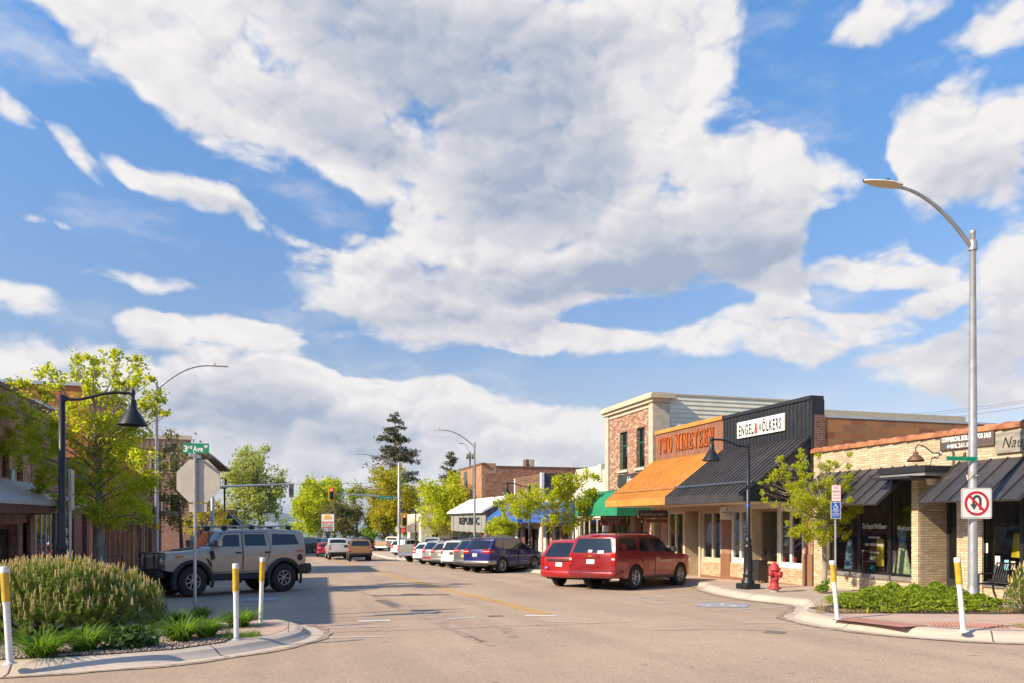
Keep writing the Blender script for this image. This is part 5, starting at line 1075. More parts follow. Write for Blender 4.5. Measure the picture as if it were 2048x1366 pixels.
def make_car(name, label, cat, sp, loc, rz, group=None):
    """loc: where the middle of the wheelbase stands; rz: heading from +X"""
    s = Car(sp); g = sp.get; pm = sp['paint']
    root = thing(name, label, cat, (loc[0], loc[1], ground(loc[1])), rz, group, world=False)
    d = Vector((cos(rz), sin(rz))); za, zb = ground(loc[1] + d.y * s.ax), ground(loc[1] - d.y * s.ax); root.rotation_euler = Euler((0, -atan2(za - zb, 2 * s.ax), rz), 'XYZ')
    root.location.z = (za + zb) / 2
    lat = Vector((-d.y, d.x)); zl, zr = ground(loc[1] + lat.y * s.hw * .8), ground(loc[1] - lat.y * s.hw * .8); root.rotation_euler.x = atan2(zl - zr, 1.6 * s.hw)
    b = s.body(pm, g('clad')).build('body', [pm, g('cladmat', 'black_trim')], root, fix=True); b.data.set_sharp_from_angle(angle=radians(32))
    u = MB(); u.box((s.xr + .25, -s.hw * .86, s.zs - .02 + .06), (s.xf - .25, s.hw * .86, s.zs + .22))
    for a in (s.ax, -s.ax):
        for sg in (1, -1):
            rr = [[Vector((a + (s.ar + .01) * cos(t), sg * (s.hw * yy), s.r + (s.ar + .01) * sin(t))) for yy in (.955, .60)] for t in np.linspace(-.25, pi + .25, 15)]; u.grid(rr); u.face([q[1] for q in rr])
    for a in (s.ax, -s.ax): u.tube([(a, -s.hw * .75, s.r), (a, s.hw * .75, s.r)], .06, 8)
    if g('exhaust'): u.tube([(s.xr + .1, -s.hw * .55, s.zs + .05), (s.xr + .6, -s.hw * .5, s.zs + .08)], .05, 8)
    u.build('underbody', 'underside', root)
    tw = g('tw', .24)
    for a in (s.ax, -s.ax):
        for sg in (1, -1): wheel_parts(root, (a, sg * (s.hw * .985 - tw / 2 + g('wo', 0)), s.r), sg, s.r, tw, None, g('spokes', 6), g('rimr', .62), g('rimmat', 'alloy'))
    for poly in sp['win']:
        w = MB(); s.sidepatch(w, poly, .010, .02, sides=(1,)); w.build('window', 'car_glass', root); w = MB(); s.sidepatch(w, poly, .010, .02, sides=(-1,)); w.build('window', 'car_glass', root)
    if g('shield'): w = MB(); s.toppatch(w, *sp['shield']); w.build('windshield', 'car_glass', root)
    if g('rglass'): w = MB(); s.endpatch(w, True, *sp['rglass']); w.build('rear_window', 'car_glass', root)
    if g('rtop'): w = MB(); s.toppatch(w, *sp['rtop']); w.build('rear_window', 'car_glass', root)
    for poly in g('doors', ()):
        for sg in (1, -1):
            dm = MB(); gr = .014; n = len(poly); cx = sum(p[0] for p in poly) / n; cz = sum(p[1] for p in poly) / n
            for k in range(n):                                       # shut lines
                (x0, z0), (x1, z1) = poly[k], poly[(k + 1) % n]; m = max(1, int(math.dist(poly[k], poly[(k + 1) % n]) / .12))
                for q in range(m):
                    pa = (x0 + (x1 - x0) * q / m, z0 + (z1 - z0) * q / m); pb = (x0 + (x1 - x0) * (q + 1) / m, z0 + (z1 - z0) * (q + 1) / m)
                    dx, dz = x1 - x0, z1 - z0; l = math.hypot(dx, dz); nx, nz = -dz / l * gr / 2, dx / l * gr / 2
                    dm.face([s.side(pa[0] + nx, pa[1] + nz, .006, sg), s.side(pb[0] + nx, pb[1] + nz, .006, sg), s.side(pb[0] - nx, pb[1] - nz, .006, sg), s.side(pa[0] - nx, pa[1] - nz, .006, sg)], 1)
            xs = [p[0] for p in poly]; zs_ = [p[1] for p in poly]; rows = []
            for k in range(8):
                z = min(zs_) + .015 + (max(zs_) - min(zs_) - .03) * k / 7; xa, xb = polyspan(poly, z)
                rows.append([s.side(xa + .02 + (xb - xa - .04) * j / 7, z, .004, sg) for j in range(8)])
            dm.grid(rows, 0, True)
            do = dm.build('door', [pm, 'underside'], root)
            hx = min(xs) + g('hx', .17); hz = g('hz', max(zs_) - .13); h = MB(); p = s.side(hx, hz, .02, sg); h.obox(p, (.20, .035, .045), None, 0, .012); h.build('handle', g('handlemat', pm), do)
    for sg in (1, -1):
        if g('mirror'):
            mx, mz = sp['mirror']; m = MB(); p = s.side(mx, mz, .14, sg); k = g('msize', 1.0); m.obox(p, (.12 * k, .24 * k, .17 * k), None, 0, .035); m.obox(s.side(mx, mz - .05, .02, sg), (.08, .14, .05), None, 0, .01); m.build('mirror', g('mirrormat', 'black_trim'), root)
        if g('tail'):
            z0, z1, f0, wrap = sp['tail'][:4]; m = MB(); a, b2 = (f0, .995) if sg > 0 else (-.995, -f0); s.endpatch(m, True, z0, z1, a, b2, .02)
            if wrap: s.sidepatch(m, [(s.xr + .01, z0 + .01), (s.xr + .01, z1 - .01), (s.xr + wrap * .8, z1 - .02), (s.xr + wrap, (z0 + z1) / 2)], .012, .02, 0, (sg,))
            s.endpatch(m, True, z0 + (z1 - z0) * .40, z0 + (z1 - z0) * .58, a + (.02 if sg > 0 else .01), b2 - (.01 if sg > 0 else .02), .024, 1) if g('tailclear', 1) else None
            m.build('tail_light', ['lamp_red', 'lamp_clear'], root)
        if g('head'):
            z0, z1, f0, wrap = sp['head'][:4]; m = MB(); a, b2 = (f0, .99) if sg > 0 else (-.99, -f0); s.endpatch(m, False, z0, z1, a, b2, .012)
            if wrap: s.sidepatch(m, [(s.xf - .01, z0 + .02), (s.xf - .01, z1 - .02), (s.xf - wrap, z1 - .03)], .010, .02, 0, (sg,))
            m.build('headlight', 'lamp_clear', root)
        if g('rails'):
            x0, x1 = sp['rails']; m = MB(); f = g('railf', .80); h = g('railh', .07)
            pts = [Vector((x, sg * s.ringx(x)[11][1] * f * 1.05, s.top(x) + hh)) for x, hh in ((x0, .0), (x0 - .12, h), ((x0 + x1) / 2, h + .015), (x1 + .12, h), (x1, 0))]; m.tube(pts, .022, 6); m.tube([pts[2] + Vector((.0, 0, 0)), pts[2] - Vector((0, 0, h))], .018, 5); m.build('roof_rail', g('railmat', 'black_trim'), root)
    if g('plate'):
        z, f, mt = sp['plate']; m = MB(); s.endpatch(m, True, z - .075, z + .075, f - .17, f + .17, g('plateoff', .016), 0, nz=2); m.build('plate', mt, root)
    for nm, rear, z0, z1, wrap, off, mt in g('bumpers', ()): m = MB(); s.band(m, rear, z0, z1, wrap, off); m.build(nm, mt, root)
    for nm, rear, z0, z1, f0, f1, off, mt in g('panels', ()): m = MB(); s.endpatch(m, rear, z0, z1, f0, f1, off); m.build(nm, mt, root)
    for nm, xa, xb, f, off, mt in g('tops', ()): m = MB(); s.toppatch(m, xa, xb, f, off); m.build(nm, mt, root)
    if g('extra'): sp['extra'](s, root)
    k = g('scale', 1.0); root.scale = (k, k, k * g('tall', 1.0))
    return root
def polyspan(poly, z):
    xs = []; n = len(poly)
    for k in range(n):
        (x0, z0), (x1, z1) = poly[k], poly[(k + 1) % n]
        if (z0 - z) * (z1 - z) <= 0 and z0 != z1: xs.append(x0 + (x1 - x0) * (z - z0) / (z1 - z0))
    return (min(xs), max(xs)) if xs else (poly[0][0], poly[0][0])
def stand(sp, wheel, xy, rz):
    """middle of the wheelbase, when the given wheel ('fl', 'rr' ...) stands at xy"""
    x = sp['wb'] / 2 * (1 if wheel[0] == 'f' else -1); y = sp['W'] * .42 * (1 if wheel[1] == 'l' else -1)
    return (xy[0] - (x * cos(rz) - y * sin(rz)), xy[1] - (x * sin(rz) + y * cos(rz)))

def suv(**k):
    """family car with two rows of windows and a tailgate; sizes of the usual mid-size kind unless given"""
    d = dict(W=1.86, wb=2.70, fo=.88, ro=1.0, r=.355, zs=.27, tumble=.19, tapf=.13, tapr=.07, spokes=8, rimr=.66)
    d.update(k); a = d['wb'] / 2; xr = -a - d['ro']; xf = a + d['fo']; H = d.get('H', 1.68); hb = d.get('hb', 1.03); rw = d.get('rw', .36)
    base = dict(top=[(xf, hb - .22), (xf - .12, hb - .10), (xf - .5, hb - .03), (a - .18, hb + .06), (a - .38, hb + .10), (a - 1.12, H - .10), (a - 1.55, H - .01), (-.3, H), (-a - .2, H - .03), (xr + .12, H - .10), (xr, H - .17)],
        belt=[(xr, hb + .12), (0, hb + .03), (xf, hb - .05)], front=[(0, -.12), (.45, 0), (hb - .2, -.02), (hb, -.14)], rear=[(0, .12), (.50, 0), (.9, .02), (hb + .08, .05), (H - .2, rw), (H, rw + .06)],
        win=[[(a - .50, hb + .07), (a - 1.12, H - .16), (-.02, H - .10), (-.02, hb + .07)], [(-.10, hb + .07), (-.10, H - .11), (-a + .25, H - .12), (-a + .10, hb + .10)], [(-a + .02, hb + .12), (-a + .17, H - .13), (-a - .35, H - .16), (xr + .38, H - .34), (xr + .36, hb + .22)]],
        shield=(a - .40, a - 1.13, .94), rglass=(hb + .10, H - .17, -.86, .86, .012, 0, .03, .10), doors=[[(a - .42, .36), (a - .42, hb + .03), (-.05, hb + .03), (-.05, .36)], [(-.08, .36), (-.08, hb + .03), (-a + .30, hb + .05), (-a + .45, .85), (-a + .52, .36)]],
        tail=(hb - .22, hb + .10, .60, .30), head=(hb - .34, hb - .16, .55, .35), mirror=(a - .55, hb + .10), plate=(hb - .22, 0, 'plate_white'), rails=(a - 1.8, xr + .5), hx=.16,
        bumpers=[('rear_bumper', True, .36, .62, .35, .035, d['paint'])], clad=.50, panels=[('grille', False, .55, hb - .22, -.5, .5, .012, 'black_trim'), ('bumper_trim', True, .34, .46, -.9, .9, .045, 'black_trim')], tops=[])
    if d.get('cap'): base['tops'] = [('roof_spoiler', xr + .30, xr + .02, .97, .02, 'black_trim')]
    base.update(d); return base
def pickup(**k):
    d = dict(W=2.0, wb=3.7, fo=.95, ro=1.2, r=.40, zs=.42, tumble=.16, tapf=.08, tapr=.01, br=.02, spokes=6, H=1.95, hb=1.22, bed=1.36, cab=.35, tw=.27); d.update(k)
    a = d['wb'] / 2; xr = -a - d['ro']; xf = a + d['fo']; H = d['H']; hb = d['hb']; bz = d['bed']; c = d['cab'] - .9
    top = [(xf, hb - .12), (xf - .1, hb - .04), (a - .3, hb + .04), (a - .55, hb + .09), (a - 1.15, H - .06), (a - 1.5, H), (c + .25, H), (c + .02, H - .07), (c - .10, bz + .05), (c - .12, bz), (xr, bz)]
    tg = [('tailgate', True, .72, bz - .03, -.80, .80, .015, d['paint']), ('grille', False, .6, hb - .15, -.72, .72, .015, d.get('grillemat', 'chrome'))]
    if d.get('topper'):
        top = top[:7] + [(c, H - .02), (c - .1, H - .01), (xr + .1, H - .02), (xr, H - .06)]; 
    base = dict(top=top, belt=[(xr, bz - .12), (xf, hb - .06)], front=[(0, -.10), (.5, 0), (hb, -.05)], rear=[(0, .02), (1, 0), (bz, .01), (H, .10)], bot=[(xr, .62), (-a, d['zs'] + .1), (a, d['zs']), (xf, d['zs'])],
        win=[[(a - .66, hb + .06), (a - 1.16, H - .14), (a - 1.75, H - .12), (a - 1.75, hb + .06)], [(a - 1.83, hb + .06), (a - 1.83, H - .12), (c + .32, H - .12), (c + .12, hb + .06)]],
        shield=(a - .57, a - 1.16, .93), doors=[[(a - .5, .5), (a - .5, hb + .02), (a - 1.79, hb + .02), (a - 1.79, .5)]] + ([[(a - 1.82, .5), (a - 1.82, hb + .02), (c + .1, hb + .02), (c + .1, .5)]] if c < a - 2.3 else []),
        tail=(bz - .45, bz - .06, .83, .06), head=(hb - .32, hb - .10, .62, .25), mirror=(a - .66, hb + .12), msize=1.3, plate=(.62, 0, 'plate_white'), plateoff=.05, panels=tg, bumpers=[('rear_bumper', True, .52, .74, .2, .05, d.get('bumpermat', 'chrome'))], exhaust=1)
    if d.get('topper'):
        base['rglass'] = (bz + .06, H - .12, -.84, .84, .02, 0, .03, .06); base['win'] = base['win'] + [[(c - .25, bz + .10), (c - .25, H - .18), (xr + .3, H - .18), (xr + .3, bz + .10)]]
    else:
        base['rtop'] = (c + .0, c - .085, .86, .012); base['tops'] = [('bed_cover', c - .2, xr + .1, .94, .006, 'black_trim')]
    base.update(d); return base

P_ = [paint('paint_tan', (.40, .35, .28), .35), paint('paint_red', (.24, .005, .012), .15), paint('paint_blue', (.018, .02, .15), .3), paint('paint_grey', (.20, .195, .20), .6), paint('paint_white', (.62, .62, .61), 0.), paint('paint_champagne', (.34, .31, .26), .55),
      paint('paint_silver', (.42, .43, .45), .6), paint('paint_pewter', (.27, .25, .22), .6), paint('paint_brown', (.33, .17, .055), .1), paint('paint_dark', (.035, .04, .055), .4), paint('paint_sand', (.45, .35, .22), .2), paint('paint_van_red', (.40, .012, .014), .2)]

# --- big square off-roader with roof rack
def h2_extra(s, root):
    for a in (s.ax, -s.ax):
        for sg in (1, -1):
            r0, r1 = s.ar - .01, s.ar + .12; m = MB()
            m.grid([[Vector((a + rr * cos(t), sg * (s.hw + o), s.r + rr * sin(t) * (1.0 if rr < r1 else .96))) for rr, o in ((r0, .05), (r0 + .02, .075), (r1 - .03, .07), (r1, -.01))] for t in np.linspace(-.35, pi + .35, 18)])
            m.build('fender_flare', 'black_trim', root)
    for sg in (1, -1):
        m = MB(); m.tube([(1.05, sg * 1.02, .50), (-1.02, sg * 1.02, .50)], .05, 8); m.tube([(.9, sg * 1.02, .5), (.9, sg * .8, .56)], .03, 6); m.tube([(-.9, sg * 1.02, .5), (-.9, sg * .8, .56)], .03, 6); m.box((1.08, sg * .90, .55), (-1.06, sg * 1.0, .66)); m.build('side_step', 'black_trim', root)
    m = MB()
    for sg in (1, -1): m.tube([(1.05, sg * .66, 2.10), (-2.15, sg * .66, 2.10)], .022, 6); [m.obox((x, sg * .66, 2.04), (.20, .07, .14), None, 1, .02) for x in (.4, -.55, -1.9)]
    m.tube([(-.55, -.78, 2.13), (-.55, .78, 2.13)], .022, 6); m.tube([(-1.9, -.78, 2.13), (-1.9, .78, 2.13)], .022, 6); m.build('roof_rack', ['alloy', 'black_trim'], root)
    m = MB()                                                     # brush guard
    for z in (1.30, .82): m.tube([(2.35, -.82, z), (2.50, -.76, z), (2.53, 0, z), (2.50, .76, z), (2.35, .82, z)], .017, 6)
    for yy in (-.76, -.38, .38, .76): m.tube([(2.51, yy, .66), (2.51, yy, 1.30)], .016, 6)
    m.tube([(2.5, -.9, 1.18), (2.58, -.72, 1.30)], .02, 6); m.build('brush_guard', 'black_trim', root)
    m = MB()
    for k in range(8): yy = -.63 + k * .18; m.obox((2.475, yy, 1.03), (.05, .07, .36), None, 0, .02)
    m.build('grille', 'chrome', root)
    for sg in (1, -1):
        m = MB(); m.lathe([(0, .03), (.09, .02), (.11, -.02)], (2.46, sg * .74, 1.05), 16, R=Matrix.Rotation(pi / 2, 3, 'Y')); m.build('headlight', 'lamp_clear', root)
        m = MB(); m.obox((2.42, sg * .90, 1.02), (.06, .12, .16), None, 0, .02); m.obox(s.side(1.98, 1.19, .015, sg), (.24, .03, .07), None, 0, .01); m.build('marker_light', 'lamp_amber', root)
        m = MB(); s.sidepatch(m, [(-2.05, 1.28), (-2.05, 1.33), (-2.28, 1.33), (-2.28, 1.28)], .012, .02, 0, (sg,)); m.build('marker_light', 'lamp_red', root)
        m = MB(); m.obox(s.side(.95, 1.22, .012, sg), (.14, .03, .26), Matrix.Rotation(.25, 3, 'Y'), 0, .01); m.tube([s.side(1.12, 1.12, .03, sg), s.side(.98, .88, .05, sg)], .022, 6); m.build('vent', 'black_trim', root)
    m = MB(); m.lathe([(0, .02), (.10, .015), (.115, 0), (.115, -.03)], s.side(-2.16, 1.10, .0, 1), 18, R=Matrix.Rotation(-pi / 2, 3, 'X')); m.build('fuel_cap', 'black_trim', root)
    m = MB(); s.toppatch(m, 1.85, 1.15, .62, .02); m.build('hood_vent', 'black_trim', root)
    m = MB(); m.obox((-2.50, 0, .74), (.30, 1.96, .30), None, 0, .05); m.obox((-2.34, .90, .72), (.4, .30, .32), None, 0, .05); m.obox((-2.34, -.90, .72), (.4, .30, .32), None, 0, .05); m.build('rear_bumper', 'black_trim', root)
    m = MB(); m.obox((2.48, 0, .68), (.22, 1.7, .22), None, 0, .04); m.obox((2.40, 0, .50), (.1, .9, .16), None, 0, .03); m.build('front_bumper', 'black_trim', root)
    for p in ([(.62, .92), (-.06, .92)], [(-.2, .92), (-.95, .92)]):
        m = MB(); (x0, z0), (x1, z1) = p; s.sidepatch(m, [(x0, z0 - .02), (x0, z0 + .02), (x1, z1 + .02), (x1, z1 - .02)], .018, .02); m.build('rub_strip', 'paint_tan', root)
H2 = dict(paint='paint_tan', W=2.04, wb=3.12, fo=.86, ro=.84, r=.455, tw=.34, wo=.03, arch=.55, zs=.62, tumble=.13, tapf=.03, tapr=.02, bf=.06, br=.02, lf=.35, lr=.25, spokes=7, rimr=.50, rad=.10,
    top=[(2.42, 1.20), (2.34, 1.29), (1.6, 1.36), (1.02, 1.42), (.92, 1.45), (.50, 1.92), (.36, 1.985), (-.8, 2.01), (-2.1, 1.99), (-2.32, 1.95), (-2.40, 1.90)], belt=[(-2.4, 1.42), (2.4, 1.30)], front=[(.5, 0), (1.3, -.03)], rear=[(.5, 0), (1.4, .02), (2.0, .08)],
    bot=[(-2.4, .86), (-2.0, .80), (-1.56, .66), (1.56, .64), (2.1, .74), (2.42, .80)], win=[[(.78, 1.47), (.50, 1.82), (.03, 1.84), (.03, 1.47)], [(-.16, 1.49), (-.16, 1.85), (-.86, 1.85), (-.92, 1.49)], [(-1.12, 1.50), (-1.16, 1.86), (-2.0, 1.84), (-2.14, 1.52)]],
    shield=(.90, .52, .94), rglass=(1.47, 1.84, -.8, .8, .012), doors=[[(.98, .70), (.98, 1.40), (.62, 1.88), (-.06, 1.90), (-.06, .70)], [(-.09, .70), (-.09, 1.90), (-.95, 1.90), (-1.08, 1.42), (-.92, .95), (-1.0, .72)]], hz=1.28, handlemat='black_trim', mirror=(.80, 1.58), msize=1.45, mirrormat='alloy', clad=.66, scale=1.0, tall=1.07, extra=h2_extra, hx=.14)
hd = radians(209)
make_car('off_roader', 'tan boxy off-roader with roof rack and big tyres parked nose to the left pavement', 'car', H2, stand(H2, 'fl', onG(382, 1194)[:2], hd), hd)

# --- big red SUV
def tahoe_extra(s, root):
    m = MB(); s.endpatch(m, True, 1.10, 1.20, -.36, .36, .035); s.endpatch(m, True, .80, .84, -.36, .36, .03); m.build('tailgate_trim', 'paint_red', root)
    m = MB(); s.endpatch(m, True, 1.13, 1.17, -.07, .07, .05, nz=2); m.build('badge', M('gold_badge', (.6, .38, .08), .3, .6), root)
    m = MB(); s.endpatch(m, True, 1.28, 1.36, -.06, .12, .03, nz=2); m.build('window_sticker', 'sticker_white', root); m = MB(); s.endpatch(m, True, 1.24, 1.34, -.56, -.30, .03, nz=2); m.build('window_sticker', 'sticker_white', root)
    m = MB(); s.endpatch(m, True, .50, .60, -.22, .26, .055, nz=2); m.build('hitch_cover', 'black_trim', root); m = MB(); s.endpatch(m, True, .63, .655, -.92, .92, .06, nz=2); m.build('step_pad', 'black_trim', root)
    m = MB(); m.tube([(s.xr - .02, -.28, 1.215), (s.xr + .03, .2, 1.22)], .012, 5); m.build('wiper', 'black_trim', root)
    m = MB(); s.toppatch(m, s.xr + .24, s.xr + .06, .2, .02); m.build('brake_light', 'lamp_red', root)
    for sg in (1, -1): m = MB(); s.sidepatch(m, [(.98, .33), (.98, .42), (-.96, .42), (-.96, .33)], .03, .05, 0, (sg,)); m.build('side_step', 'black_trim', root)
TAHOE = suv(paint='paint_red', W=2.0, wb=2.95, fo=.93, ro=1.22, r=.405, tw=.28, zs=.36, H=1.88, hb=1.16, tumble=.15, tapr=.04, spokes=6, rimr=.58, rw=.20, clad=None,
    top=[(2.40, .98), (2.28, 1.10), (1.9, 1.15), (1.05, 1.20), (.88, 1.24), (.12, 1.80), (-.2, 1.87), (-.9, 1.89), (-2.0, 1.88), (-2.5, 1.84), (-2.695, 1.76)], belt=[(-2.7, 1.24), (2.4, 1.14)],
    win=[[(.74, 1.28), (.20, 1.70), (-.22, 1.74), (-.22, 1.28)], [(-.32, 1.28), (-.32, 1.74), (-1.12, 1.75), (-1.20, 1.30)], [(-1.38, 1.32), (-1.36, 1.75), (-2.38, 1.74), (-2.50, 1.34)]], shield=(.85, .14, .93), rglass=(1.27, 1.74, -.88, .88, .012, 0, .03, .08),
    doors=[[(.88, .45), (.88, 1.22), (.2, 1.74), (-.27, 1.78), (-.27, .45)], [(-.29, .45), (-.29, 1.78), (-1.18, 1.78), (-1.28, 1.25), (-1.02, .80), (-1.05, .45)]], hz=1.10, tail=(.86, 1.25, .84, .10), head=(.80, 1.02, .55, .3), mirror=(.72, 1.34), msize=1.2, plate=(.97, 0, 'plate_white'), rails=(-.1, -2.2), railh=.06,
    bumpers=[('rear_bumper', True, .42, .68, .4, .05, 'paint_red')], panels=[('grille', False, .6, .95, -.6, .6, .012, 'chrome')], extra=tahoe_extra, exhaust=1)
hd = radians(31); make_car('red_suv', 'large dark red SUV with roof rails angle-parked nearest the black shopfront', 'car', TAHOE, stand(TAHOE, 'rr', onG(1266, 1179)[:2], hd), hd)
def van_extra(s, root):
    m = MB(); s.endpatch(m, True, .96, 1.03, -.62, .62, .05); m.build('tailgate_strip', 'black_trim', root); m = MB(); s.endpatch(m, True, .68, .74, .55, .72, .055, nz=2); m.build('bumper_sticker', M('sticker_blue', (.15, .25, .6), .5), root)
VAN = suv(paint='paint_van_red', W=1.92, wb=2.95, fo=.95, ro=1.0, r=.34, H=1.74, hb=1.06, rw=.34, tumble=.2, clad=None, tail=(.78, 1.12, .86, .12), rails=None, plate=(.83, 0, 'plate_white'), extra=van_extra, tailclear=0, rglass=(1.10, 1.60, -.86, .86, .012, 0, .03, .10), panels=[], zs=.25)
make_car('red_minivan', 'bright red minivan with dark tailgate strip tucked behind the large red SUV', 'car', VAN, stand(VAN, 'rl', onG(1120, 1171)[:2], hd), hd)

# --- the row of cars angle-parked along the right kerb
hd = radians(35); G_ = 'cars angle-parked along the right kerb'
RAV = suv(paint='paint_blue', r=.365, H=1.70, hb=1.04, wb=2.66, fo=.88, ro=.94, clad=.52, cap=1, tail=(.93, 1.12, .52, .34), rw=.42, spokes=10, bumpers=[('rear_bumper', True, .42, .60, .4, .04, 'alloy')], plate=(.86, .06, 'plate_white'), railmat='alloy', scale=1.05, tall=1.06)
make_car('parked_suv', 'dark blue crossover, front car of the angle-parked row', 'car', RAV, stand(RAV, 'rr', onG(1002, 1146)[:2], hd), hd, G_)
ROW = [('paint_grey', 41.4, 'grey crossover with yellow plate parked right beside the dark blue crossover', dict(H=1.72, scale=1.04, tall=1.04, plate=(.80, .1, 'plate_yellow'), cap=1, rw=.46, tail=(.98, 1.14, .50, .3))), ('paint_white', 45.2, 'white boxy SUV with black roof parked between two greyish crossovers', dict(H=1.78, rw=.22, W=1.95, tail=(.9, 1.3, .86, .12), tops=[('roof_panel', .5, -2.2, .99, .012, 'black_trim')], plate=(.95, 0, 'black_trim'))),
       ('paint_champagne', 48.4, 'champagne crossover third behind the dark blue one in the row', dict(H=1.68, rw=.40, tail=(.95, 1.15, .6, .25))), ('paint_silver', 51.5, 'silver SUV with red bumper reflector parked beside the champagne crossover', dict(H=1.76, rw=.30, W=1.95, tail=(.92, 1.18, .66, .25), panels=[('bumper_trim', True, .50, .62, -.9, .9, .05, 'paint_van_red')])), ('paint_white', 55.2, 'white hatchback mostly hidden between the silver SUV and the pewter pickup', dict(H=1.62, rw=.44))]
for pm, y, lab, kw in ROW:
    sp = suv(paint=pm, **kw); make_car('parked_suv', lab, 'car', sp, stand(sp, 'rl', (9.75 - (y - 41) * .012, y), hd), hd, G_)
F250 = pickup(paint='paint_pewter', H=2.0, wb=4.0, ro=1.25, r=.41, bed=1.42, hb=1.3, cab=.55, W=2.03)
make_car('parked_pickup', 'pewter pickup with silver tailgate at the far end of the angle-parked row', 'pickup', F250, stand(F250, 'rl', (9.55, 61.3), hd), hd, G_)
# --- traffic and the far end of the street
BR = pickup(paint='paint_brown', H=1.86, wb=3.5, ro=1.15, r=.375, bed=1.28, hb=1.15, topper=1, W=1.98, cab=.1, bumpermat='black_trim', tumble=.17)
make_car('brown_pickup', 'golden brown pickup with dark canopy driving away down the street', 'pickup', BR, (5.95, 67.6), radians(88))
RAM = pickup(paint='paint_white', H=1.97, wb=3.8, r=.41, bed=1.42, hb=1.3, W=2.03, cab=.4, bumpermat='black_trim')
make_car('white_pickup', 'white pickup driving away left of the golden brown one', 'pickup', RAM, (4.5, 73.8), radians(91))
sp = suv(paint='paint_van_red', H=1.5); make_car('red_car', 'red car just visible past the left side of the white pickup', 'car', sp, (3.75, 82.5), radians(90))
sp = suv(paint='paint_dark', W=2.0, wb=3.3, H=1.9, hb=1.18, rw=.2, r=.4, clad=None); make_car('dark_suv', 'long dark SUV facing this way at the far crossing', 'car', sp, (1.3, 92.5), radians(238))
sp = suv(paint='paint_white', H=1.75, hb=1.1, rw=.15, clad=None); make_car('white_jeep', 'white SUV facing this way behind the long dark SUV', 'car', sp, (3.6, 97.5), radians(238))
sp = pickup(paint='paint_sand', H=1.9); make_car('sand_pickup', 'sand coloured pickup parked beyond the golden brown pickup', 'pickup', sp, stand(sp, 'rl', onG(761, 1104)[:2], radians(50)), radians(50))
sp = suv(paint='paint_dark', H=1.85, W=1.95, hb=1.15, rw=.2, clad=None); make_car('dark_wagon', 'dark wagon partly hidden behind the golden brown pickup', 'car', sp, (9.2, 96), radians(55))
sp = suv(paint='paint_white', H=1.8, W=1.95, hb=1.12, rw=.2, clad=None); make_car('white_wagon', 'white wagon showing its roof beyond the pewter pickup', 'car', sp, (12.6, 80.5), radians(45))
# ------------------------------------------------------------------ lamps, signals, signs, posts
M('lamp_black', (.020, .020, .024), .38, .2, var=.15, scale=6); M('lamp_lens', (.62, .50, .32), .25, var=.12, scale=20); M('lamp_white', (.70, .70, .68), .4, var=.05)
M('sign_green', (.0, .20, .105), .4, var=.05); M('sign_blue', (.015, .10, .42), .4, var=.06); M('sign_back', (.47, .42, .36), .5, .25, var=.08, scale=3); M('post_yellow', (.58, .36, .02), .5, var=.2, scale=9, dirt=((.42, .27, .06), 12)); M('post_white', (.70, .69, .66), .55, var=.1, scale=8, dirt=((.36, .32, .28), 7))
M('hydrant_red', (.42, .035, .04), .5, var=.2, scale=9, bmp=.1); M('hydrant_grey', (.34, .32, .29), .6); M('signal_yellow', (.66, .45, .01), .5); M('signal_black', (.03, .03, .03), .6); M('signal_grey', (.17, .16, .13), .6); M('prohibit_red', (.58, .012, .03), .45); M('prohibit_black', (.06, .06, .065), .5)
emit('lamp_lit_red', (1.0, .09, .05), 2.2); M('lamp_unlit', (.045, .05, .05), .3)
GW = lambda y: ground(y) + .137
def cobra(name, label, x, y, h, arm, rise, head, dirx=-1, n=12, yaw=0., group='tall curved-arm street lights'):
    r = thing(name, label, 'street light', (x, y, GW(y)), yaw, group, world=False); m = MB()
    m.lathe([(.19, 0), (.19, .03), (.12, .05), (.10, .5), (.085, h * .5), (.056, h), (.062, h + .01), (.062, h + .08), (0, h + .1)], (0, 0, 0), n); m.build('pole', 'galvanised', r)
    a = MB(); P = []
    for i in range(13):
        t = i / 12; P.append((dirx * (.05 + (arm - .05) * t), 0, h - .28 + rise * (1 - (1 - t) ** 1.9)))
    a.tube(P, [.045 - .012 * i / 12 for i in range(13)], 8); a.lathe([(.09, -.1), (.09, .1)], (0, 0, h - .25), 10); a.build('arm', 'galvanised', r)
    e = Vector(P[-1]); hd = MB(); rows = []
    for i in range(11):
        t = i / 10; w = head * .16 * (sin(pi * min(1, .16 + t * .84) ** .8) ** .6 if t < 1 else .0) * (1 if t > .25 else .8) + .02; th = .055 * (1.25 - .5 * t)
        rows.append([e + Vector((dirx * (-.02 + head * t), w * cos(q), th * sin(q) + .01)) for q in np.linspace(0, pi, 9)])
    hd.grid(rows); hd.face([q for q in rows[0]]); ho = hd.build('lamp_head', 'lamp_white', r, fix=False)
    ln = MB(); ln.grid([[rw[0], (rw[0] + rw[-1]) / 2 - Vector((0, 0, .035)), rw[-1]] for rw in rows]); ln.build('lens', 'lamp_lens', ho)
    k = MB(); k.lathe([(.05, 0), (.05, .05), (.0, .06)], e + Vector((dirx * head * .32, 0, .07)), 10); k.build('photocell', 'lamp_black', ho); return r
cobra('street_light', 'tall street light rising beside the no U-turn sign at the tan shop', 14.24, 12.75, 8.1, 1.98, 1.05, .92)
cobra('street_light', 'tall street light with yellow band rising through the big left street tree', -6.07, 39.4, 9.25, 2.3, 1.25, .95, 1)
cobra('street_light', 'tall street light in front of the grey panelled shop with white roof', 13.3, 54.4, 8.85, 2.35, 1.15, .95)
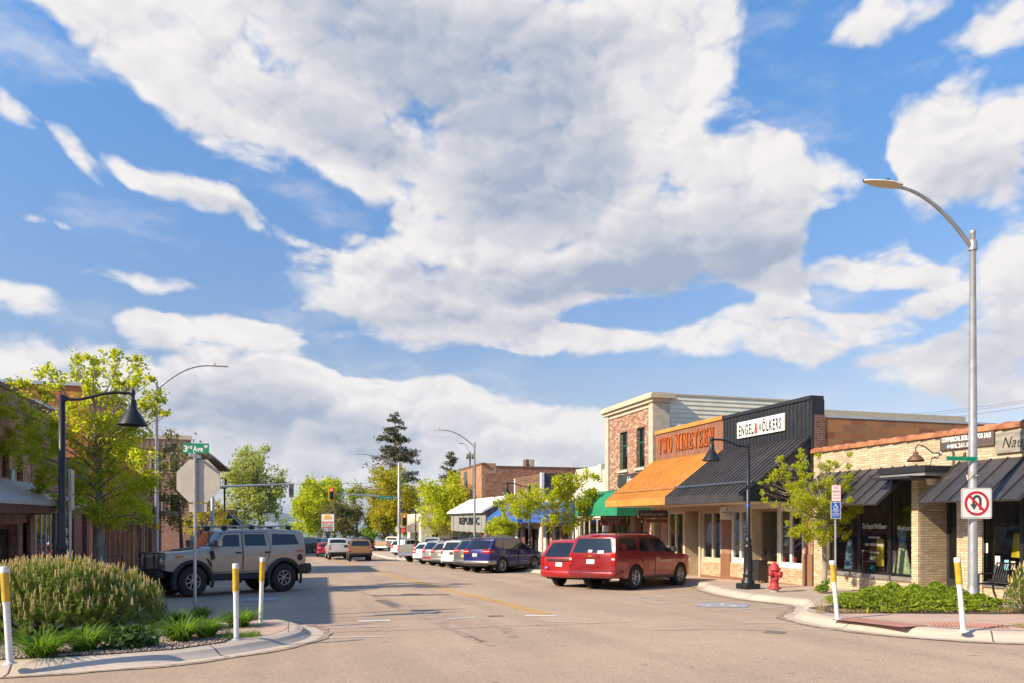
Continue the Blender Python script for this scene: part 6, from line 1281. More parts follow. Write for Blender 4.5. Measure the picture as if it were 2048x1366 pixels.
b = MB(); b.lathe([(.121, 2.2), (.121, 2.5)], (-6.07, 39.4, GW(39.4)), 12); tag(b.build('pole_band', 'post_yellow'), 'yellow band wrapped round the left tall street light\'s pole', 'band')

def pedestrian_lamp(label, x, y, h, dirx, arm=1.28, base=True):
    r = thing('pedestrian_lamp', label, 'street lamp', (x, y, GW(y)), 0, 'black gooseneck pavement lamps', world=False); m = MB()
    m.box((-.27, -.27, 0), (.27, .27, .17), 0, .02); m.lathe([(.20, .17), (.20, .26), (.16, .29), (.15, .42), (.165, .45), (.13, .5), (.105, 1.25), (.13, 1.28), (.13, 1.33), (.08, 1.38), (.10, 1.42), (.10, 1.52), (.075, 1.58)], (0, 0, 0), 20)
    for k in range(12): a = 2 * pi * k / 12; m.tube([(.128 * cos(a), .128 * sin(a), .52), (.105 * cos(a), .105 * sin(a), 1.24)], .014, 5)
    m.build('base', 'lamp_black', r); m = MB(); m.lathe([(.068, 1.4), (.06, h), (0, h + .01)], (0, 0, 0), 16); m.build('pole', 'lamp_black', r)
    z = h - .07; a = MB(); a.tube([(dirx * u * arm, 0, z + v) for u, v in ((0, 0), (.12, -.01), (.25, .0), (.42, .06), (.58, .13), (.74, .17), (.9, .17), (1.0, .155))], .030, 10); a.lathe([(.05, -.05), (.05, .05)], (dirx * .05, 0, z), 10); a.build('arm', 'lamp_black', r)
    c = (dirx * arm, 0, z); s = MB()
    s.lathe([(0, .30), (.012, .27), (.02, .245), (.045, .22), (.055, .17), (.045, .12), (.03, .10), (.05, .08), (.03, .055), (.055, .04), (.075, .0), (.08, -.16)], c, 18); s.build('lamp_fitting', 'lamp_black', r)
    s = MB(); s.lathe([(.082, -.155), (.15, -.25), (.285, -.47), (.292, -.485), (.28, -.485), (.14, -.26), (.075, -.17)], c, 26, cap=False); so_ = s.build('lamp_shade', 'lamp_black', r); l = MB(); l.lathe([(0, -.25), (.13, -.27), (.15, -.3), (.0, -.33)], c, 14); l.build('bulb', 'lamp_lens', so_); return r
pedestrian_lamp('black gooseneck lamp before the big green street tree on the left', -4.33, 16.9, 4.52, 1)
pedestrian_lamp('black gooseneck lamp on fluted base between the red SUV and hydrant', 13.66, 20.2, 4.5, -1)
pedestrian_lamp('black gooseneck lamp standing in front of the blue awnings', 12.62, 39.0, 4.55, -1)
pedestrian_lamp('black gooseneck lamp at the far white corner shop among trees', 11.6, 71.0, 4.4, -1)
pedestrian_lamp('black gooseneck lamp below the far corner building\'s balcony', -7.2, 82.0, 4.4, 1)
bn = MB(); bn.lathe([(.071, 2.55), (.071, 2.63)], (13.66, 20.2, GW(20.2)), 14); tag(bn.build('blue_tape', 'blue_canvas'), 'strip of blue tape round the gooseneck lamp post by the hydrant', 'tape')

def signal_head(par, x, y, z, back, lit, s=1.0, faces=-1, body='signal_black'):
    m = MB(); m.box((x - .17 * s, y - .10, z - .52 * s), (x + .17 * s, y + .12, z + .52 * s), 0, .02); h = m.build('signal_head', body, par)
    if back: b = MB(); b.box((x - .29 * s, y - .03, z - .64 * s), (x + .29 * s, y - .0, z + .64 * s), 0, .02); b.build('backplate', 'signal_yellow', h)
    for k in range(3):
        zz = z + (.34 - .34 * k) * s; l = MB(); R = Matrix.Rotation(-faces * -pi / 2, 3, 'X'); l.lathe([(0, .02), (.13 * s, .0)], (x, y + faces * .115, zz), 18, R=Matrix.Rotation(pi / 2, 3, 'X')); l.build('lamp', 'lamp_lit_red' if lit and k == 0 else 'lamp_unlit', h)
        v = MB(); v.grid([[(x + .15 * s * cos(t), y + faces * q, zz + .15 * s * sin(t)) for t in np.linspace(-.3, pi + .3, 10)] for q in (.10, .28)]); v.build('visor', 'signal_black', h)
    return h
def signals():
    g = 'traffic signal poles at the far crossing'; p = atD(798, 1040, 70); y = p.y; x = p.x; z0 = GW(y)
    r = thing('traffic_signal', 'traffic signal pole with lamp arm before the yellow tree, red lights facing this way', 'traffic light', (x, y, z0), 0, g)
    m = MB(); m.lathe([(.26, 0), (.26, .05), (.17, .08), (.15, 3), (.10, 8.9), (0, 8.95)], (x, y, z0), 14); m.build('pole', 'galvanised', r); za = 1.6 + 43 / 21.4
    a = MB(); a.tube([(x, y, za), (x - 2.5, y, za + .22), (x - 5.9, y, za + .38)], [.11, .09, .06], 10); a.build('arm', 'galvanised', r)
    l = MB(); l.tube([(x, y, z0 + 8.6), (x - .9, y, z0 + 9.05), (x - 2, y, z0 + 9.4), (x - 3, y, z0 + 9.58), (x - 4.1, y, z0 + 9.6)], [.05, .045, .04, .035, .03], 8); l.lathe([(.03, 0), (.05, .05), (.05, .14), (0, .16)], (x - 4, y, z0 + 9.5), 8); l.build('lamp_arm', 'galvanised', r)
    signal_head(r, x - 6.15, y - .1, za + .38, True, True); signal_head(r, x + .45, y - .15, 1.6 + .25 / 21.4, True, True)
    m = MB(); m.box((x + .1, y - .2, .35), (x + .62, y + .1, .9), 0, .03); h = m.build('walk_signal', 'signal_black', r); m = MB(); m.box((x + .18, y - .215, .42), (x + .5, y - .202, .82)); m.build('lamp', emit('hand_red', (.8, .07, .03), .35), h)
    s = sign_board('street_name_sign', 'green 2nd Avenue sign on the right signal arm', Fc('-Y', y - .14), x - 1.2, 0, za + .06, 1.25, .33, .02, 'sign_green', [('2', .18, -.46, 0, {}), ('ND AVE W', .13, .1, 0, dict(width=.75))], 'white_letter')
    p = atD(425, 1040, 57); x, y = p.x, p.y; z0 = GW(y)
    r = thing('traffic_signal', 'traffic signal whose arm reaches out from behind the stop sign, its head turned away', 'traffic light', (x, y, z0), 0, g)
    m = MB(); m.lathe([(.26, 0), (.26, .05), (.17, .08), (.14, 3), (.12, 6.2), (0, 6.25)], (x, y, z0), 14); m.build('pole', 'galvanised', r); za = 1.6 + 66 / 26.3
    a = MB(); a.tube([(x, y, za), (x + 2.5, y, za + .14), (x + 5.85, y, za + .30)], [.11, .09, .06], 10); a.build('arm', 'galvanised', r); signal_head(r, x + 5.75, y + .25, za - .18, False, False, 1.08, 1, 'signal_grey')
    p = atD(940, 1040, 112); x, y = p.x, p.y; r = thing('utility_pole', 'far utility pole with two transformers behind the tall brick building', 'pole', (x, y, ground(y)))
    m = MB(); m.tube([(x, y, ground(y)), (x, y, 11.7)], [.2, .14], 8); m.build('pole', 'rail_brown', r)
    for s in (-.4, .42): m = MB(); m.lathe([(.0, 0), (.2, .02), (.2, .75), (0, .8)], (x + s, y, 10.7), 10); m.build('transformer', 'signal_grey', r)
    m = MB(); m.tube([(x, y, 11.6), (x - .5, y, 12.6), (x - 1, y, 13.0)], .035, 6); m.box((x - 1.7, y - .12, 12.95), (x - 1, y + .12, 13.06), 0, .03); m.build('lamp', 'galvanised', r)
signals()
def stop_sign():
    D = 15.3; p = onG(390, 1238, .137); x, y, z0 = p.x, p.y, p.z; k = 1500 / D; Z = lambda py: 1.6 + (1040 - py) / k
    r = thing('stop_sign', 'bare back of an octagonal stop sign on a galvanised post in the lilies', 'sign', (x, y, z0)); c, s = cos(-YAW * .9), sin(-YAW * .9)
    m = MB(); m.tube([(x, y, z0 - .1), (x - .0, y, Z(905))], .032, 10); m.lathe([(.037, 0), (.037, .06)], (x, y, Z(925)), 10); m.lathe([(.037, 0), (.037, .05)], (x, y, Z(985)), 10); m.build('post', 'galvanised', r)
    U = Vector((c, s, 0)); N = Vector((-s, c, 0)); ctr = Vector((x, y, Z(962))) + U * .05 + N * .045
    def octo(R, d0, d1, mi, mb): mb.prism([(R * cos(pi / 8 + q * pi / 4), R * sin(pi / 8 + q * pi / 4)) for q in range(8)], lambda u, v, d: ctr + U * u + Vector((0, 0, v)) + N * d, d0, d1, mi)
    m = MB(); octo(.475, 0, .006, 0, m); octo(.47, .006, .008, 1, m); m.build('plate', ['sign_back', 'prohibit_red'], r); l = MB(); put_text(l, 'STOP', .27, ctr + N * .012, -U, N, ex=.001, width=.72); l.build('lettering', 'white_letter', r)
    m = MB(); c2 = Vector((x, y, Z(1016))) + U * .04 + N * .045
    m.prism([(-.18, -.085), (.18, -.085), (.18, .085), (-.18, .085)], lambda u, v, d: c2 + U * u + Vector((0, 0, v)) + N * d, 0, .006); m.build('lower_plate', 'sign_back', r)
    zt = Z(897); r = thing('street_name_sign', 'green 3rd Ave W street name sign on top of the stop sign post', 'sign', (x, y, zt)); m = MB(); cc = Vector((x, y, zt)) + U * .02
    m.prism([(-.265, -.10), (.265, -.10), (.265, .10), (-.265, .10)], lambda u, v, d: cc + U * u + Vector((0, 0, v)) + N * d, -.012, -.004); m.build('board', 'sign_green', r)
    l = MB(); n = -N; o = cc - N * .014
    for t, h, du, dz, w in (('3', .125, -.205, -.005, .085), ('rd', .07, -.115, .025, .085), ('Ave', .11, .045, -.01, .20), ('W', .06, .205, .035, .085)): put_text(l, t, h, o + U * du + Vector((0, 0, dz)), U, n, width=w, ex=.001, bold=.003)
    l.build('lettering', 'white_letter', r); m = MB(); m.lathe([(.03, -.14), (.03, -.1), (.02, -.09)], (x, y, zt), 10)
    m.prism([(-.32, -.19), (.28, -.19), (.28, -.115), (-.32, -.115)], lambda u, v, d: Vector((x, y, zt)) + N * u + Vector((0, 0, v)) + U * d, .0, .008); m.build('cross_blade', 'sign_white', r)
stop_sign()
def post_signs():
    p = atD(1671, 1040, 20.0); x, y = p.x, p.y; z0 = GW(y); k = 75.0; Z = lambda py: 1.6 + (1040 - py) / k; U = Vector((cos(-YAW), sin(-YAW), 0)); N = Vector((U.y, -U.x, 0))
    r = thing('parking_sign_post', 'perforated post with no-parking plate above blue disabled parking plate', 'sign', (x, y, z0)); m = MB(); m.tube([(x, y, z0 - .1), (x, y, Z(968))], .028, 6)
    for i in range(34): m.lathe([(0, 0), (.012, .0)], Vector((x, y, z0 + .2 + i * .075)) + N * .0285, 6, 1, R=frame(U, N) @ Matrix.Rotation(-pi / 2, 3, 'X'))
    m.build('post', ['galvanised', 'black_trim'], r)
    def plate(cu, py0, py1, w, mat, edge):
        z0_, z1_ = Z(py1), Z(py0); c = Vector((x, y, (z0_ + z1_) / 2)) + N * .04 + U * cu; h = z1_ - z0_; m = MB()
        m.prism([(-w / 2, -h / 2), (w / 2, -h / 2), (w / 2, h / 2), (-w / 2, h / 2)], lambda u, v, d: c + U * u + Vector((0, 0, v)) + N * d, -.003, .003, 1); q = .012
        m.prism([(-w / 2 + q, -h / 2 + q), (w / 2 - q, -h / 2 + q), (w / 2 - q, h / 2 - q), (-w / 2 + q, h / 2 - q)], lambda u, v, d: c + U * u + Vector((0, 0, v)) + N * d, .003, .005, 0); return c, m
    c, m = plate(.0, 970, 1003, .255, 'sign_white', 'hydrant_red'); m.build('plate', ['sign_white', 'prohibit_red'], r); l = MB()
    for t, h, dz, w in (('NO', .07, .15, .12), ('PARKING', .06, .045, .20), ('2AM-5AM', .042, -.05, .18), ('NOV-APR', .042, -.13, .18)): put_text(l, t, h, c + N * .007 + Vector((0, 0, dz)), U, N, width=w, ex=.0008)
    l.build('lettering', 'prohibit_red', r)
    c, m = plate(-.01, 1004, 1037, .265, 'sign_blue', 'white_letter'); m.build('plate', ['sign_blue', 'white_letter'], r); l = MB(); o = c + N * .007
    def stroke(pts, w):
        for (a, b), (a2, b2) in zip(pts, pts[1:]):
            d = Vector((a2 - a, b2 - b)); n_ = Vector((-d.y, d.x)).normalized() * w / 2
            l.face([o + U * (a + n_.x) + Vector((0, 0, b + n_.y)), o + U * (a - n_.x) + Vector((0, 0, b - n_.y)), o + U * (a2 - n_.x) + Vector((0, 0, b2 - n_.y)), o + U * (a2 + n_.x) + Vector((0, 0, b2 + n_.y))])
    stroke([(-.01 + .05 * cos(t), .085 + .05 * sin(t)) for t in np.linspace(2.4, 6.5, 12)], .014); stroke([(-.02, .17), (-.015, .11), (.03, .11), (.055, .06)], .018); stroke([(-.03, .19), (-.01, .19)], .03); stroke([(-.015, .145), (.03, .145)], .012)
    for h, dz, w, t in ((.026, .015, .14, 'PERMIT'), (.022, -.035, .13, 'REQUIRED'), (.022, -.07, .10, '$100'), (.022, -.115, .2, 'VAN ACCESSIBLE'), (.022, -.15, .19, 'PARKING')): put_text(l, t, h, o + Vector((0, 0, dz)), U, N, width=w, ex=.0008)
    stroke([(-.12, -.01), (.12, -.01)], .006); stroke([(-.12, -.092), (.12, -.092)], .006); l.build('lettering', 'white_letter', r)
    # no U-turn plate
    x, y = 14.24, 12.75; D = x * sin(YAW) + y * cos(YAW); k = F / D; zc = 1.6 + 33 / k; c = Vector((x, y, zc)) + N * .13; s = 30.5 / k
    r = thing('no_u_turn_sign', 'white square plate with red no U-turn symbol on the tall street light', 'sign', c); m = MB()
    def rr(h, q): return [(sx * (h - q) + q * cos(a), sy * (h - q) + q * sin(a)) for sx, sy, a0 in ((1, 1, 0), (-1, 1, pi / 2), (-1, -1, pi), (1, -1, 1.5 * pi)) for a in np.linspace(a0, a0 + pi / 2, 5)]
    fn = lambda u, v, d: c + U * u + Vector((0, 0, v)) + N * d
    m.prism(rr(s, .05), fn, -.004, 0, 0); m.prism(rr(s * .955, .045), fn, 0, .002, 1); m.prism(rr(s * .925, .04), fn, .002, .004, 0); m.build('plate', ['sign_white', 'black_letter'], r)
    def strip_(pts, w, d, mat, nm):
        m = MB()
        for (a, b), (a2, b2) in zip(pts, pts[1:]):
            q = Vector((a2 - a, b2 - b)); n_ = Vector((-q.y, q.x)).normalized() * w / 2; e = q.normalized() * w * .06
            m.face([fn(a + n_.x - e.x, b + n_.y - e.y, d), fn(a - n_.x - e.x, b - n_.y - e.y, d), fn(a2 - n_.x + e.x, b2 - n_.y + e.y, d), fn(a2 + n_.x + e.x, b2 + n_.y + e.y, d)])
        return m
    arc = [(.02 * s + .22 * s * cos(t), .22 * s + .24 * s * sin(t)) for t in np.linspace(0, pi, 12)]
    m = strip_([(.24 * s, -.42 * s)] + arc + [(-.20 * s, -.10 * s)], .17 * s, .006, 0, ''); m.face([fn(-.42 * s, -.05 * s, .0062), fn(-.17 * s, -.44 * s, .0062), fn(.06 * s, -.05 * s, .0062)]); m.build('arrow', 'prohibit_black', r)
    m = strip_([(.72 * s * cos(t), .72 * s * sin(t)) for t in np.linspace(0, 2 * pi, 33)], .16 * s, .009, 0, ''); 
    for a, b in (((-.5, .5), (.5, -.5)),): m.face([fn(a[0] * s + .055 * s, a[1] * s + .055 * s, .0085), fn(a[0] * s - .055 * s, a[1] * s - .055 * s, .0085), fn(b[0] * s - .055 * s, b[1] * s - .055 * s, .0085), fn(b[0] * s + .055 * s, b[1] * s + .055 * s, .0085)])
    m.build('prohibition_ring', 'prohibit_red', r)
    zg = 1.6 + 121 / k; m = MB(); a = Vector((x, y, zg)); m.prism([(-.63, -.045), (.02, -.045), (.02, .045), (-.63, .045)], lambda u, v, d: a + U * u + Vector((0, 0, v + u * -.03 + .0)) + N * d, .10, .11); tag(m.build('edge_on_sign', 'sign_green'), 'green sign blade seen edge-on sticking out of the tall street light', 'sign')
    m = MB(); rnd = random.Random(5); b0 = Vector((x, y, 1.6 + 85 / k))
    m.tube([b0 + Vector((.11 * cos(t), .11 * sin(t), rnd.uniform(-.06, .06))) for t in np.linspace(0, 6.3, 14)], .014, 5); m.tube([b0 + N * .1 + U * -.08, b0 + N * .16 + U * -.14 + Vector((0, 0, .1)), b0 + N * .15 + U * -.12 + Vector((0, 0, .16))], .012, 5); tag(m.build('rope_tie', 'gold_letter'), 'frayed rope tied round the tall street light above the no U-turn sign', 'rope')
    # post with plates seen from the side, on the left
    p = atD(140, 1040, 17.5); x, y = p.x, p.y; z0 = GW(y); k = F / 17.5; r = thing('sign_post', 'grey post with two plates seen edge-on beside the left gooseneck lamp', 'sign', (x, y, z0)); m = MB(); m.tube([(x, y, z0), (x, y, 1.6 + 102 / k)], .035, 8); m.build('post', 'galvanised', r)
    V = (Vector((x, y, 0)).normalized()) ; V2 = (V + U * .22).normalized(); Q = Vector((V2.y, -V2.x, 0))
    for a, b, off in ((940, 988, .06), (990, 1020, .06)): m = MB(); cz0, cz1 = 1.6 + (1040 - b) / k, 1.6 + (1040 - a) / k; m.prism([(-.15, cz0), (.15, cz0), (.15, cz1), (-.15, cz1)], lambda u, v, d: Vector((x, y, v)) + V2 * u + U * (off + d), -.006, .006); m.build('plate', 'sign_back', r)
post_signs()
def delineators():
    for lab, b, t in (('white and yellow flexible post leaning at the far left edge beside the pine bush', (20, 1328), (8, 1133)), ('white and yellow flexible post in front of the off-roader\'s doors', (473, 1280), (471, 1127)), ('white and yellow flexible post before the off-roader\'s rear wheel', (521, 1246), (525, 1115)),
                      ('leaning white and yellow flexible post under the parking signs', (1675, 1239), (1664, 1121)), ('leaning white and yellow flexible post beside the red tactile paving', (1927, 1263), (1914, 1115))):
        p = onG(*b, .137); D = p.x * sin(YAW) + p.y * cos(YAW); q = atD(t[0], t[1], D + .03); ax = (q - p); h = ax.length; R = ax.normalized().to_track_quat('Z', 'Y').to_matrix()
        r = thing('marker_post', lab, 'marker post', p, 0, 'white and yellow flexible marker posts', world=False)
        m = MB(); m.lathe([(.085, 0), (.085, .012), (.045, .02), (.040, .05), (.040, h * .60), (.048, h * .64)], (0, 0, 0), 14, R=R); m.build('shaft', 'post_white', r); m = MB(); m.lathe([(.0485, h * .637), (.0485, h * .935)], (0, 0, 0), 14, R=R); m.build('reflector_band', 'post_yellow', r); m = MB(); m.lathe([(.049, h * .935), (.049, h - .01), (.04, h), (0, h)], (0, 0, 0), 14, R=R); m.build('cap', 'post_white', r)
delineators()
def hydrant():
    p = onG(1549, 1184, .137); r = thing('fire_hydrant', 'red fire hydrant with silver chain caps on the corner pavement', 'fire hydrant', p, radians(20), world=False)
    m = MB(); m.lathe([(.13, 0), (.125, .1)], (0, 0, 0), 16, 1); m.lathe([(.18, .10), (.18, .14), (.12, .15), (.115, .34), (.135, .36), (.135, .39), (.12, .40), (.12, .60), (.13, .62), (.13, .64)], (0, 0, 0), 20); m.build('barrel', ['hydrant_red', 'hydrant_grey'], r)
    m = MB(); m.lathe([(.17, .64), (.175, .67), (.13, .70), (.115, .77), (.07, .82), (.035, .84), (.035, .88), (0, .885)], (0, 0, 0), 20)
    for k in range(8): a = k * pi / 4; m.obox((.155 * cos(a), .155 * sin(a), .655), (.03, .03, .06), Rz(a))
    m.build('bonnet', 'hydrant_red', r); m = MB()
    for k in range(8): a = k * pi / 4; m.obox((.155 * cos(a), .155 * sin(a), .12), (.03, .03, .07), Rz(a))
    m.build('flange_bolts', 'hydrant_red', r)
    for ax, rad, ln in (((-1, 0), .055, .21), ((1, 0), .055, .21), ((0, -1), .08, .22)):
        d = Vector((*ax, 0)); R = d.to_track_quat('Z', 'Y').to_matrix(); m = MB(); m.lathe([(rad * .85, .09), (rad * .85, ln - .07), (rad * 1.15, ln - .06), (rad * 1.15, ln), (.02, ln + .01), (.02, ln + .045), (0, ln + .045)], (0, 0, .52), 14, R=R); m.build('nozzle_cap', 'hydrant_red', r)
        c = MB(); e = d * (ln + .01) + Vector((0, 0, .5)); c.tube([e, e + Vector((-d.x * .04, -d.y * .04, -.14)), e + Vector((-d.x * .12, -d.y * .12, -.15)), (d.x * .12, d.y * .12, .40)], .009, 5); c.build('chain', 'hydrant_grey', r)
hydrant()
def bench():
    # curved metal slat bench, back to the shop wall
    p = onG(1985, 1205, .137); y1 = p.y; y0 = y1 - 1.5; x = 15.62; z = GW(y0) ; r = thing('bench', 'dark metal slat bench with curved back against the tan shop', 'bench', (x, y1, z))
    X = lambda o: x - .02 + o
    for yy in (y1, y0): m = MB(); m.tube([(X(-.35), yy, z), (X(-.35), yy, z + .62), (X(.0), yy, z + .64), (X(.10), yy, z + .62)], .022, 8); m.tube([(X(.20), yy, z), (X(.10), yy, z + .2), (X(.06), yy, z + .42), (X(.13), yy, z + .7), (X(.2), yy, z + .86)], .022, 8); m.tube([(X(-.35), yy, z + .40), (X(.08), yy, z + .40)], .02, 8); m.build('leg_frame', 'dark_metal', r)
    m = MB(); n = 26
    for i in range(n): yy = y0 + .03 + (y1 - y0 - .06) * i / (n - 1); m.tube([(X(-.36), yy, z + .40), (X(-.2), yy, z + .42), (X(.02), yy, z + .41)], .012, 5)
    m.tube([(X(-.36), y0, z + .4), (X(-.36), y1, z + .4)], .02, 6); m.build('seat', 'dark_metal', r); m = MB()
    for i in range(n): yy = y0 + .03 + (y1 - y0 - .06) * i / (n - 1); m.tube([(X(.05), yy, z + .43), (X(.09), yy, z + .62), (X(.19), yy, z + .86)], .012, 5)
    m.tube([(X(.2), y0, z + .87), (X(.2), y1, z + .87)], .02, 6); m.build('backrest', 'dark_metal', r)
bench()
def odd_things():
    p = onX(1517, 1172, 15.85); x, y = p.x, p.y; z = GW(y); r = thing('planter', 'tall black tapered planter standing on castors by the twin shop\'s door', 'planter', (x, y, z), radians(10), world=False); m = MB()
    q = lambda h, s: [(s * sx, s * sy, h) for sx, sy in ((-1, -1), (1, -1), (1, 1), (-1, 1))]; a, b, c, d = q(.09, .16), q(.80, .22), q(.80, .185), q(.70, .18)
    m.add(a + b + c + d, [(3, 2, 1, 0)] + [(i + 4 * k, (i + 1) % 4 + 4 * k, (i + 1) % 4 + 4 * k + 4, i + 4 * k + 4) for k in range(3) for i in range(4)] + [(12, 13, 14, 15)]); m.build('tub', 'black_board', r)
    for sx in (-1, 1):
        for sy in (-1, 1): m = MB(); m.lathe([(.04, -.015), (.04, .015)], (sx * .11, sy * .11, .042), 10, R=Matrix.Rotation(pi / 2, 3, 'X')); m.build('wheel', 'hydrant_grey', r)
    # barn lamp on the tan wall
    w = onX(1881, 906, XR); r = thing('wall_lamp', 'rusty gooseneck barn lamp on the tan brick wall', 'wall lamp', w); U = Vector((0, 1, 0)); O = Vector((-1, 0, 0)); m = MB()
    m.tube([w, w + O * .2 + Vector((0, .05, .0)), w + O * .38 + Vector((0, .12, .16)), w + O * .52 + Vector((0, .18, .22)), w + O * .60 + Vector((0, .2, .14)), w + O * .60 + Vector((0, .2, .0))], .016, 8); m.build('arm', 'black_trim', r); c = w + O * .60 + Vector((0, .2, -.02))
    m = MB(); m.lathe([(.03, .06), (.06, .05), (.065, -.02), (.12, -.06), (.20, -.15), (.21, -.20), (.19, -.19), (.1, -.07)], c, 20, cap=False); m.build('lamp_shade', M('rust_brown', (.17, .095, .06), .6, .4, var=.3, scale=8), r)
    m = MB(); m.lathe([(0, -.03), (.06, -.02), (.06, .03), (0, .04)], w, 10, R=Matrix.Rotation(pi / 2, 3, 'Y')); m.build('wall_plate', 'galvanised', r)
    # restaurant sign on a pole beyond the crossing
    D = 100; p = atD(656, 1040, D); x, y = p.x, p.y; k = F / D; r = thing('restaurant_sign', 'tall white restaurant sign with yellow sun emblem beyond the crossing', 'sign', (x, y, ground(y))); U = Vector((cos(-YAW), sin(-YAW), 0)); N = Vector((U.y, -U.x, 0)); c = Vector((x, y, 1.6 - 5 / k))
    h, w_ = 16.7 / k, 12.3 / k; m = MB(); fn = lambda u, v, d: c + U * u + Vector((0, 0, v)) + N * d; m.prism([(-w_, -h), (w_, -h), (w_, h), (-w_, h)], fn, -.15, .15); m.build('board', 'sign_white', r); m = MB()
    for v in (.06 * h, -.62 * h): m.prism([(-w_ * .97, v - .05), (w_ * .97, v - .05), (w_ * .97, v + .05), (-w_ * .97, v + .05)], fn, .15, .16)
    put_text(m, 'MEXICAN', .40, fn(0, -.14 * h, .16), U, N, width=w_ * 1.75); m.build('lettering', 'prohibit_red', r); m = MB(); put_text(m, 'RESTAURANT', .34, fn(0, -.43 * h, .16), U, N, width=w_ * 1.75); m.build('lettering', 'sign_green', r); m = MB(); put_text(m, 'TO GO 883.0000', .3, fn(0, -.82 * h, .16), U, N, width=w_ * 1.6); m.build('lettering', 'black_letter', r)
    m = MB(); m.prism([(.62 * cos(a) * (1 if i % 2 else .72), .5 * h + .55 * sin(a) * (1 if i % 2 else .72)) for i, a in enumerate(np.linspace(-.3, pi + .3, 17))] , fn, .15, .17); m.build('emblem', M('sun_orange', (.75, .42, .08), .6), r)
    m = MB(); m.tube([(x, y, ground(y)), (x, y, c.z - h)], .25, 8); m.build('pole', 'signal_grey', r)
    # railing and blue bag on the left pavement
    p = atD(165, 1040, 30); x, y = p.x, p.y; z = GW(y); r = thing('railing', 'low dark railing before the maroon shop on the left', 'railing', (x, y, z)); m = MB()
    for i in range(4): m.tube([(x - .6 + i * .5, y + i * .9, z), (x - .6 + i * .5, y + i * .9, z + .95)], .025, 6)
    m.tube([(x - .6, y, z + .95), (x + .9, y + 2.7, z + .95)], .025, 6); m.build('rails', 'dark_metal', r)
    p = atD(206, 1040, 28.5); x, y = p.x, p.y; z = GW(y); m = MB(); rows = [[(x + rx * cos(a), y + ry * sin(a), z + h + .03 * sin(3 * a)) for a in np.linspace(0, 2 * pi, 13)] for h, rx, ry in ((.25, .02, .02), (.27, .15, .10), (.5, .20, .13), (.75, .17, .11), (.85, .09, .06), (1.0, .13, .08))]; m.grid(rows); tag(m.build('blue_bag', M('bag_blue', (.03, .16, .42), .5, var=.2)), 'blue bag hanging on the railing by the big tree\'s trunk', 'bag')
    # overhead wires
    for i, (a, b) in enumerate((((1700, 838, 45), (2200, 776, 38)), ((1700, 833, 45), (2200, 772, 38)), ((1700, 846, 45), (2200, 786, 38)))):
        P0 = atD(*a); P1 = atD(*b); m = MB(); m.tube([P0.lerp(P1, t / 8) - Vector((0, 0, .35 * (1 - (t / 4 - 1) ** 2))) for t in range(9)], .007, 4); tag(m.build('overhead_wire', 'black_trim'), 'thin black overhead wire crossing behind the tall street light on the right', 'wire', 'overhead wires on the right')
    P0 = atD(250, 955, 80); P1 = atD(760, 965, 150); m = MB(); m.tube([P0.lerp(P1, t / 8) - Vector((0, 0, .5 * (1 - (t / 4 - 1) ** 2))) for t in range(9)], .03, 4); tag(m.build('overhead_wire', 'black_trim'), 'thin wire over the far crossing between willow and maple', 'wire')
odd_things()

# ------------------------------------------------------------------ goods in the shop windows
def loft(mb, c, secs, mi=0, n=16, R=None):
    """cloth body: (height, half width, half depth) sections"""
    R = R or Matrix.Identity(3); mb.grid([[Vector(c) + R @ Vector((w * cos(a), d * sin(a) * (1 + .18 * sin(5 * a)), h)) for a in np.linspace(0, 2 * pi, n + 1)] for h, w, d in secs], mi); return mb
M('mint_cloth', (.28, .48, .38), .9, var=.12, scale=6); M('cream_cloth', (.62, .56, .42), .9, var=.1); M('mustard_cloth', (.62, .42, .02), .85, var=.12, scale=5); M('denim', (.12, .22, .34), .9, var=.2, scale=9); M('green_cloth', (.36, .42, .26), .9, var=.35, scale=9); M('plum_cloth', (.10, .06, .13), .9, var=.2); M('lime', (.25, .55, .03), .6); M('wine_cloth', (.17, .03, .06), .9); M('skin_mannequin', (.50, .42, .36), .6); M('teal_leather', (.03, .30, .30), .5); M('orange_leather', (.50, .13, .02), .5); M('brown_leather', (.16, .06, .03), .5)
RY = Matrix.Rotation(pi / 2, 3, 'Z')
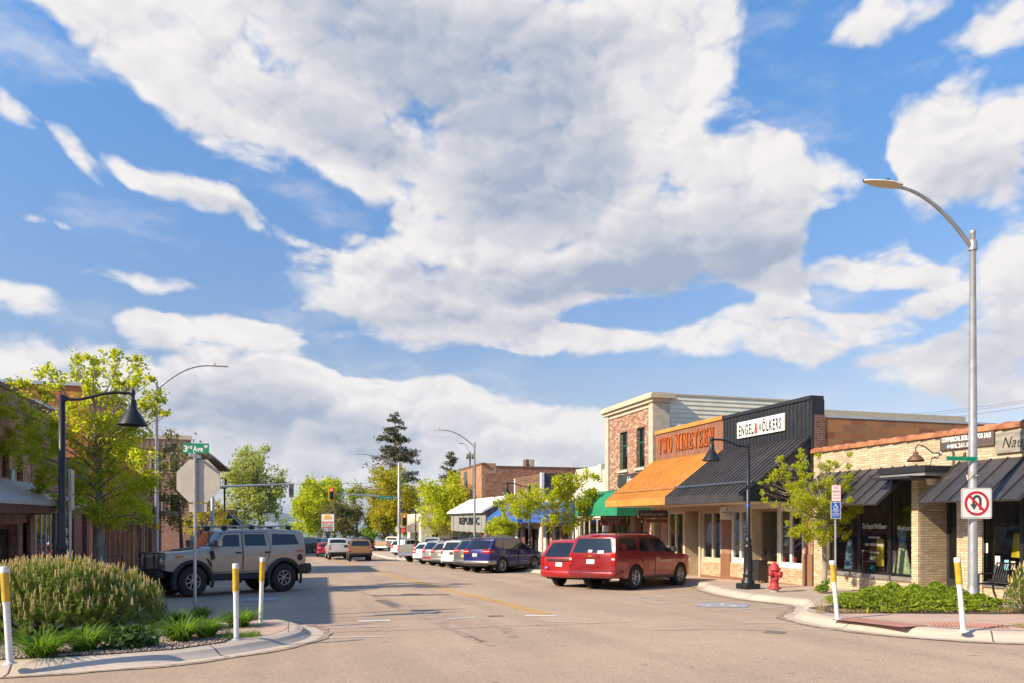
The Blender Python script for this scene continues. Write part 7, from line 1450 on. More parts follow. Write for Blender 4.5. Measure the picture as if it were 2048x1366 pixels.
def goods():
    c = onX(1389, 1060, 17.35); r = thing('hanging_dress', 'mint green dress with cream hem hanging in the twin shop\'s recessed window', 'dress', c); m = MB(); loft(m, c, [(.62, .02, .02), (.60, .14, .06), (.55, .20, .08), (.35, .16, .08), (.05, .20, .10), (-.28, .24, .12)], 0, R=RY); m.tube([c + Vector((0, .19, .55)), c + Vector((0, .27, .1)), c + Vector((0, .28, -.15))], [.055, .05, .04], 8); m.tube([c + Vector((0, -.19, .55)), c + Vector((0, -.27, .1)), c + Vector((0, -.28, -.15))], [.055, .05, .04], 8); m.build('bodice', 'mint_cloth', r)
    m = MB(); loft(m, c, [(-.28, .225, .11), (-.46, .24, .12)], R=RY); m.build('hem', 'cream_cloth', r); m = MB(); m.tube([c + Vector((0, .14, .6)), c + Vector((0, 0, .72)), c + Vector((0, -.14, .6))], .008, 5); m.tube([c + Vector((0, 0, .72)), c + Vector((0, 0, 1.0))], .006, 5); m.build('hanger', 'galvanised', r)
    c = onX(1395, 1104, 17.05); m = MB(); m.box((c.x - .02, c.y - .15, c.z - .22), (c.x + .02, c.y + .15, c.z + .24)); r = tag(m.build('framed_print', 'sign_white'), 'white framed print standing under the mint dress', 'picture'); m = MB(); m.box((c.x - .026, c.y - .1, c.z - .15), (c.x - .0205, c.y + .1, c.z + .17)); m.build('print', M('print_dark', (.12, .12, .11), .7, var=.9, scale=16), r)
    c = onX(1379, 1110, 17.05); m = MB(); m.box((c.x - .1, c.y - .16, c.z - .09), (c.x + .1, c.y + .16, c.z + .09), 0, .02); tag(m.build('lime_box', 'lime'), 'lime green box on the sill left of the white framed print', 'box')
    # twin shop: pictures hung in the black half's windows
    for i, (px, py) in enumerate(((1491, 1050), (1491, 1065), (1491, 1082), (1570, 1050), (1570, 1068), (1570, 1085))):
        c = onX(px, py, XR + .18); m = MB(); m.box((c.x - .008, c.y - .14, c.z - .1), (c.x + .008, c.y + .14, c.z + .1)); lab = ('top', 'middle', 'lowest')[i % 3] + ' house photo card in the ' + ('window left' if i < 3 else 'window right') + ' of the black planter'
        o = tag(m.build('photo_card', 'sign_white'), lab, 'card', 'house photo cards in the estate window'); m = MB(); m.box((c.x - .011, c.y - .11, c.z - .04), (c.x - .0085, c.y + .11, c.z + .08)); m.build('photo', M('photo_blue', (.16, .30, .42), .5, var=.6, scale=9), o)
    c = onX(1533, 1052, 18.6); m = MB(); m.box((c.x, c.y - .6, c.z - .36), (c.x + .06, c.y + .5, c.z + .38), 0, .01); r = tag(m.build('wall_screen', 'black_board'), 'dark flat screen on the wall inside the black shopfront', 'screen'); m = MB(); m.box((c.x - .006, c.y - .57, c.z - .33), (c.x - .001, c.y + .47, c.z + .35)); m.build('display', M('screen_violet', (.035, .03, .05), .15), r)
    c = onX(1520, 1108, 17.4); r = thing('pot_plant', 'round dark pot with green plant behind the black planter\'s window', 'plant', c); m = MB(); m.lathe([(0, -.15), (.14, -.15), (.24, .05), (.22, .2), (.16, .26)], c, 16); m.build('pot', 'black_board', r)
    for px, t in ((1567, 'left'), (1590, 'right')):
        c = onX(px, 1119, XR + .15); m = MB(); m.box((c.x - .01, c.y - .07, c.z - .07), (c.x + .01, c.y + .07, c.z + .07)); m.box((c.x - .012, c.y - .045, c.z - .045), (c.x - .0105, c.y + .045, c.z + .045), 1); tag(m.build('red_tag', ['prohibit_red', 'black_board']), 'small red square sticker low in the %s pane beside the hydrant' % t, 'sticker')
    # tan shop, left window
    c = onX(1761, 1115, 16.62); z0 = -.02; r = thing('yellow_dress', 'mustard yellow garment on a stand in the tan shop\'s window', 'dress', (c.x, c.y, z0)); b = Vector((c.x, c.y, 0)); m = MB(); loft(m, b, [(1.05, .03, .02), (1.03, .13, .06), (.9, .16, .07), (.6, .12, .06), (.25, .15, .07)], R=RY); m.build('garment', 'mustard_cloth', r); m = MB(); m.tube([b + Vector((0, 0, -.1)), b + Vector((0, 0, 1.12))], .02, 6); m.build('stand', 'black_trim', r)
    c = onX(1700, 1120, 16.62); b = Vector((c.x, c.y, 0)); r = thing('denim_dress', 'blue denim skirt on a white form in the tan shop\'s window', 'skirt', b); m = MB(); loft(m, b, [(.86, .08, .06), (.80, .11, .08), (.45, .17, .11), (.05, .20, .13)], R=RY); m.build('skirt', 'denim', r); m = MB(); loft(m, b, [(1.0, .0, .0), (.99, .07, .05), (.85, .09, .065)], R=RY); m.build('form', 'sign_white', r)
    c = onX(1805, 1100, 16.75); b = Vector((c.x, c.y, 0)); r = thing('patterned_dress', 'pale green patterned dress with denim top beside the brick pier', 'dress', b); m = MB(); loft(m, b, [(.95, .12, .08), (.6, .20, .12), (.05, .34, .18)], R=RY); m.build('skirt', 'green_cloth', r); m = MB(); loft(m, b, [(1.38, .02, .02), (1.35, .13, .07), (1.2, .17, .09), (.95, .12, .085)], R=RY); m.build('top', 'denim', r)
    c = onX(1788, 1110, 16.85); b = Vector((c.x, c.y, 0)); m = MB(); loft(m, b, [(1.1, .02, .02), (1.05, .12, .08), (.7, .14, .1), (.0, .3, .2)], R=RY); tag(m.build('plum_dress', 'plum_cloth'), 'dark plum dress standing left of the pale green patterned dress', 'dress')
    a, b = onX(1733, 1100, 16.8), onX(1775, 1100, 16.8); r = thing('display_shelf', 'low shelf of handbags in the tan shop\'s window', 'shelf', (16.8, (a.y + b.y) / 2, 0)); y0, y1 = b.y, a.y; m = MB()
    for z in (.05, .36, .68): m.box((16.66, y0, z - .02), (16.98, y1, z), 0, .004)
    for yy in (y0, y1): m.tube([(16.66, yy, -.1), (16.66, yy, .7)], .012, 5); m.tube([(16.98, yy, -.1), (16.98, yy, .7)], .012, 5)
    m.build('frame', 'galvanised', r)
    for i, (f, z, mt, lab) in enumerate(((.25, .05, 'teal_leather', 'teal handbag on the bottom shelf of the shop window'), (.75, .05, 'orange_leather', 'orange handbag on the bottom shelf of the shop window'), (.3, .36, 'gold_letter', 'straw handbag on the middle shelf of the shop window'), (.78, .36, 'wine_cloth', 'wine red handbag on the middle shelf of the shop window'), (.35, .68, 'brown_leather', 'brown handbag on the top shelf of the shop window'))):
        yy = y1 + (y0 - y1) * f; r = thing('handbag', lab, 'bag', (16.82, yy, z), 0, 'handbags on the shop window shelf', world=False); m = MB(); loft(m, (0, 0, 0), [(0, .02, .02), (.01, .16, .07), (.12, .15, .06), (.18, .11, .03)], R=RY); m.build('body', mt, r); m = MB(); m.tube([(0, .08 * cos(t), .16 + .10 * sin(t)) for t in np.linspace(0, pi, 9)], .009, 5); m.build('handle', mt, r)
    # clothes rail behind the door
    r = thing('clothes_rack', 'rail of dark and pale coats behind the tan shop\'s glass door', 'clothes rack', (17.9, 15.4, -.4)); m = MB(); m.tube([(17.9, 15.0, -.4), (17.9, 15.0, 1.15), (17.9, 16.0, 1.15), (17.9, 16.0, -.4)], .015, 6); m.build('rail', 'galvanised', r); rnd = random.Random(4)
    for i, mt in enumerate(('wine_cloth', 'plum_cloth', 'shop_dark', 'cream_cloth', 'cream_cloth', 'shop_dark', 'mustard_cloth', 'plum_cloth')): m = MB(); loft(m, (17.9, 15.92 - i * .12, 0), [(1.1, .01, .02), (1.05, .04, .18), (.5, .06, .2), (rnd.uniform(-.1, .3), .06, .22)], n=12); m.build('coat', mt, r)
    # papers taped on the right window
    for px, py, w, h, mt, lab in ((1959, 1085, .10, .25, M('paper_mixed', (.45, .42, .36), .7, var=.6, scale=14), 'mixed leaflet strip'), (1960, 1119, .11, .24, M('paper_pink', (.62, .50, .42), .7, var=.2, scale=9), 'pinkish photo flyer'), (1971, 1096, .13, .24, 'sign_white', 'upper plain white paper'), (1995, 1122, .13, .24, 'sign_white', 'lower plain white paper'), (2013, 1130, .11, .24, M('paper_blue', (.20, .48, .58), .6, var=.25, scale=9), 'light blue flyer'), (2026, 1131, .11, .20, M('paper_peach', (.58, .48, .34), .6, var=.4, scale=10), 'peach coloured flyer')):
        c = onX(px, py, XR + .10); m = MB(); m.box((c.x, c.y - w / 2, c.z - h / 2), (c.x + .004, c.y + w / 2, c.z + h / 2)); tag(m.build('window_paper', mt), lab + ' taped inside the tan shop\'s right window', 'paper', 'papers taped in the right shop window')
    c = onX(2044, 1090, 16.75); m = MB(); loft(m, c, [(.3, .02, .02), (.27, .2, .09), (.0, .22, .1), (-.3, .26, .12)], R=RY); tag(m.build('yellow_shirt', 'mustard_cloth'), 'yellow shirt at the right edge inside the tan shop\'s right window', 'shirt')
goods()
# ------------------------------------------------------------------ plants
leafmat('leaf_spring', (.22, .30, .014), (.52, .53, .025), .58); leafmat('leaf_green', (.10, .19, .018), (.25, .34, .035), .42); leafmat('leaf_yellow', (.24, .25, .012), (.50, .43, .02), .42); leafmat('leaf_willow', (.25, .30, .05), (.46, .48, .11), .42)
leafmat('leaf_dull', (.13, .12, .04), (.25, .22, .08), .35); leafmat('leaf_olive', (.13, .14, .03), (.27, .25, .06), .4); leafmat('needle_spruce', (.075, .08, .04), (.17, .15, .07), .2); leafmat('needle_dead', (.14, .09, .05), (.22, .15, .09), .1)
leafmat('needle_pine', (.095, .155, .018), (.27, .34, .05), .35); leafmat('candle_tan', (.50, .34, .13), (.72, .55, .26), .25); leafmat('blade_lily', (.06, .15, .012), (.20, .33, .022), .4); leafmat('juniper_spray', (.08, .15, .01), (.36, .42, .03), .3); leafmat('leaf_dark', (.05, .11, .025), (.10, .18, .04), .3); leafmat('dry_blade', (.36, .28, .12), (.52, .42, .20), .3); leafmat('dry_leaf', (.22, .13, .06), (.42, .30, .16), .1)
M('bark_grey', (.26, .21, .17), .9, var=.35, scale=6, bmp=.6, bscale=25, stretch=(1, 1, .3)); M('bark_dark', (.10, .07, .05), .9, var=.35, scale=6, bmp=.5, bscale=25); M('twig_brown', (.13, .075, .045), .85, var=.3)
def leaves_np(P, size, rng, up=.35, asp=.55, out=None, jit=.5):
    """one folded leaf of four corners at each point"""
    n = len(P); d = rng.normal(size=(n, 3)); 
    if out is not None: d += out * 1.2
    d[:, 2] += -.15; d /= np.linalg.norm(d, axis=1, keepdims=True) + 1e-9
    nn = rng.normal(size=(n, 3)); nn[:, 2] += up * 3; s = np.cross(d, nn); s /= np.linalg.norm(s, axis=1, keepdims=True) + 1e-9; w = np.cross(s, d)
    L = (size * (1 + jit * (rng.random(n) - .5) * 2))[:, None] if np.ndim(size) == 0 else size[:, None]
    V = np.empty((n, 4, 3)); V[:, 0] = P - d * L * .5; V[:, 1] = P + s * L * asp * .5 + w * L * .10; V[:, 2] = P + d * L * .5 - w * L * .06; V[:, 3] = P - s * L * asp * .5 + w * L * .10
    return V.reshape(-1, 3), np.arange(4 * n).reshape(n, 4)
def clump_points(c, r, n, rng, sub=9, tight=.32):
    """leaf positions gathered in twig-end bunches inside an ellipsoid"""
    c = np.array(c); r = np.array(r); k = max(1, int(sub)); q = rng.normal(size=(k, 3)); q /= np.linalg.norm(q, axis=1, keepdims=True); q *= (rng.random((k, 1)) ** .45)
    a = rng.integers(0, k, n); g = rng.normal(size=(n, 3)) * tight * (.55 + .9 * rng.random((k, 1)))[a]
    p = q[a] + g; return c + p * r, p
def limb(mb, a, b, r0, r1, rng, sag=.0, n=6):
    a, b = Vector(a), Vector(b); m = a.lerp(b, .5) + Vector((rng.normal() * .08, rng.normal() * .08, sag)) * (b - a).length; P = []
    for i in range(n + 1): t = i / n; P.append(a * (1 - t) ** 2 + m * 2 * t * (1 - t) + b * t * t)
    mb.tube(P, [r0 + (r1 - r0) * i / n for i in range(n + 1)], 7)
def tree(name, label, base, trunk, clumps, leaf, lsize, dens, seed, bark='bark_grey', tr=.12, group=None, asp=.6, lean=(0, 0), fork=.4, cat='tree', twigs=True):
    """clumps: (x, y, z, rx, rz); trunk: height of the bole; limbs run from it to every clump"""
    rng = np.random.default_rng(seed); r = thing(name, label, cat, base, 0, group); b = Vector(base); top = b + Vector((lean[0], lean[1], trunk)); mb = MB()
    hi = max(c[2] for c in clumps); mb.tube([b - Vector((0, 0, .1)), b + Vector((0, 0, .12)), b.lerp(top, .5) + Vector((tr * .4, 0, 0)), top], [tr * 1.5, tr * 1.1, tr * .92, tr * .8], 10)
    ctr = Vector((sum(c[0] for c in clumps) / len(clumps), sum(c[1] for c in clumps) / len(clumps), 0)); lead = Vector((ctr.x * .6 + top.x * .4, ctr.y * .6 + top.y * .4, top.z + (hi - top.z) * .75)); limb(mb, top, lead, tr * .78, tr * .22, rng, 0, 8)
    for c in clumps:
        p = Vector(c[:3]); t = min(.95, max(.0, (p.z - top.z) / max(.1, lead.z - top.z) * .62 - .1 * (p - lead).length / max(.1, hi - b.z))); o = top.lerp(lead, t); q = p - (p - o).normalized() * c[3] * .2; limb(mb, o, q, tr * (.26 - .15 * t), tr * .05, rng, .06)
        if twigs:
            for _ in range(3): e = p + Vector(rng.normal(size=3)) * c[3] * .6; limb(mb, o.lerp(q, .7), e, tr * .06, tr * .02, rng, 0, 3)
    mb.build('trunk', bark, r); V, Fc_, k = [], [], 0
    for c in clumps:
        n = int(dens * 40 * c[3] * c[4] / lsize ** 2) + 8; P, rel = clump_points(c[:3], (c[3], c[3], c[4]), n, rng, sub=6 + c[3] / lsize * .8, tight=.27); v, f = leaves_np(P, lsize, rng, out=rel * .5, asp=asp); V.append(v); Fc_.append(f + k); k += len(v)
    mesh_np('crown', np.concatenate(V), np.concatenate(Fc_), leaf, r); return r
def px_clumps(L, D, depth, seed):
    """clumps given as photo rows and columns, spread over a real depth about D"""
    rng = np.random.default_rng(seed); out = []
    for (x, y, rr) in L:
        d = D + rng.uniform(-1, 1) * depth; p = atD(x, y, d); k = F / D; out.append((p.x, p.y, p.z, rr / k * 1.08, rr / k * 1.0))
    return out
def round_clumps(cx, cy, w, h, n, rr, seed, flat=.0, low=-1.0):
    """evenly spread clumps in an egg-shaped outline (photo units)"""
    rng = np.random.default_rng(seed); out = []
    while len(out) < n:
        u, v = rng.uniform(-1, 1, 2)
        if u * u + v * v < 1 and v > low: s = rr * rng.uniform(.7, 1.25); out.append((cx + u * (w - s * .8), cy - v * (h - s * .8), s))
    return out
def green_trees():
    g = 'trees along the street and by the lake'
    big = [(152, 722, 17), (160, 752, 19), (193, 712, 17), (192, 740, 20), (188, 768, 18), (240, 712, 15), (232, 738, 16), (224, 764, 14), (281, 724, 17), (268, 748, 19), (300, 756, 14), (254, 778, 16), (42, 768, 18), (48, 796, 17), (92, 752, 19), (98, 782, 20), (118, 764, 13), (298, 796, 19), (318, 799, 13), (285, 806, 15), (306, 824, 16), (334, 828, 10),
           (18, 815, 27), (58, 832, 27), (30, 868, 28), (8, 892, 26), (75, 872, 30), (112, 846, 26), (150, 815, 26), (202, 800, 24), (240, 796, 22), (182, 848, 30), (232, 842, 32), (266, 862, 28), (128, 884, 28), (92, 915, 28), (52, 912, 24), (196, 898, 32), (246, 902, 34), (284, 915, 24), (150, 938, 32), (106, 958, 30), (216, 955, 36), (266, 962, 30), (70, 975, 20), (160, 985, 32), (226, 1002, 36), (272, 1002, 26), (186, 1024, 28), (240, 1038, 24), (122, 1002, 22), (66, 996, 16), (290, 965, 24), (210, 1050, 18), (292, 1030, 18)]
    p = atD(197, 1040, 24); b = (p.x, p.y, GW(p.y)); tree('street_tree', 'big bright green maple filling the left side, taller than the gooseneck lamp', b, 2.3, px_clumps(big, 24, 1.25, 1), 'leaf_spring', .115, .66, 1, tr=.16, group=g)
    p = atD(362, 1040, 47); b = (p.x, p.y, GW(p.y)); L = [(345, 872, 14), (335, 900, 20), (362, 915, 22), (395, 905, 18), (325, 940, 24), (352, 955, 26), (385, 950, 22), (310, 985, 24), (340, 1000, 28), (370, 1000, 24), (330, 1035, 24), (360, 1045, 22), (300, 1020, 18)]
    tree('street_tree', 'thin olive tree behind the stop sign before the far corner building', b, 2.0, px_clumps(L, 47, 1.4, 2), 'leaf_olive', .16, .34, 2, 'bark_dark', .13, g)
    p = atD(415, 1040, 66); b = (p.x, p.y, GW(p.y)); L = [(390, 1010, 15), (415, 1005, 17), (435, 1025, 17), (402, 1035, 18), (428, 1050, 17), (385, 1050, 16), (450, 1045, 12)]
    tree('street_tree', 'small yellowish tree below the stop sign by the striped awnings', b, .9, px_clumps(L, 66, 1.0, 3), 'leaf_yellow', .20, .55, 3, 'bark_dark', .1, g)
    p = atD(273, 1040, 40); b = (p.x, p.y, GW(p.y)); L = [(268, 1040, 18), (290, 1048, 18), (310, 1055, 14), (258, 1058, 12)]
    tree('street_tree', 'small bare twiggy tree beside the left tall street light', b, 1.0, px_clumps(L, 40, .7, 33), 'leaf_dull', .09, .18, 33, 'bark_grey', .07, g)
    p = atD(520, 1040, 118); b = (p.x, p.y, ground(p.y)); L = round_clumps(508, 968, 62, 72, 34, 19, 4) + [(500, 905, 15), (530, 900, 12), (478, 925, 14), (560, 960, 14), (455, 960, 12), (458, 1015, 16), (470, 1035, 15), (548, 1025, 16), (520, 1040, 16), (495, 1035, 15)]
    tree('willow_tree', 'tall pale willow between the corner building and the signal arm', b, 5.0, px_clumps(L, 118, 4, 4), 'leaf_willow', .38, .46, 4, 'bark_dark', .4, g)
    p = atD(640, 1040, 135); b = (p.x, p.y, ground(p.y)); L = round_clumps(642, 1010, 58, 58, 30, 20, 5) + [(650, 962, 16), (625, 975, 16), (672, 975, 14), (600, 1030, 16), (610, 1055, 18), (590, 1060, 14)]
    tree('maple_tree', 'fresh green maple above the restaurant sign beyond the crossing', b, 3.5, px_clumps(L, 135, 4, 5), 'leaf_spring', .42, .62, 5, 'bark_dark', .4, g)
    p = atD(688, 1040, 112); b = (p.x, p.y, ground(p.y)); L = round_clumps(686, 1040, 46, 42, 24, 15, 6) + [(660, 1065, 14), (715, 1070, 12)]
    tree('hawthorn_tree', 'brownish olive tree just right of the restaurant sign', b, 2.0, px_clumps(L, 112, 3, 6), 'leaf_dull', .32, .50, 6, 'bark_dark', .25, g)
    p = atD(772, 1040, 112); b = (p.x, p.y, ground(p.y)); L = round_clumps(778, 1008, 58, 72, 42, 20, 7) + [(745, 1050, 18), (820, 1030, 16), (790, 945, 16), (760, 950, 16)]
    tree('golden_tree', 'round golden yellow tree behind the right signal pole', b, 2.6, px_clumps(L, 112, 4, 7), 'leaf_yellow', .34, .72, 7, 'bark_dark', .35, g)
    p = atD(712, 1040, 150); b = (p.x, p.y, ground(p.y)); L = round_clumps(716, 985, 26, 24, 10, 12, 8)
    tree('pale_tree', 'pale yellow-green treetop between the maple and the golden tree', b, 6.5, px_clumps(L, 150, 3, 8), 'leaf_willow', .4, .5, 8, 'bark_dark', .3, g)
    p = atD(885, 1040, 84); b = (p.x, p.y, ground(p.y)); L = round_clumps(886, 1010, 56, 66, 40, 19, 9) + [(850, 975, 14), (905, 955, 12), (920, 975, 14), (930, 1010, 16), (845, 1050, 18), (870, 1060, 18), (905, 1060, 16)]
    tree('street_tree', 'wide bright green tree left of the grey panelled shop', b, 2.2, px_clumps(L, 84, 3, 9), 'leaf_spring', .30, .52, 9, 'bark_grey', .2, g)
    p = atD(925, 1040, 97); b = (p.x, p.y, ground(p.y)); L = round_clumps(922, 975, 24, 34, 12, 13, 10); tree('street_tree', 'narrow green tree against the tall brick building\'s dark strips', b, 3.5, px_clumps(L, 97, 2, 10), 'leaf_green', .32, .5, 10, 'bark_grey', .2, g)
    p = atD(815, 1040, 100); b = (p.x, p.y, ground(p.y)); L = round_clumps(818, 1062, 26, 20, 10, 11, 11); tree('green_bush', 'low dark green bush at the foot of the right signal pole', b, .4, px_clumps(L, 100, 1.5, 11), 'leaf_green', .25, .7, 11, 'bark_dark', .1, None, cat='bush')
    p = atD(1108, 1040, 37.5); b = (p.x, p.y, GW(p.y)); L = [(1145, 955, 13), (1172, 952, 12), (1190, 956, 9), (1110, 962, 15), (1125, 975, 17), (1100, 985, 18), (1075, 990, 18), (1048, 998, 17), (1022, 1003, 16), (1000, 1008, 12), (1035, 1012, 14), (1060, 1005, 14), (1045, 1030, 12), (1150, 978, 15), (1165, 992, 18), (1185, 985, 13), (1140, 1000, 20), (1110, 1010, 20), (1080, 1012, 17), (1055, 1020, 14), (1030, 1022, 11), (1165, 1015, 18), (1185, 1005, 12), (1120, 1035, 20), (1098, 1045, 15), (1150, 1038, 15), (1135, 1052, 12), (1178, 1035, 13), (1005, 1025, 9)]
    tree('street_tree', 'bright green spreading tree between the blue awnings and green awning', b, 1.75, px_clumps(L, 37.5, .9, 12), 'leaf_spring', .13, .80, 12, 'bark_grey', .11, g)
    p = atD(1002, 1040, 45); b = (p.x, p.y, GW(p.y)); L = round_clumps(998, 1060, 36, 28, 20, 13, 13); tree('street_tree', 'small round bright green tree behind the dark blue crossover', b, 1.6, px_clumps(L, 45, 1, 13), 'leaf_spring', .15, .85, 13, 'bark_grey', .1, g)
    p = atD(1648, 1040, 21.3); b = (p.x, p.y, GW(p.y)); L = [(1562, 920, 8), (1568, 938, 9), (1575, 955, 10), (1604, 908, 9), (1603, 930, 10), (1604, 950, 10), (1590, 930, 7), (1552, 948, 10), (1535, 962, 6), (1522, 966, 5), (1545, 955, 8), (1637, 912, 6), (1643, 930, 7), (1652, 940, 9), (1661, 928, 8), (1672, 930, 6), (1699, 912, 6), (1698, 935, 6), (1697, 955, 11), (1620, 950, 7), (1580, 975, 14), (1600, 970, 14), (1630, 972, 13), (1655, 962, 14), (1690, 975, 10), (1600, 995, 18), (1630, 1000, 18), (1660, 992, 17), (1525, 985, 5), (1530, 1000, 6), (1545, 978, 5), (1550, 1010, 7), (1570, 1012, 7), (1600, 1022, 16), (1630, 1030, 20), (1662, 1022, 18), (1710, 1012, 12), (1700, 1000, 7), (1718, 1020, 8), (1690, 1035, 12), (1590, 1065, 11), (1610, 1062, 14), (1635, 1060, 18), (1665, 1055, 16), (1685, 1068, 10), (1640, 1078, 14), (1615, 1080, 9), (1575, 1045, 6), (1698, 1028, 9)]
    tree('street_tree', 'young bright green tree with upright shoots before the two shops on the right', b, 1.35, px_clumps(L, 21.3, .65, 14), 'leaf_spring', .058, .85, 14, 'bark_grey', .075, g)
    c = Vector(b) + Vector((-.25, -.3, 0)); tree('sprout', 'leafy green sucker plant at the young tree\'s foot', c, .08, [(c.x, c.y, c.z + .18, .17, .15), (c.x + .08, c.y, c.z + .30, .12, .1), (c.x - .1, c.y + .05, c.z + .14, .12, .1)], 'leaf_green', .07, .9, 15, 'twig_brown', .012, None, cat='plant')
    # lake-side trees closing the gaps
    for i, (cx, cy, w, h, D, mt) in enumerate(((575, 1062, 26, 24, 165, 'leaf_green'), (735, 1070, 20, 14, 170, 'leaf_green'), (540, 1075, 30, 14, 150, 'leaf_olive'), (480, 1062, 26, 20, 160, 'leaf_green'))):
        p = atD(cx, 1040, D); b = (p.x, p.y, ground(p.y) - .5); tree('lakeside_tree', ('dark green tree by the water left of the green maple', 'small dark tree by the water under the golden tree', 'low olive tree under the willow\'s right side', 'green tree low behind the striped awnings')[i], b, 1.5, px_clumps(round_clumps(cx, cy, w, h, 12, 11, 20 + i), D, 3, 20 + i), mt, .5, .6, 20 + i, 'bark_dark', .2, g)
def conifer(name, label, base, top, seed, Rmax, mats=('needle_spruce', 'needle_dead'), bald=None, z0=.12, gap=0.0, lsize=.42):
    rng = np.random.default_rng(seed); r = thing(name, label, 'tree', base, 0, 'trees along the street and by the lake'); b = Vector(base); H = top - b.z; mb = MB(); mb.tube([b, b + Vector((0, 0, H * .5)), b + Vector((0, 0, H))], [H * .018, H * .011, .03], 8); V, Fs, MI, k = [], [], [], 0
    zc = z0
    while zc < .985:
        n = 4; a0 = rng.random() * 6.3
        for i in range(n):
            if rng.random() < gap: continue
            z = min(.985, max(z0, zc + rng.normal() * .022)); a = a0 + 2 * pi * i / n + rng.normal() * .5; L = Rmax * (1 - z) ** .78 * rng.uniform(.40, 1.18) + .3; dead = bald and bald(a, z)
            o = b + Vector((0, 0, H * z)); e = o + Vector((cos(a) * L, sin(a) * L, L * rng.uniform(-.22, .25))); mb.tube([o, o.lerp(e, .5) - Vector((0, 0, L * .06)), e], [.06 * (1 - z) + .02, .03, .012], 5)
            m = int((9 if dead else 40) * L + 8); t = rng.random(m) ** .6; P = np.array(o)[None] + (np.array(e) - np.array(o))[None] * t[:, None]; P[:, 2] += -L * .06 * 4 * t * (1 - t) * .5; P += rng.normal(size=(m, 3)) * np.array([.34, .34, .24]) * (.45 + .25 * L * .5)
            v, f = leaves_np(P, lsize, rng, asp=.45, out=np.tile(np.array([cos(a), sin(a), .1]), (m, 1))); V.append(v); Fs.append(f + k); k += len(v); MI += [1 if dead else 0] * m
        zc += .017 + .008 * rng.random()
    mb.build('trunk', 'bark_dark', r); mesh_np('crown', np.concatenate(V), np.concatenate(Fs), list(mats), r, mi=np.array(MI)); return r
def conifers():
    p = atD(790, 1040, 140); k = F / 140; conifer('spruce_tree', 'tall dark spruce with ragged left side behind the golden tree', (p.x, p.y, ground(p.y)), 1.6 + (1040 - 824) / k, 3, 9.6, bald=lambda a, z: cos(a + YAW) < -.2 and .28 < z < .62, gap=.22, z0=.3)
    p = atD(902, 1040, 125); k = F / 125; conifer('spruce_tree', 'small thin spruce top above the trees by the tall brick building', (p.x, p.y, ground(p.y)), 1.6 + (1040 - 904) / k, 8, 4.6, gap=.28, z0=.3, lsize=.38)
def blades(label, c, R, h, n, mat, seed, w=.02, cat='plant', name='daylily', group=None, curl=1.0):
    """clump of arching strap leaves"""
    rng = np.random.default_rng(seed); V, Fs, k = [], [], 0
    for i in range(n):
        a = rng.random() * 2 * pi; d = np.array([cos(a), sin(a), 0]); s = np.array([-sin(a), cos(a), 0]); b = np.array(c) + d * rng.random() * R * .28 + s * rng.normal() * R * .1; l = h * rng.uniform(.6, 1.15); sp = R * rng.uniform(.45, 1.15) * curl; ww = w * rng.uniform(.7, 1.3); m = 7; dr = rng.uniform(.55, 1.25)
        for j in range(m):
            t = j / (m - 1); p = b + d * sp * t ** 1.3 + np.array([0, 0, l * (1.45 * t - dr * .95 * t ** 2.3) ]); wd = ww * (1 - t ** 2.5) + .001; V += [p - s * wd / 2, p + s * wd / 2]
        Fs += [[k + 2 * j, k + 2 * j + 1, k + 2 * j + 3, k + 2 * j + 2] for j in range(m - 1)]; k += 2 * m
    o = mesh_np(name, np.array(V), np.array(Fs), mat); return tag(o, label, cat, group)
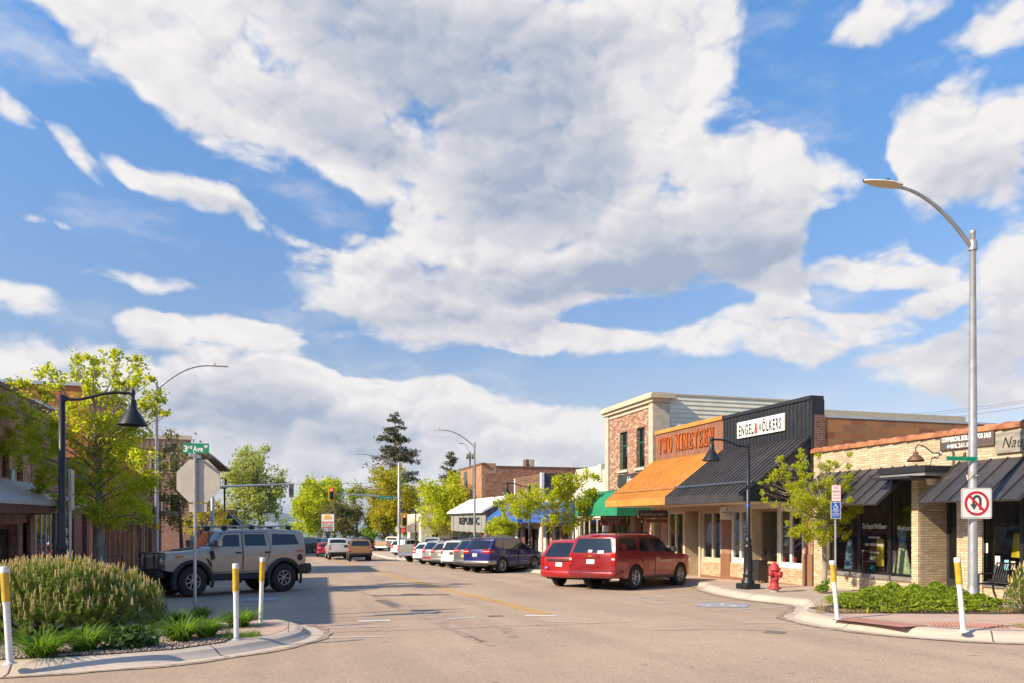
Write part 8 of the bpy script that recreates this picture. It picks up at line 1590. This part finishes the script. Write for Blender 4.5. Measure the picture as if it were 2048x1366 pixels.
def mugo(label, c, rx, ry, h, nshoot, seed, ncand=.6, z0=.14, bare=True):
    """low pine: upright needle shoots with pale candles over a dome of bare stems"""
    rng = np.random.default_rng(seed); r = thing('pine_bush', label, 'bush', c); c = np.array(c); V, Fs, k = [], [], 0; CV, CF, ck = [], [], 0; mb = MB(); tips = []
    lob = rng.normal(size=(11, 3)); lob[:, 2] = np.abs(lob[:, 2]); lob /= np.linalg.norm(lob, axis=1, keepdims=True)
    for i in range(nshoot):
        d = rng.normal(size=3); d[2] = abs(d[2]) * 1.05 + .02; d /= np.linalg.norm(d); bumpy = 1 + .13 * np.max(np.clip(lob @ d, 0, 1) ** 8) - .09 + rng.normal() * .03; q = bumpy if rng.random() < .62 else rng.uniform(.5, .94)
        low = z0 * h * (1 + .4 * sin(5 * atan2(d[1], d[0])))
        p = c + np.array([d[0] * rx, d[1] * ry, low + d[2] ** .85 * (h - low)]) * np.array([q, q, 1 if d[2] < .3 else q]); tips.append((p, d))
    for p, d in tips:
        ax = np.array([d[0] * .75, d[1] * .75, .75 + .3 * d[2]]) + rng.normal(size=3) * .14; ax /= np.linalg.norm(ax); u = np.cross(ax, [.3, .8, .1]); u /= np.linalg.norm(u); w = np.cross(ax, u); ln = rng.uniform(.13, .20); m = 38
        t = rng.random(m); a = rng.random(m) * 2 * pi; rad = (np.cos(a)[:, None] * u + np.sin(a)[:, None] * w); o = p - ax * ln * (1 - t)[:, None]; nd_ = rad * .85 + ax * (.45 + .6 * t)[:, None]; nd_ /= np.linalg.norm(nd_, axis=1, keepdims=True); sd_ = np.cross(nd_, ax); sd_ /= np.linalg.norm(sd_, axis=1, keepdims=True) + 1e-9; nl = rng.uniform(.045, .075, m)[:, None]
        v = np.empty((m, 3, 3)); v[:, 0] = o - sd_ * .0055; v[:, 1] = o + sd_ * .0055; v[:, 2] = o + nd_ * nl; V.append(v.reshape(-1, 3)); Fs.append(np.arange(3 * m).reshape(m, 3) + k); k += 3 * m
        if d[2] > .24 and rng.random() < ncand:
            for _ in range(rng.integers(1, 3)):
                cax = np.array([0, 0, 1.0]) + rng.normal(size=3) * .10; ch = rng.uniform(.05, .12); e = p + rng.normal(size=3) * .012; rr = .0095
                q = [e + rr * np.array([cos(j * 2.094), sin(j * 2.094), -.2]) for j in range(3)] + [e + cax * ch + rr * .75 * np.array([cos(j * 2.094), sin(j * 2.094), 0]) for j in range(3)] ; q.append(e + cax * (ch + .012)); CV += q; CF += [[ck + j, ck + (j + 1) % 3, ck + (j + 1) % 3 + 3] for j in range(3)] + [[ck + j, ck + (j + 1) % 3 + 3, ck + j + 3] for j in range(3)] + [[ck + 3 + j, ck + 3 + (j + 1) % 3, ck + 6] for j in range(3)]; ck += 7
    g = random.Random(seed); n = 46 if bare else 22
    for i in range(n):
        p, d = tips[g.randrange(len(tips))]; f = g.uniform(.8, .97); e = Vector(c) + (Vector(p) - Vector(c)) * f; o = Vector(c) + Vector((d[0] * rx * .25 + g.uniform(-.3, .3) * rx * .6, d[1] * ry * .25, -.05)); mid = o.lerp(e, .5) + Vector((d[0] * .12, d[1] * .12, -.10 * h)); mb.tube([o, o.lerp(mid, .5), mid, e], [.028, .022, .016, .007], 6)
    mb.build('stems', 'twig_brown', r); A = np.concatenate(V); B = np.concatenate(Fs); mesh_np('foliage', np.concatenate([A, np.array(CV)]), np.concatenate([B, np.array(CF) + len(A)]), ['needle_pine', 'candle_tan'], r, mi=np.array([0] * len(B) + [1] * len(CF))); return r
def bedding():
    gz = lambda x, y: ground(y) + .137
    M('gravel_bed', (.24, .17, .135), .95, var=.4, scale=30, bmp=.8, bscale=60)
    bedL = [(-4.6, 11.35), (-2.3, 11.45), (-1.55, 11.65), (-.95, 12.2), (-.85, 12.9), (-1.05, 14.4), (-2.6, 15.1), (-4.6, 14.8)]; sheet('gravel_bed', bedL, 'gravel_bed', .150)
    sheet('planting_bed', [(-2.6, 15.3), (-1.3, 15.95), (-.55, 15.7), (-.5, 16.2), (-2.4, 16.7), (-4.2, 17.2), (-4.2, 16.2)], 'dark_soil', .148)
    sheet('planting_bed', [(10.55, 12.6), (11.2, 12.4), (13.2, 11.35), (14.6, 11.0), (14.9, 12.6), (13.6, 14.1), (11.9, 14.3), (10.9, 13.9)], 'dark_soil', .148); sheet('planting_bed', [(11.4, 9.25), (12.6, 8.6), (14.6, 8.35), (14.6, 9.5), (12.6, 9.75)], 'dark_soil', .148)
    rng = np.random.default_rng(5); pts = []; poly = bedL
    def inside(x, y, P):
        c = False
        for (x0, y0), (x1, y1) in zip(P, P[1:] + P[:1]):
            if (y0 > y) != (y1 > y) and x < (x1 - x0) * (y - y0) / (y1 - y0) + x0: c = not c
        return c
    while len(pts) < 6500:
        x, y = rng.uniform(-4.6, -.85), rng.uniform(11.3, 15.1)
        if inside(x, y, poly) and (y < 13.4 or rng.random() < .3): pts.append((x, y))
    O = np.array([[1, 0, 0], [-1, 0, 0], [0, 1, 0], [0, -1, 0], [0, 0, 1], [0, 0, -1]], float); OF = np.array([[0, 2, 4], [2, 1, 4], [1, 3, 4], [3, 0, 4], [2, 0, 5], [1, 2, 5], [3, 1, 5], [0, 3, 5]]); V = []; Fs = []
    for i, (x, y) in enumerate(pts):
        s = rng.uniform(.009, .024); q = O * s * rng.uniform(.6, 1.3, (6, 1)) * np.array([1.2, 1, .7]); a = rng.random() * 6.3; R = np.array([[cos(a), -sin(a), 0], [sin(a), cos(a), 0], [0, 0, 1]]); V.append(q @ R.T + np.array([x, y, gz(x, y) + .015 + s * .3])); Fs.append(OF + 6 * i)
    m, t, p_ = newmat('gravel_stone'); g = nd(t, 'ShaderNodeNewGeometry'); t.links.new(mixc(t, g.outputs['Random Per Island'], (.17, .125, .105), (.52, .42, .36)), p_.inputs['Base Color']); p_.inputs['Roughness'].default_value = .85
    tag(kind(mesh_np('gravel', np.concatenate(V), np.concatenate(Fs), 'gravel_stone'), 'stuff'), 'loose pinkish grey gravel in the left corner bed', 'gravel')
    c = (-3.88, 14.05, gz(0, 14.05)); mugo('large low pine bush with tan candles filling the left corner bed', c, 1.83, 1.3, 1.32, 3500, 21, z0=.08)
    p = atD(2085, 1215, 14.6); mugo('smaller pine bush cut by the right edge before the bench', (p.x, p.y, gz(0, p.y)), .62, .62, .98, 420, 22, bare=False)
    gl = 'daylily clumps in the left corner bed'
    for (px, py, R, h, n, lab, sd) in ((82, 1313, .50, .40, 300, 'broad-leaved daylily clump at the pine bush\'s left foot', 31), (170, 1303, .40, .40, 330, 'finer daylily clump under the middle of the pine bush', 32), (362, 1283, .46, .42, 380, 'large daylily clump in front of the stop sign post', 34), (412, 1276, .38, .38, 280, 'daylily clump just right of the stop sign post, touching the large one', 35), (352, 1253, .40, .36, 260, 'daylily clump half hidden behind the pine bush\'s right edge', 36), (400, 1240, .34, .32, 220, 'darker daylily clump right behind the stop sign post', 37), (478, 1253, .50, .36, 380, 'round daylily clump behind the two middle marker posts', 38)):
        p = onG(px, py, .14); blades(lab, (p.x, p.y, p.z), R, h, n, 'blade_lily', sd, .019, group=gl)
    p = onG(268, 1298, .14); rng2 = np.random.default_rng(9); r = thing('dark_leafy_plant', 'dark leafy perennial between the daylilies under the pine bush', 'plant', p); P, rel = clump_points((p.x, p.y, p.z + .16), (.40, .28, .17), 620, rng2, 26, .2); v, f = leaves_np(P, .10, rng2, asp=.42, out=rel); mesh_np('leaves', v, f, 'leaf_dark', r)
    # spreading juniper on the right
    rng = np.random.default_rng(12); n = 26000; A, B = np.array([11.15, 13.35]), np.array([14.3, 12.35]); t = rng.random(n); prof = np.sin(pi * np.clip(t * .94 + .05, 0, 1)) ** .6; off = rng.normal(size=n) * .42 * (.35 + .75 * prof); off = np.clip(off, -.95, .95); d = (B - A) / np.linalg.norm(B - A); nn = np.array([-d[1], d[0]]); XY = A + (B - A) * t[:, None] + nn * off[:, None]
    lump = .5 + .3 * np.sin(XY[:, 0] * 4.1 + 1) * np.sin(XY[:, 1] * 5.3 + .5 + XY[:, 0]) + .3 * np.sin(XY[:, 0] * 11 + 2) * np.sin(XY[:, 1] * 12.5 + 1.5 * XY[:, 0]); hgt = (.16 + .34 * prof) * (1 - (np.abs(off) / 1.05) ** 2) * (.55 + .6 * lump); z = np.array([gz(0, y) for y in XY[:, 1]]) + .02 + hgt * (1 - .55 * rng.random(n) ** 2.2); P = np.column_stack([XY, z]); dirs = np.column_stack([nn[0] * np.sign(off) * .6 + rng.normal(size=n) * .7, nn[1] * np.sign(off) * .6 + rng.normal(size=n) * .7, .45 + .3 * rng.random(n)])
    v, f = leaves_np(P, .105, rng, asp=.24, out=dirs * 1.3, up=.1); r = thing('juniper', 'spreading bright green juniper in the right corner bed', 'shrub', (12.7, 12.9, gz(0, 12.9))); mesh_np('foliage', v, f, 'juniper_spray', r); mb = MB(); g = random.Random(2)
    for i in range(40): j = g.randrange(n); e = Vector(P[j]); o = Vector((e.x * .75 + 12.7 * .25, e.y * .75 + 12.9 * .25, gz(0, e.y))); mb.tube([o, o.lerp(e, .6) + Vector((0, 0, .05)), e], [.014, .010, .004], 5)
    mb.build('stems', 'twig_brown', r)
    p = onG(1702, 1222, .14); blades('daylily clump at the juniper\'s left end beside the leaning post', (p.x, p.y, p.z), .36, .34, 120, 'blade_lily', 41, .018)
    p = onG(1640, 1226, .14); blades('thin straggly weed at the kerb tip left of the parking sign post', (p.x, p.y, p.z), .35, .42, 34, 'dry_blade', 42, .008, name='weed')
    # dry grass edging, uncountable
    def tufts(label, area, n, seed, h=.07):
        rng = np.random.default_rng(seed); V, Fs = [], []
        for i in range(n):
            x, y = area(rng); a = rng.random() * 6.3; s = np.array([cos(a), sin(a), 0]) * .004; hh = h * rng.uniform(.4, 1.3); q = np.array([x, y, gz(x, y) + .01]); tip = q + np.array([rng.normal() * hh * .6, rng.normal() * hh * .6, hh]); V += [q - s, q + s, tip]; Fs.append([3 * i, 3 * i + 1, 3 * i + 2])
        return tag(kind(mesh_np('grass', np.array(V), np.array(Fs), ['dry_blade'] if 'dry' in label else ['blade_lily']), 'stuff'), label, 'grass')
    def right_edge(r): t = r.random(); return 11.5 + 3.2 * t, 9.3 - .75 * t ** .5 + r.random() * (.35 + .5 * t) 
    tufts('dry grass in the right corner bed by the kerb', right_edge, 5200, 51, .10)
    def jun_edge(r): t = r.random(); return 10.75 + 3.6 * t + r.normal() * .05, 12.75 - 1.35 * t + abs(r.normal()) * .16
    tufts('dry grass along the juniper\'s front edge', jun_edge, 3200, 52, .07)
    def lef(r): t = r.random(); return -1.0 + .55 * t, 12.75 + r.normal() * .12 + .2 * t
    tufts('green grass at the foot of the middle marker post', lef, 500, 53, .10)
    # leaf litter under the bushes
    rng = np.random.default_rng(77); n = 1600; P = np.column_stack([rng.uniform(-4.5, -1.2, n), rng.uniform(13.0, 15.0, n), np.zeros(n)]); Q = np.column_stack([rng.uniform(10.8, 14.4, 700), np.zeros(700), np.zeros(700)]); Q[:, 1] = 12.55 - (Q[:, 0] - 10.8) * .36 + rng.random(700) * .3; P = np.concatenate([P, Q]); P[:, 2] = [gz(0, y) + .022 for y in P[:, 1]]
    v, f = leaves_np(P, .04, rng, up=2.5); tag(kind(mesh_np('leaf_litter', v, f, 'dry_leaf'), 'stuff'), 'fallen brown leaves and needles under the bushes', 'litter')
green_trees(); conifers(); bedding()
# ------------------------------------------------------------------ the air between here and the hills
def haze():
    m = bpy.data.materials.new('haze_air'); m.use_nodes = True; t = m.node_tree; t.nodes.clear(); MATS['haze_air'] = m
    out = nd(t, 'ShaderNodeOutputMaterial'); v = nd(t, 'ShaderNodeVolumePrincipled'); t.links.new(v.outputs[0], out.inputs['Volume'])
    v.inputs['Color'].default_value = (.62, .76, .95, 1); v.inputs['Density'].default_value = HAZE; v.inputs['Anisotropy'].default_value = .2
    mb = MB(); mb.box((-9500, -80, -20), (9500, 9800, 145)); kind(mb.build('haze', 'haze_air'), 'stuff')
HAZE = .00009
haze()
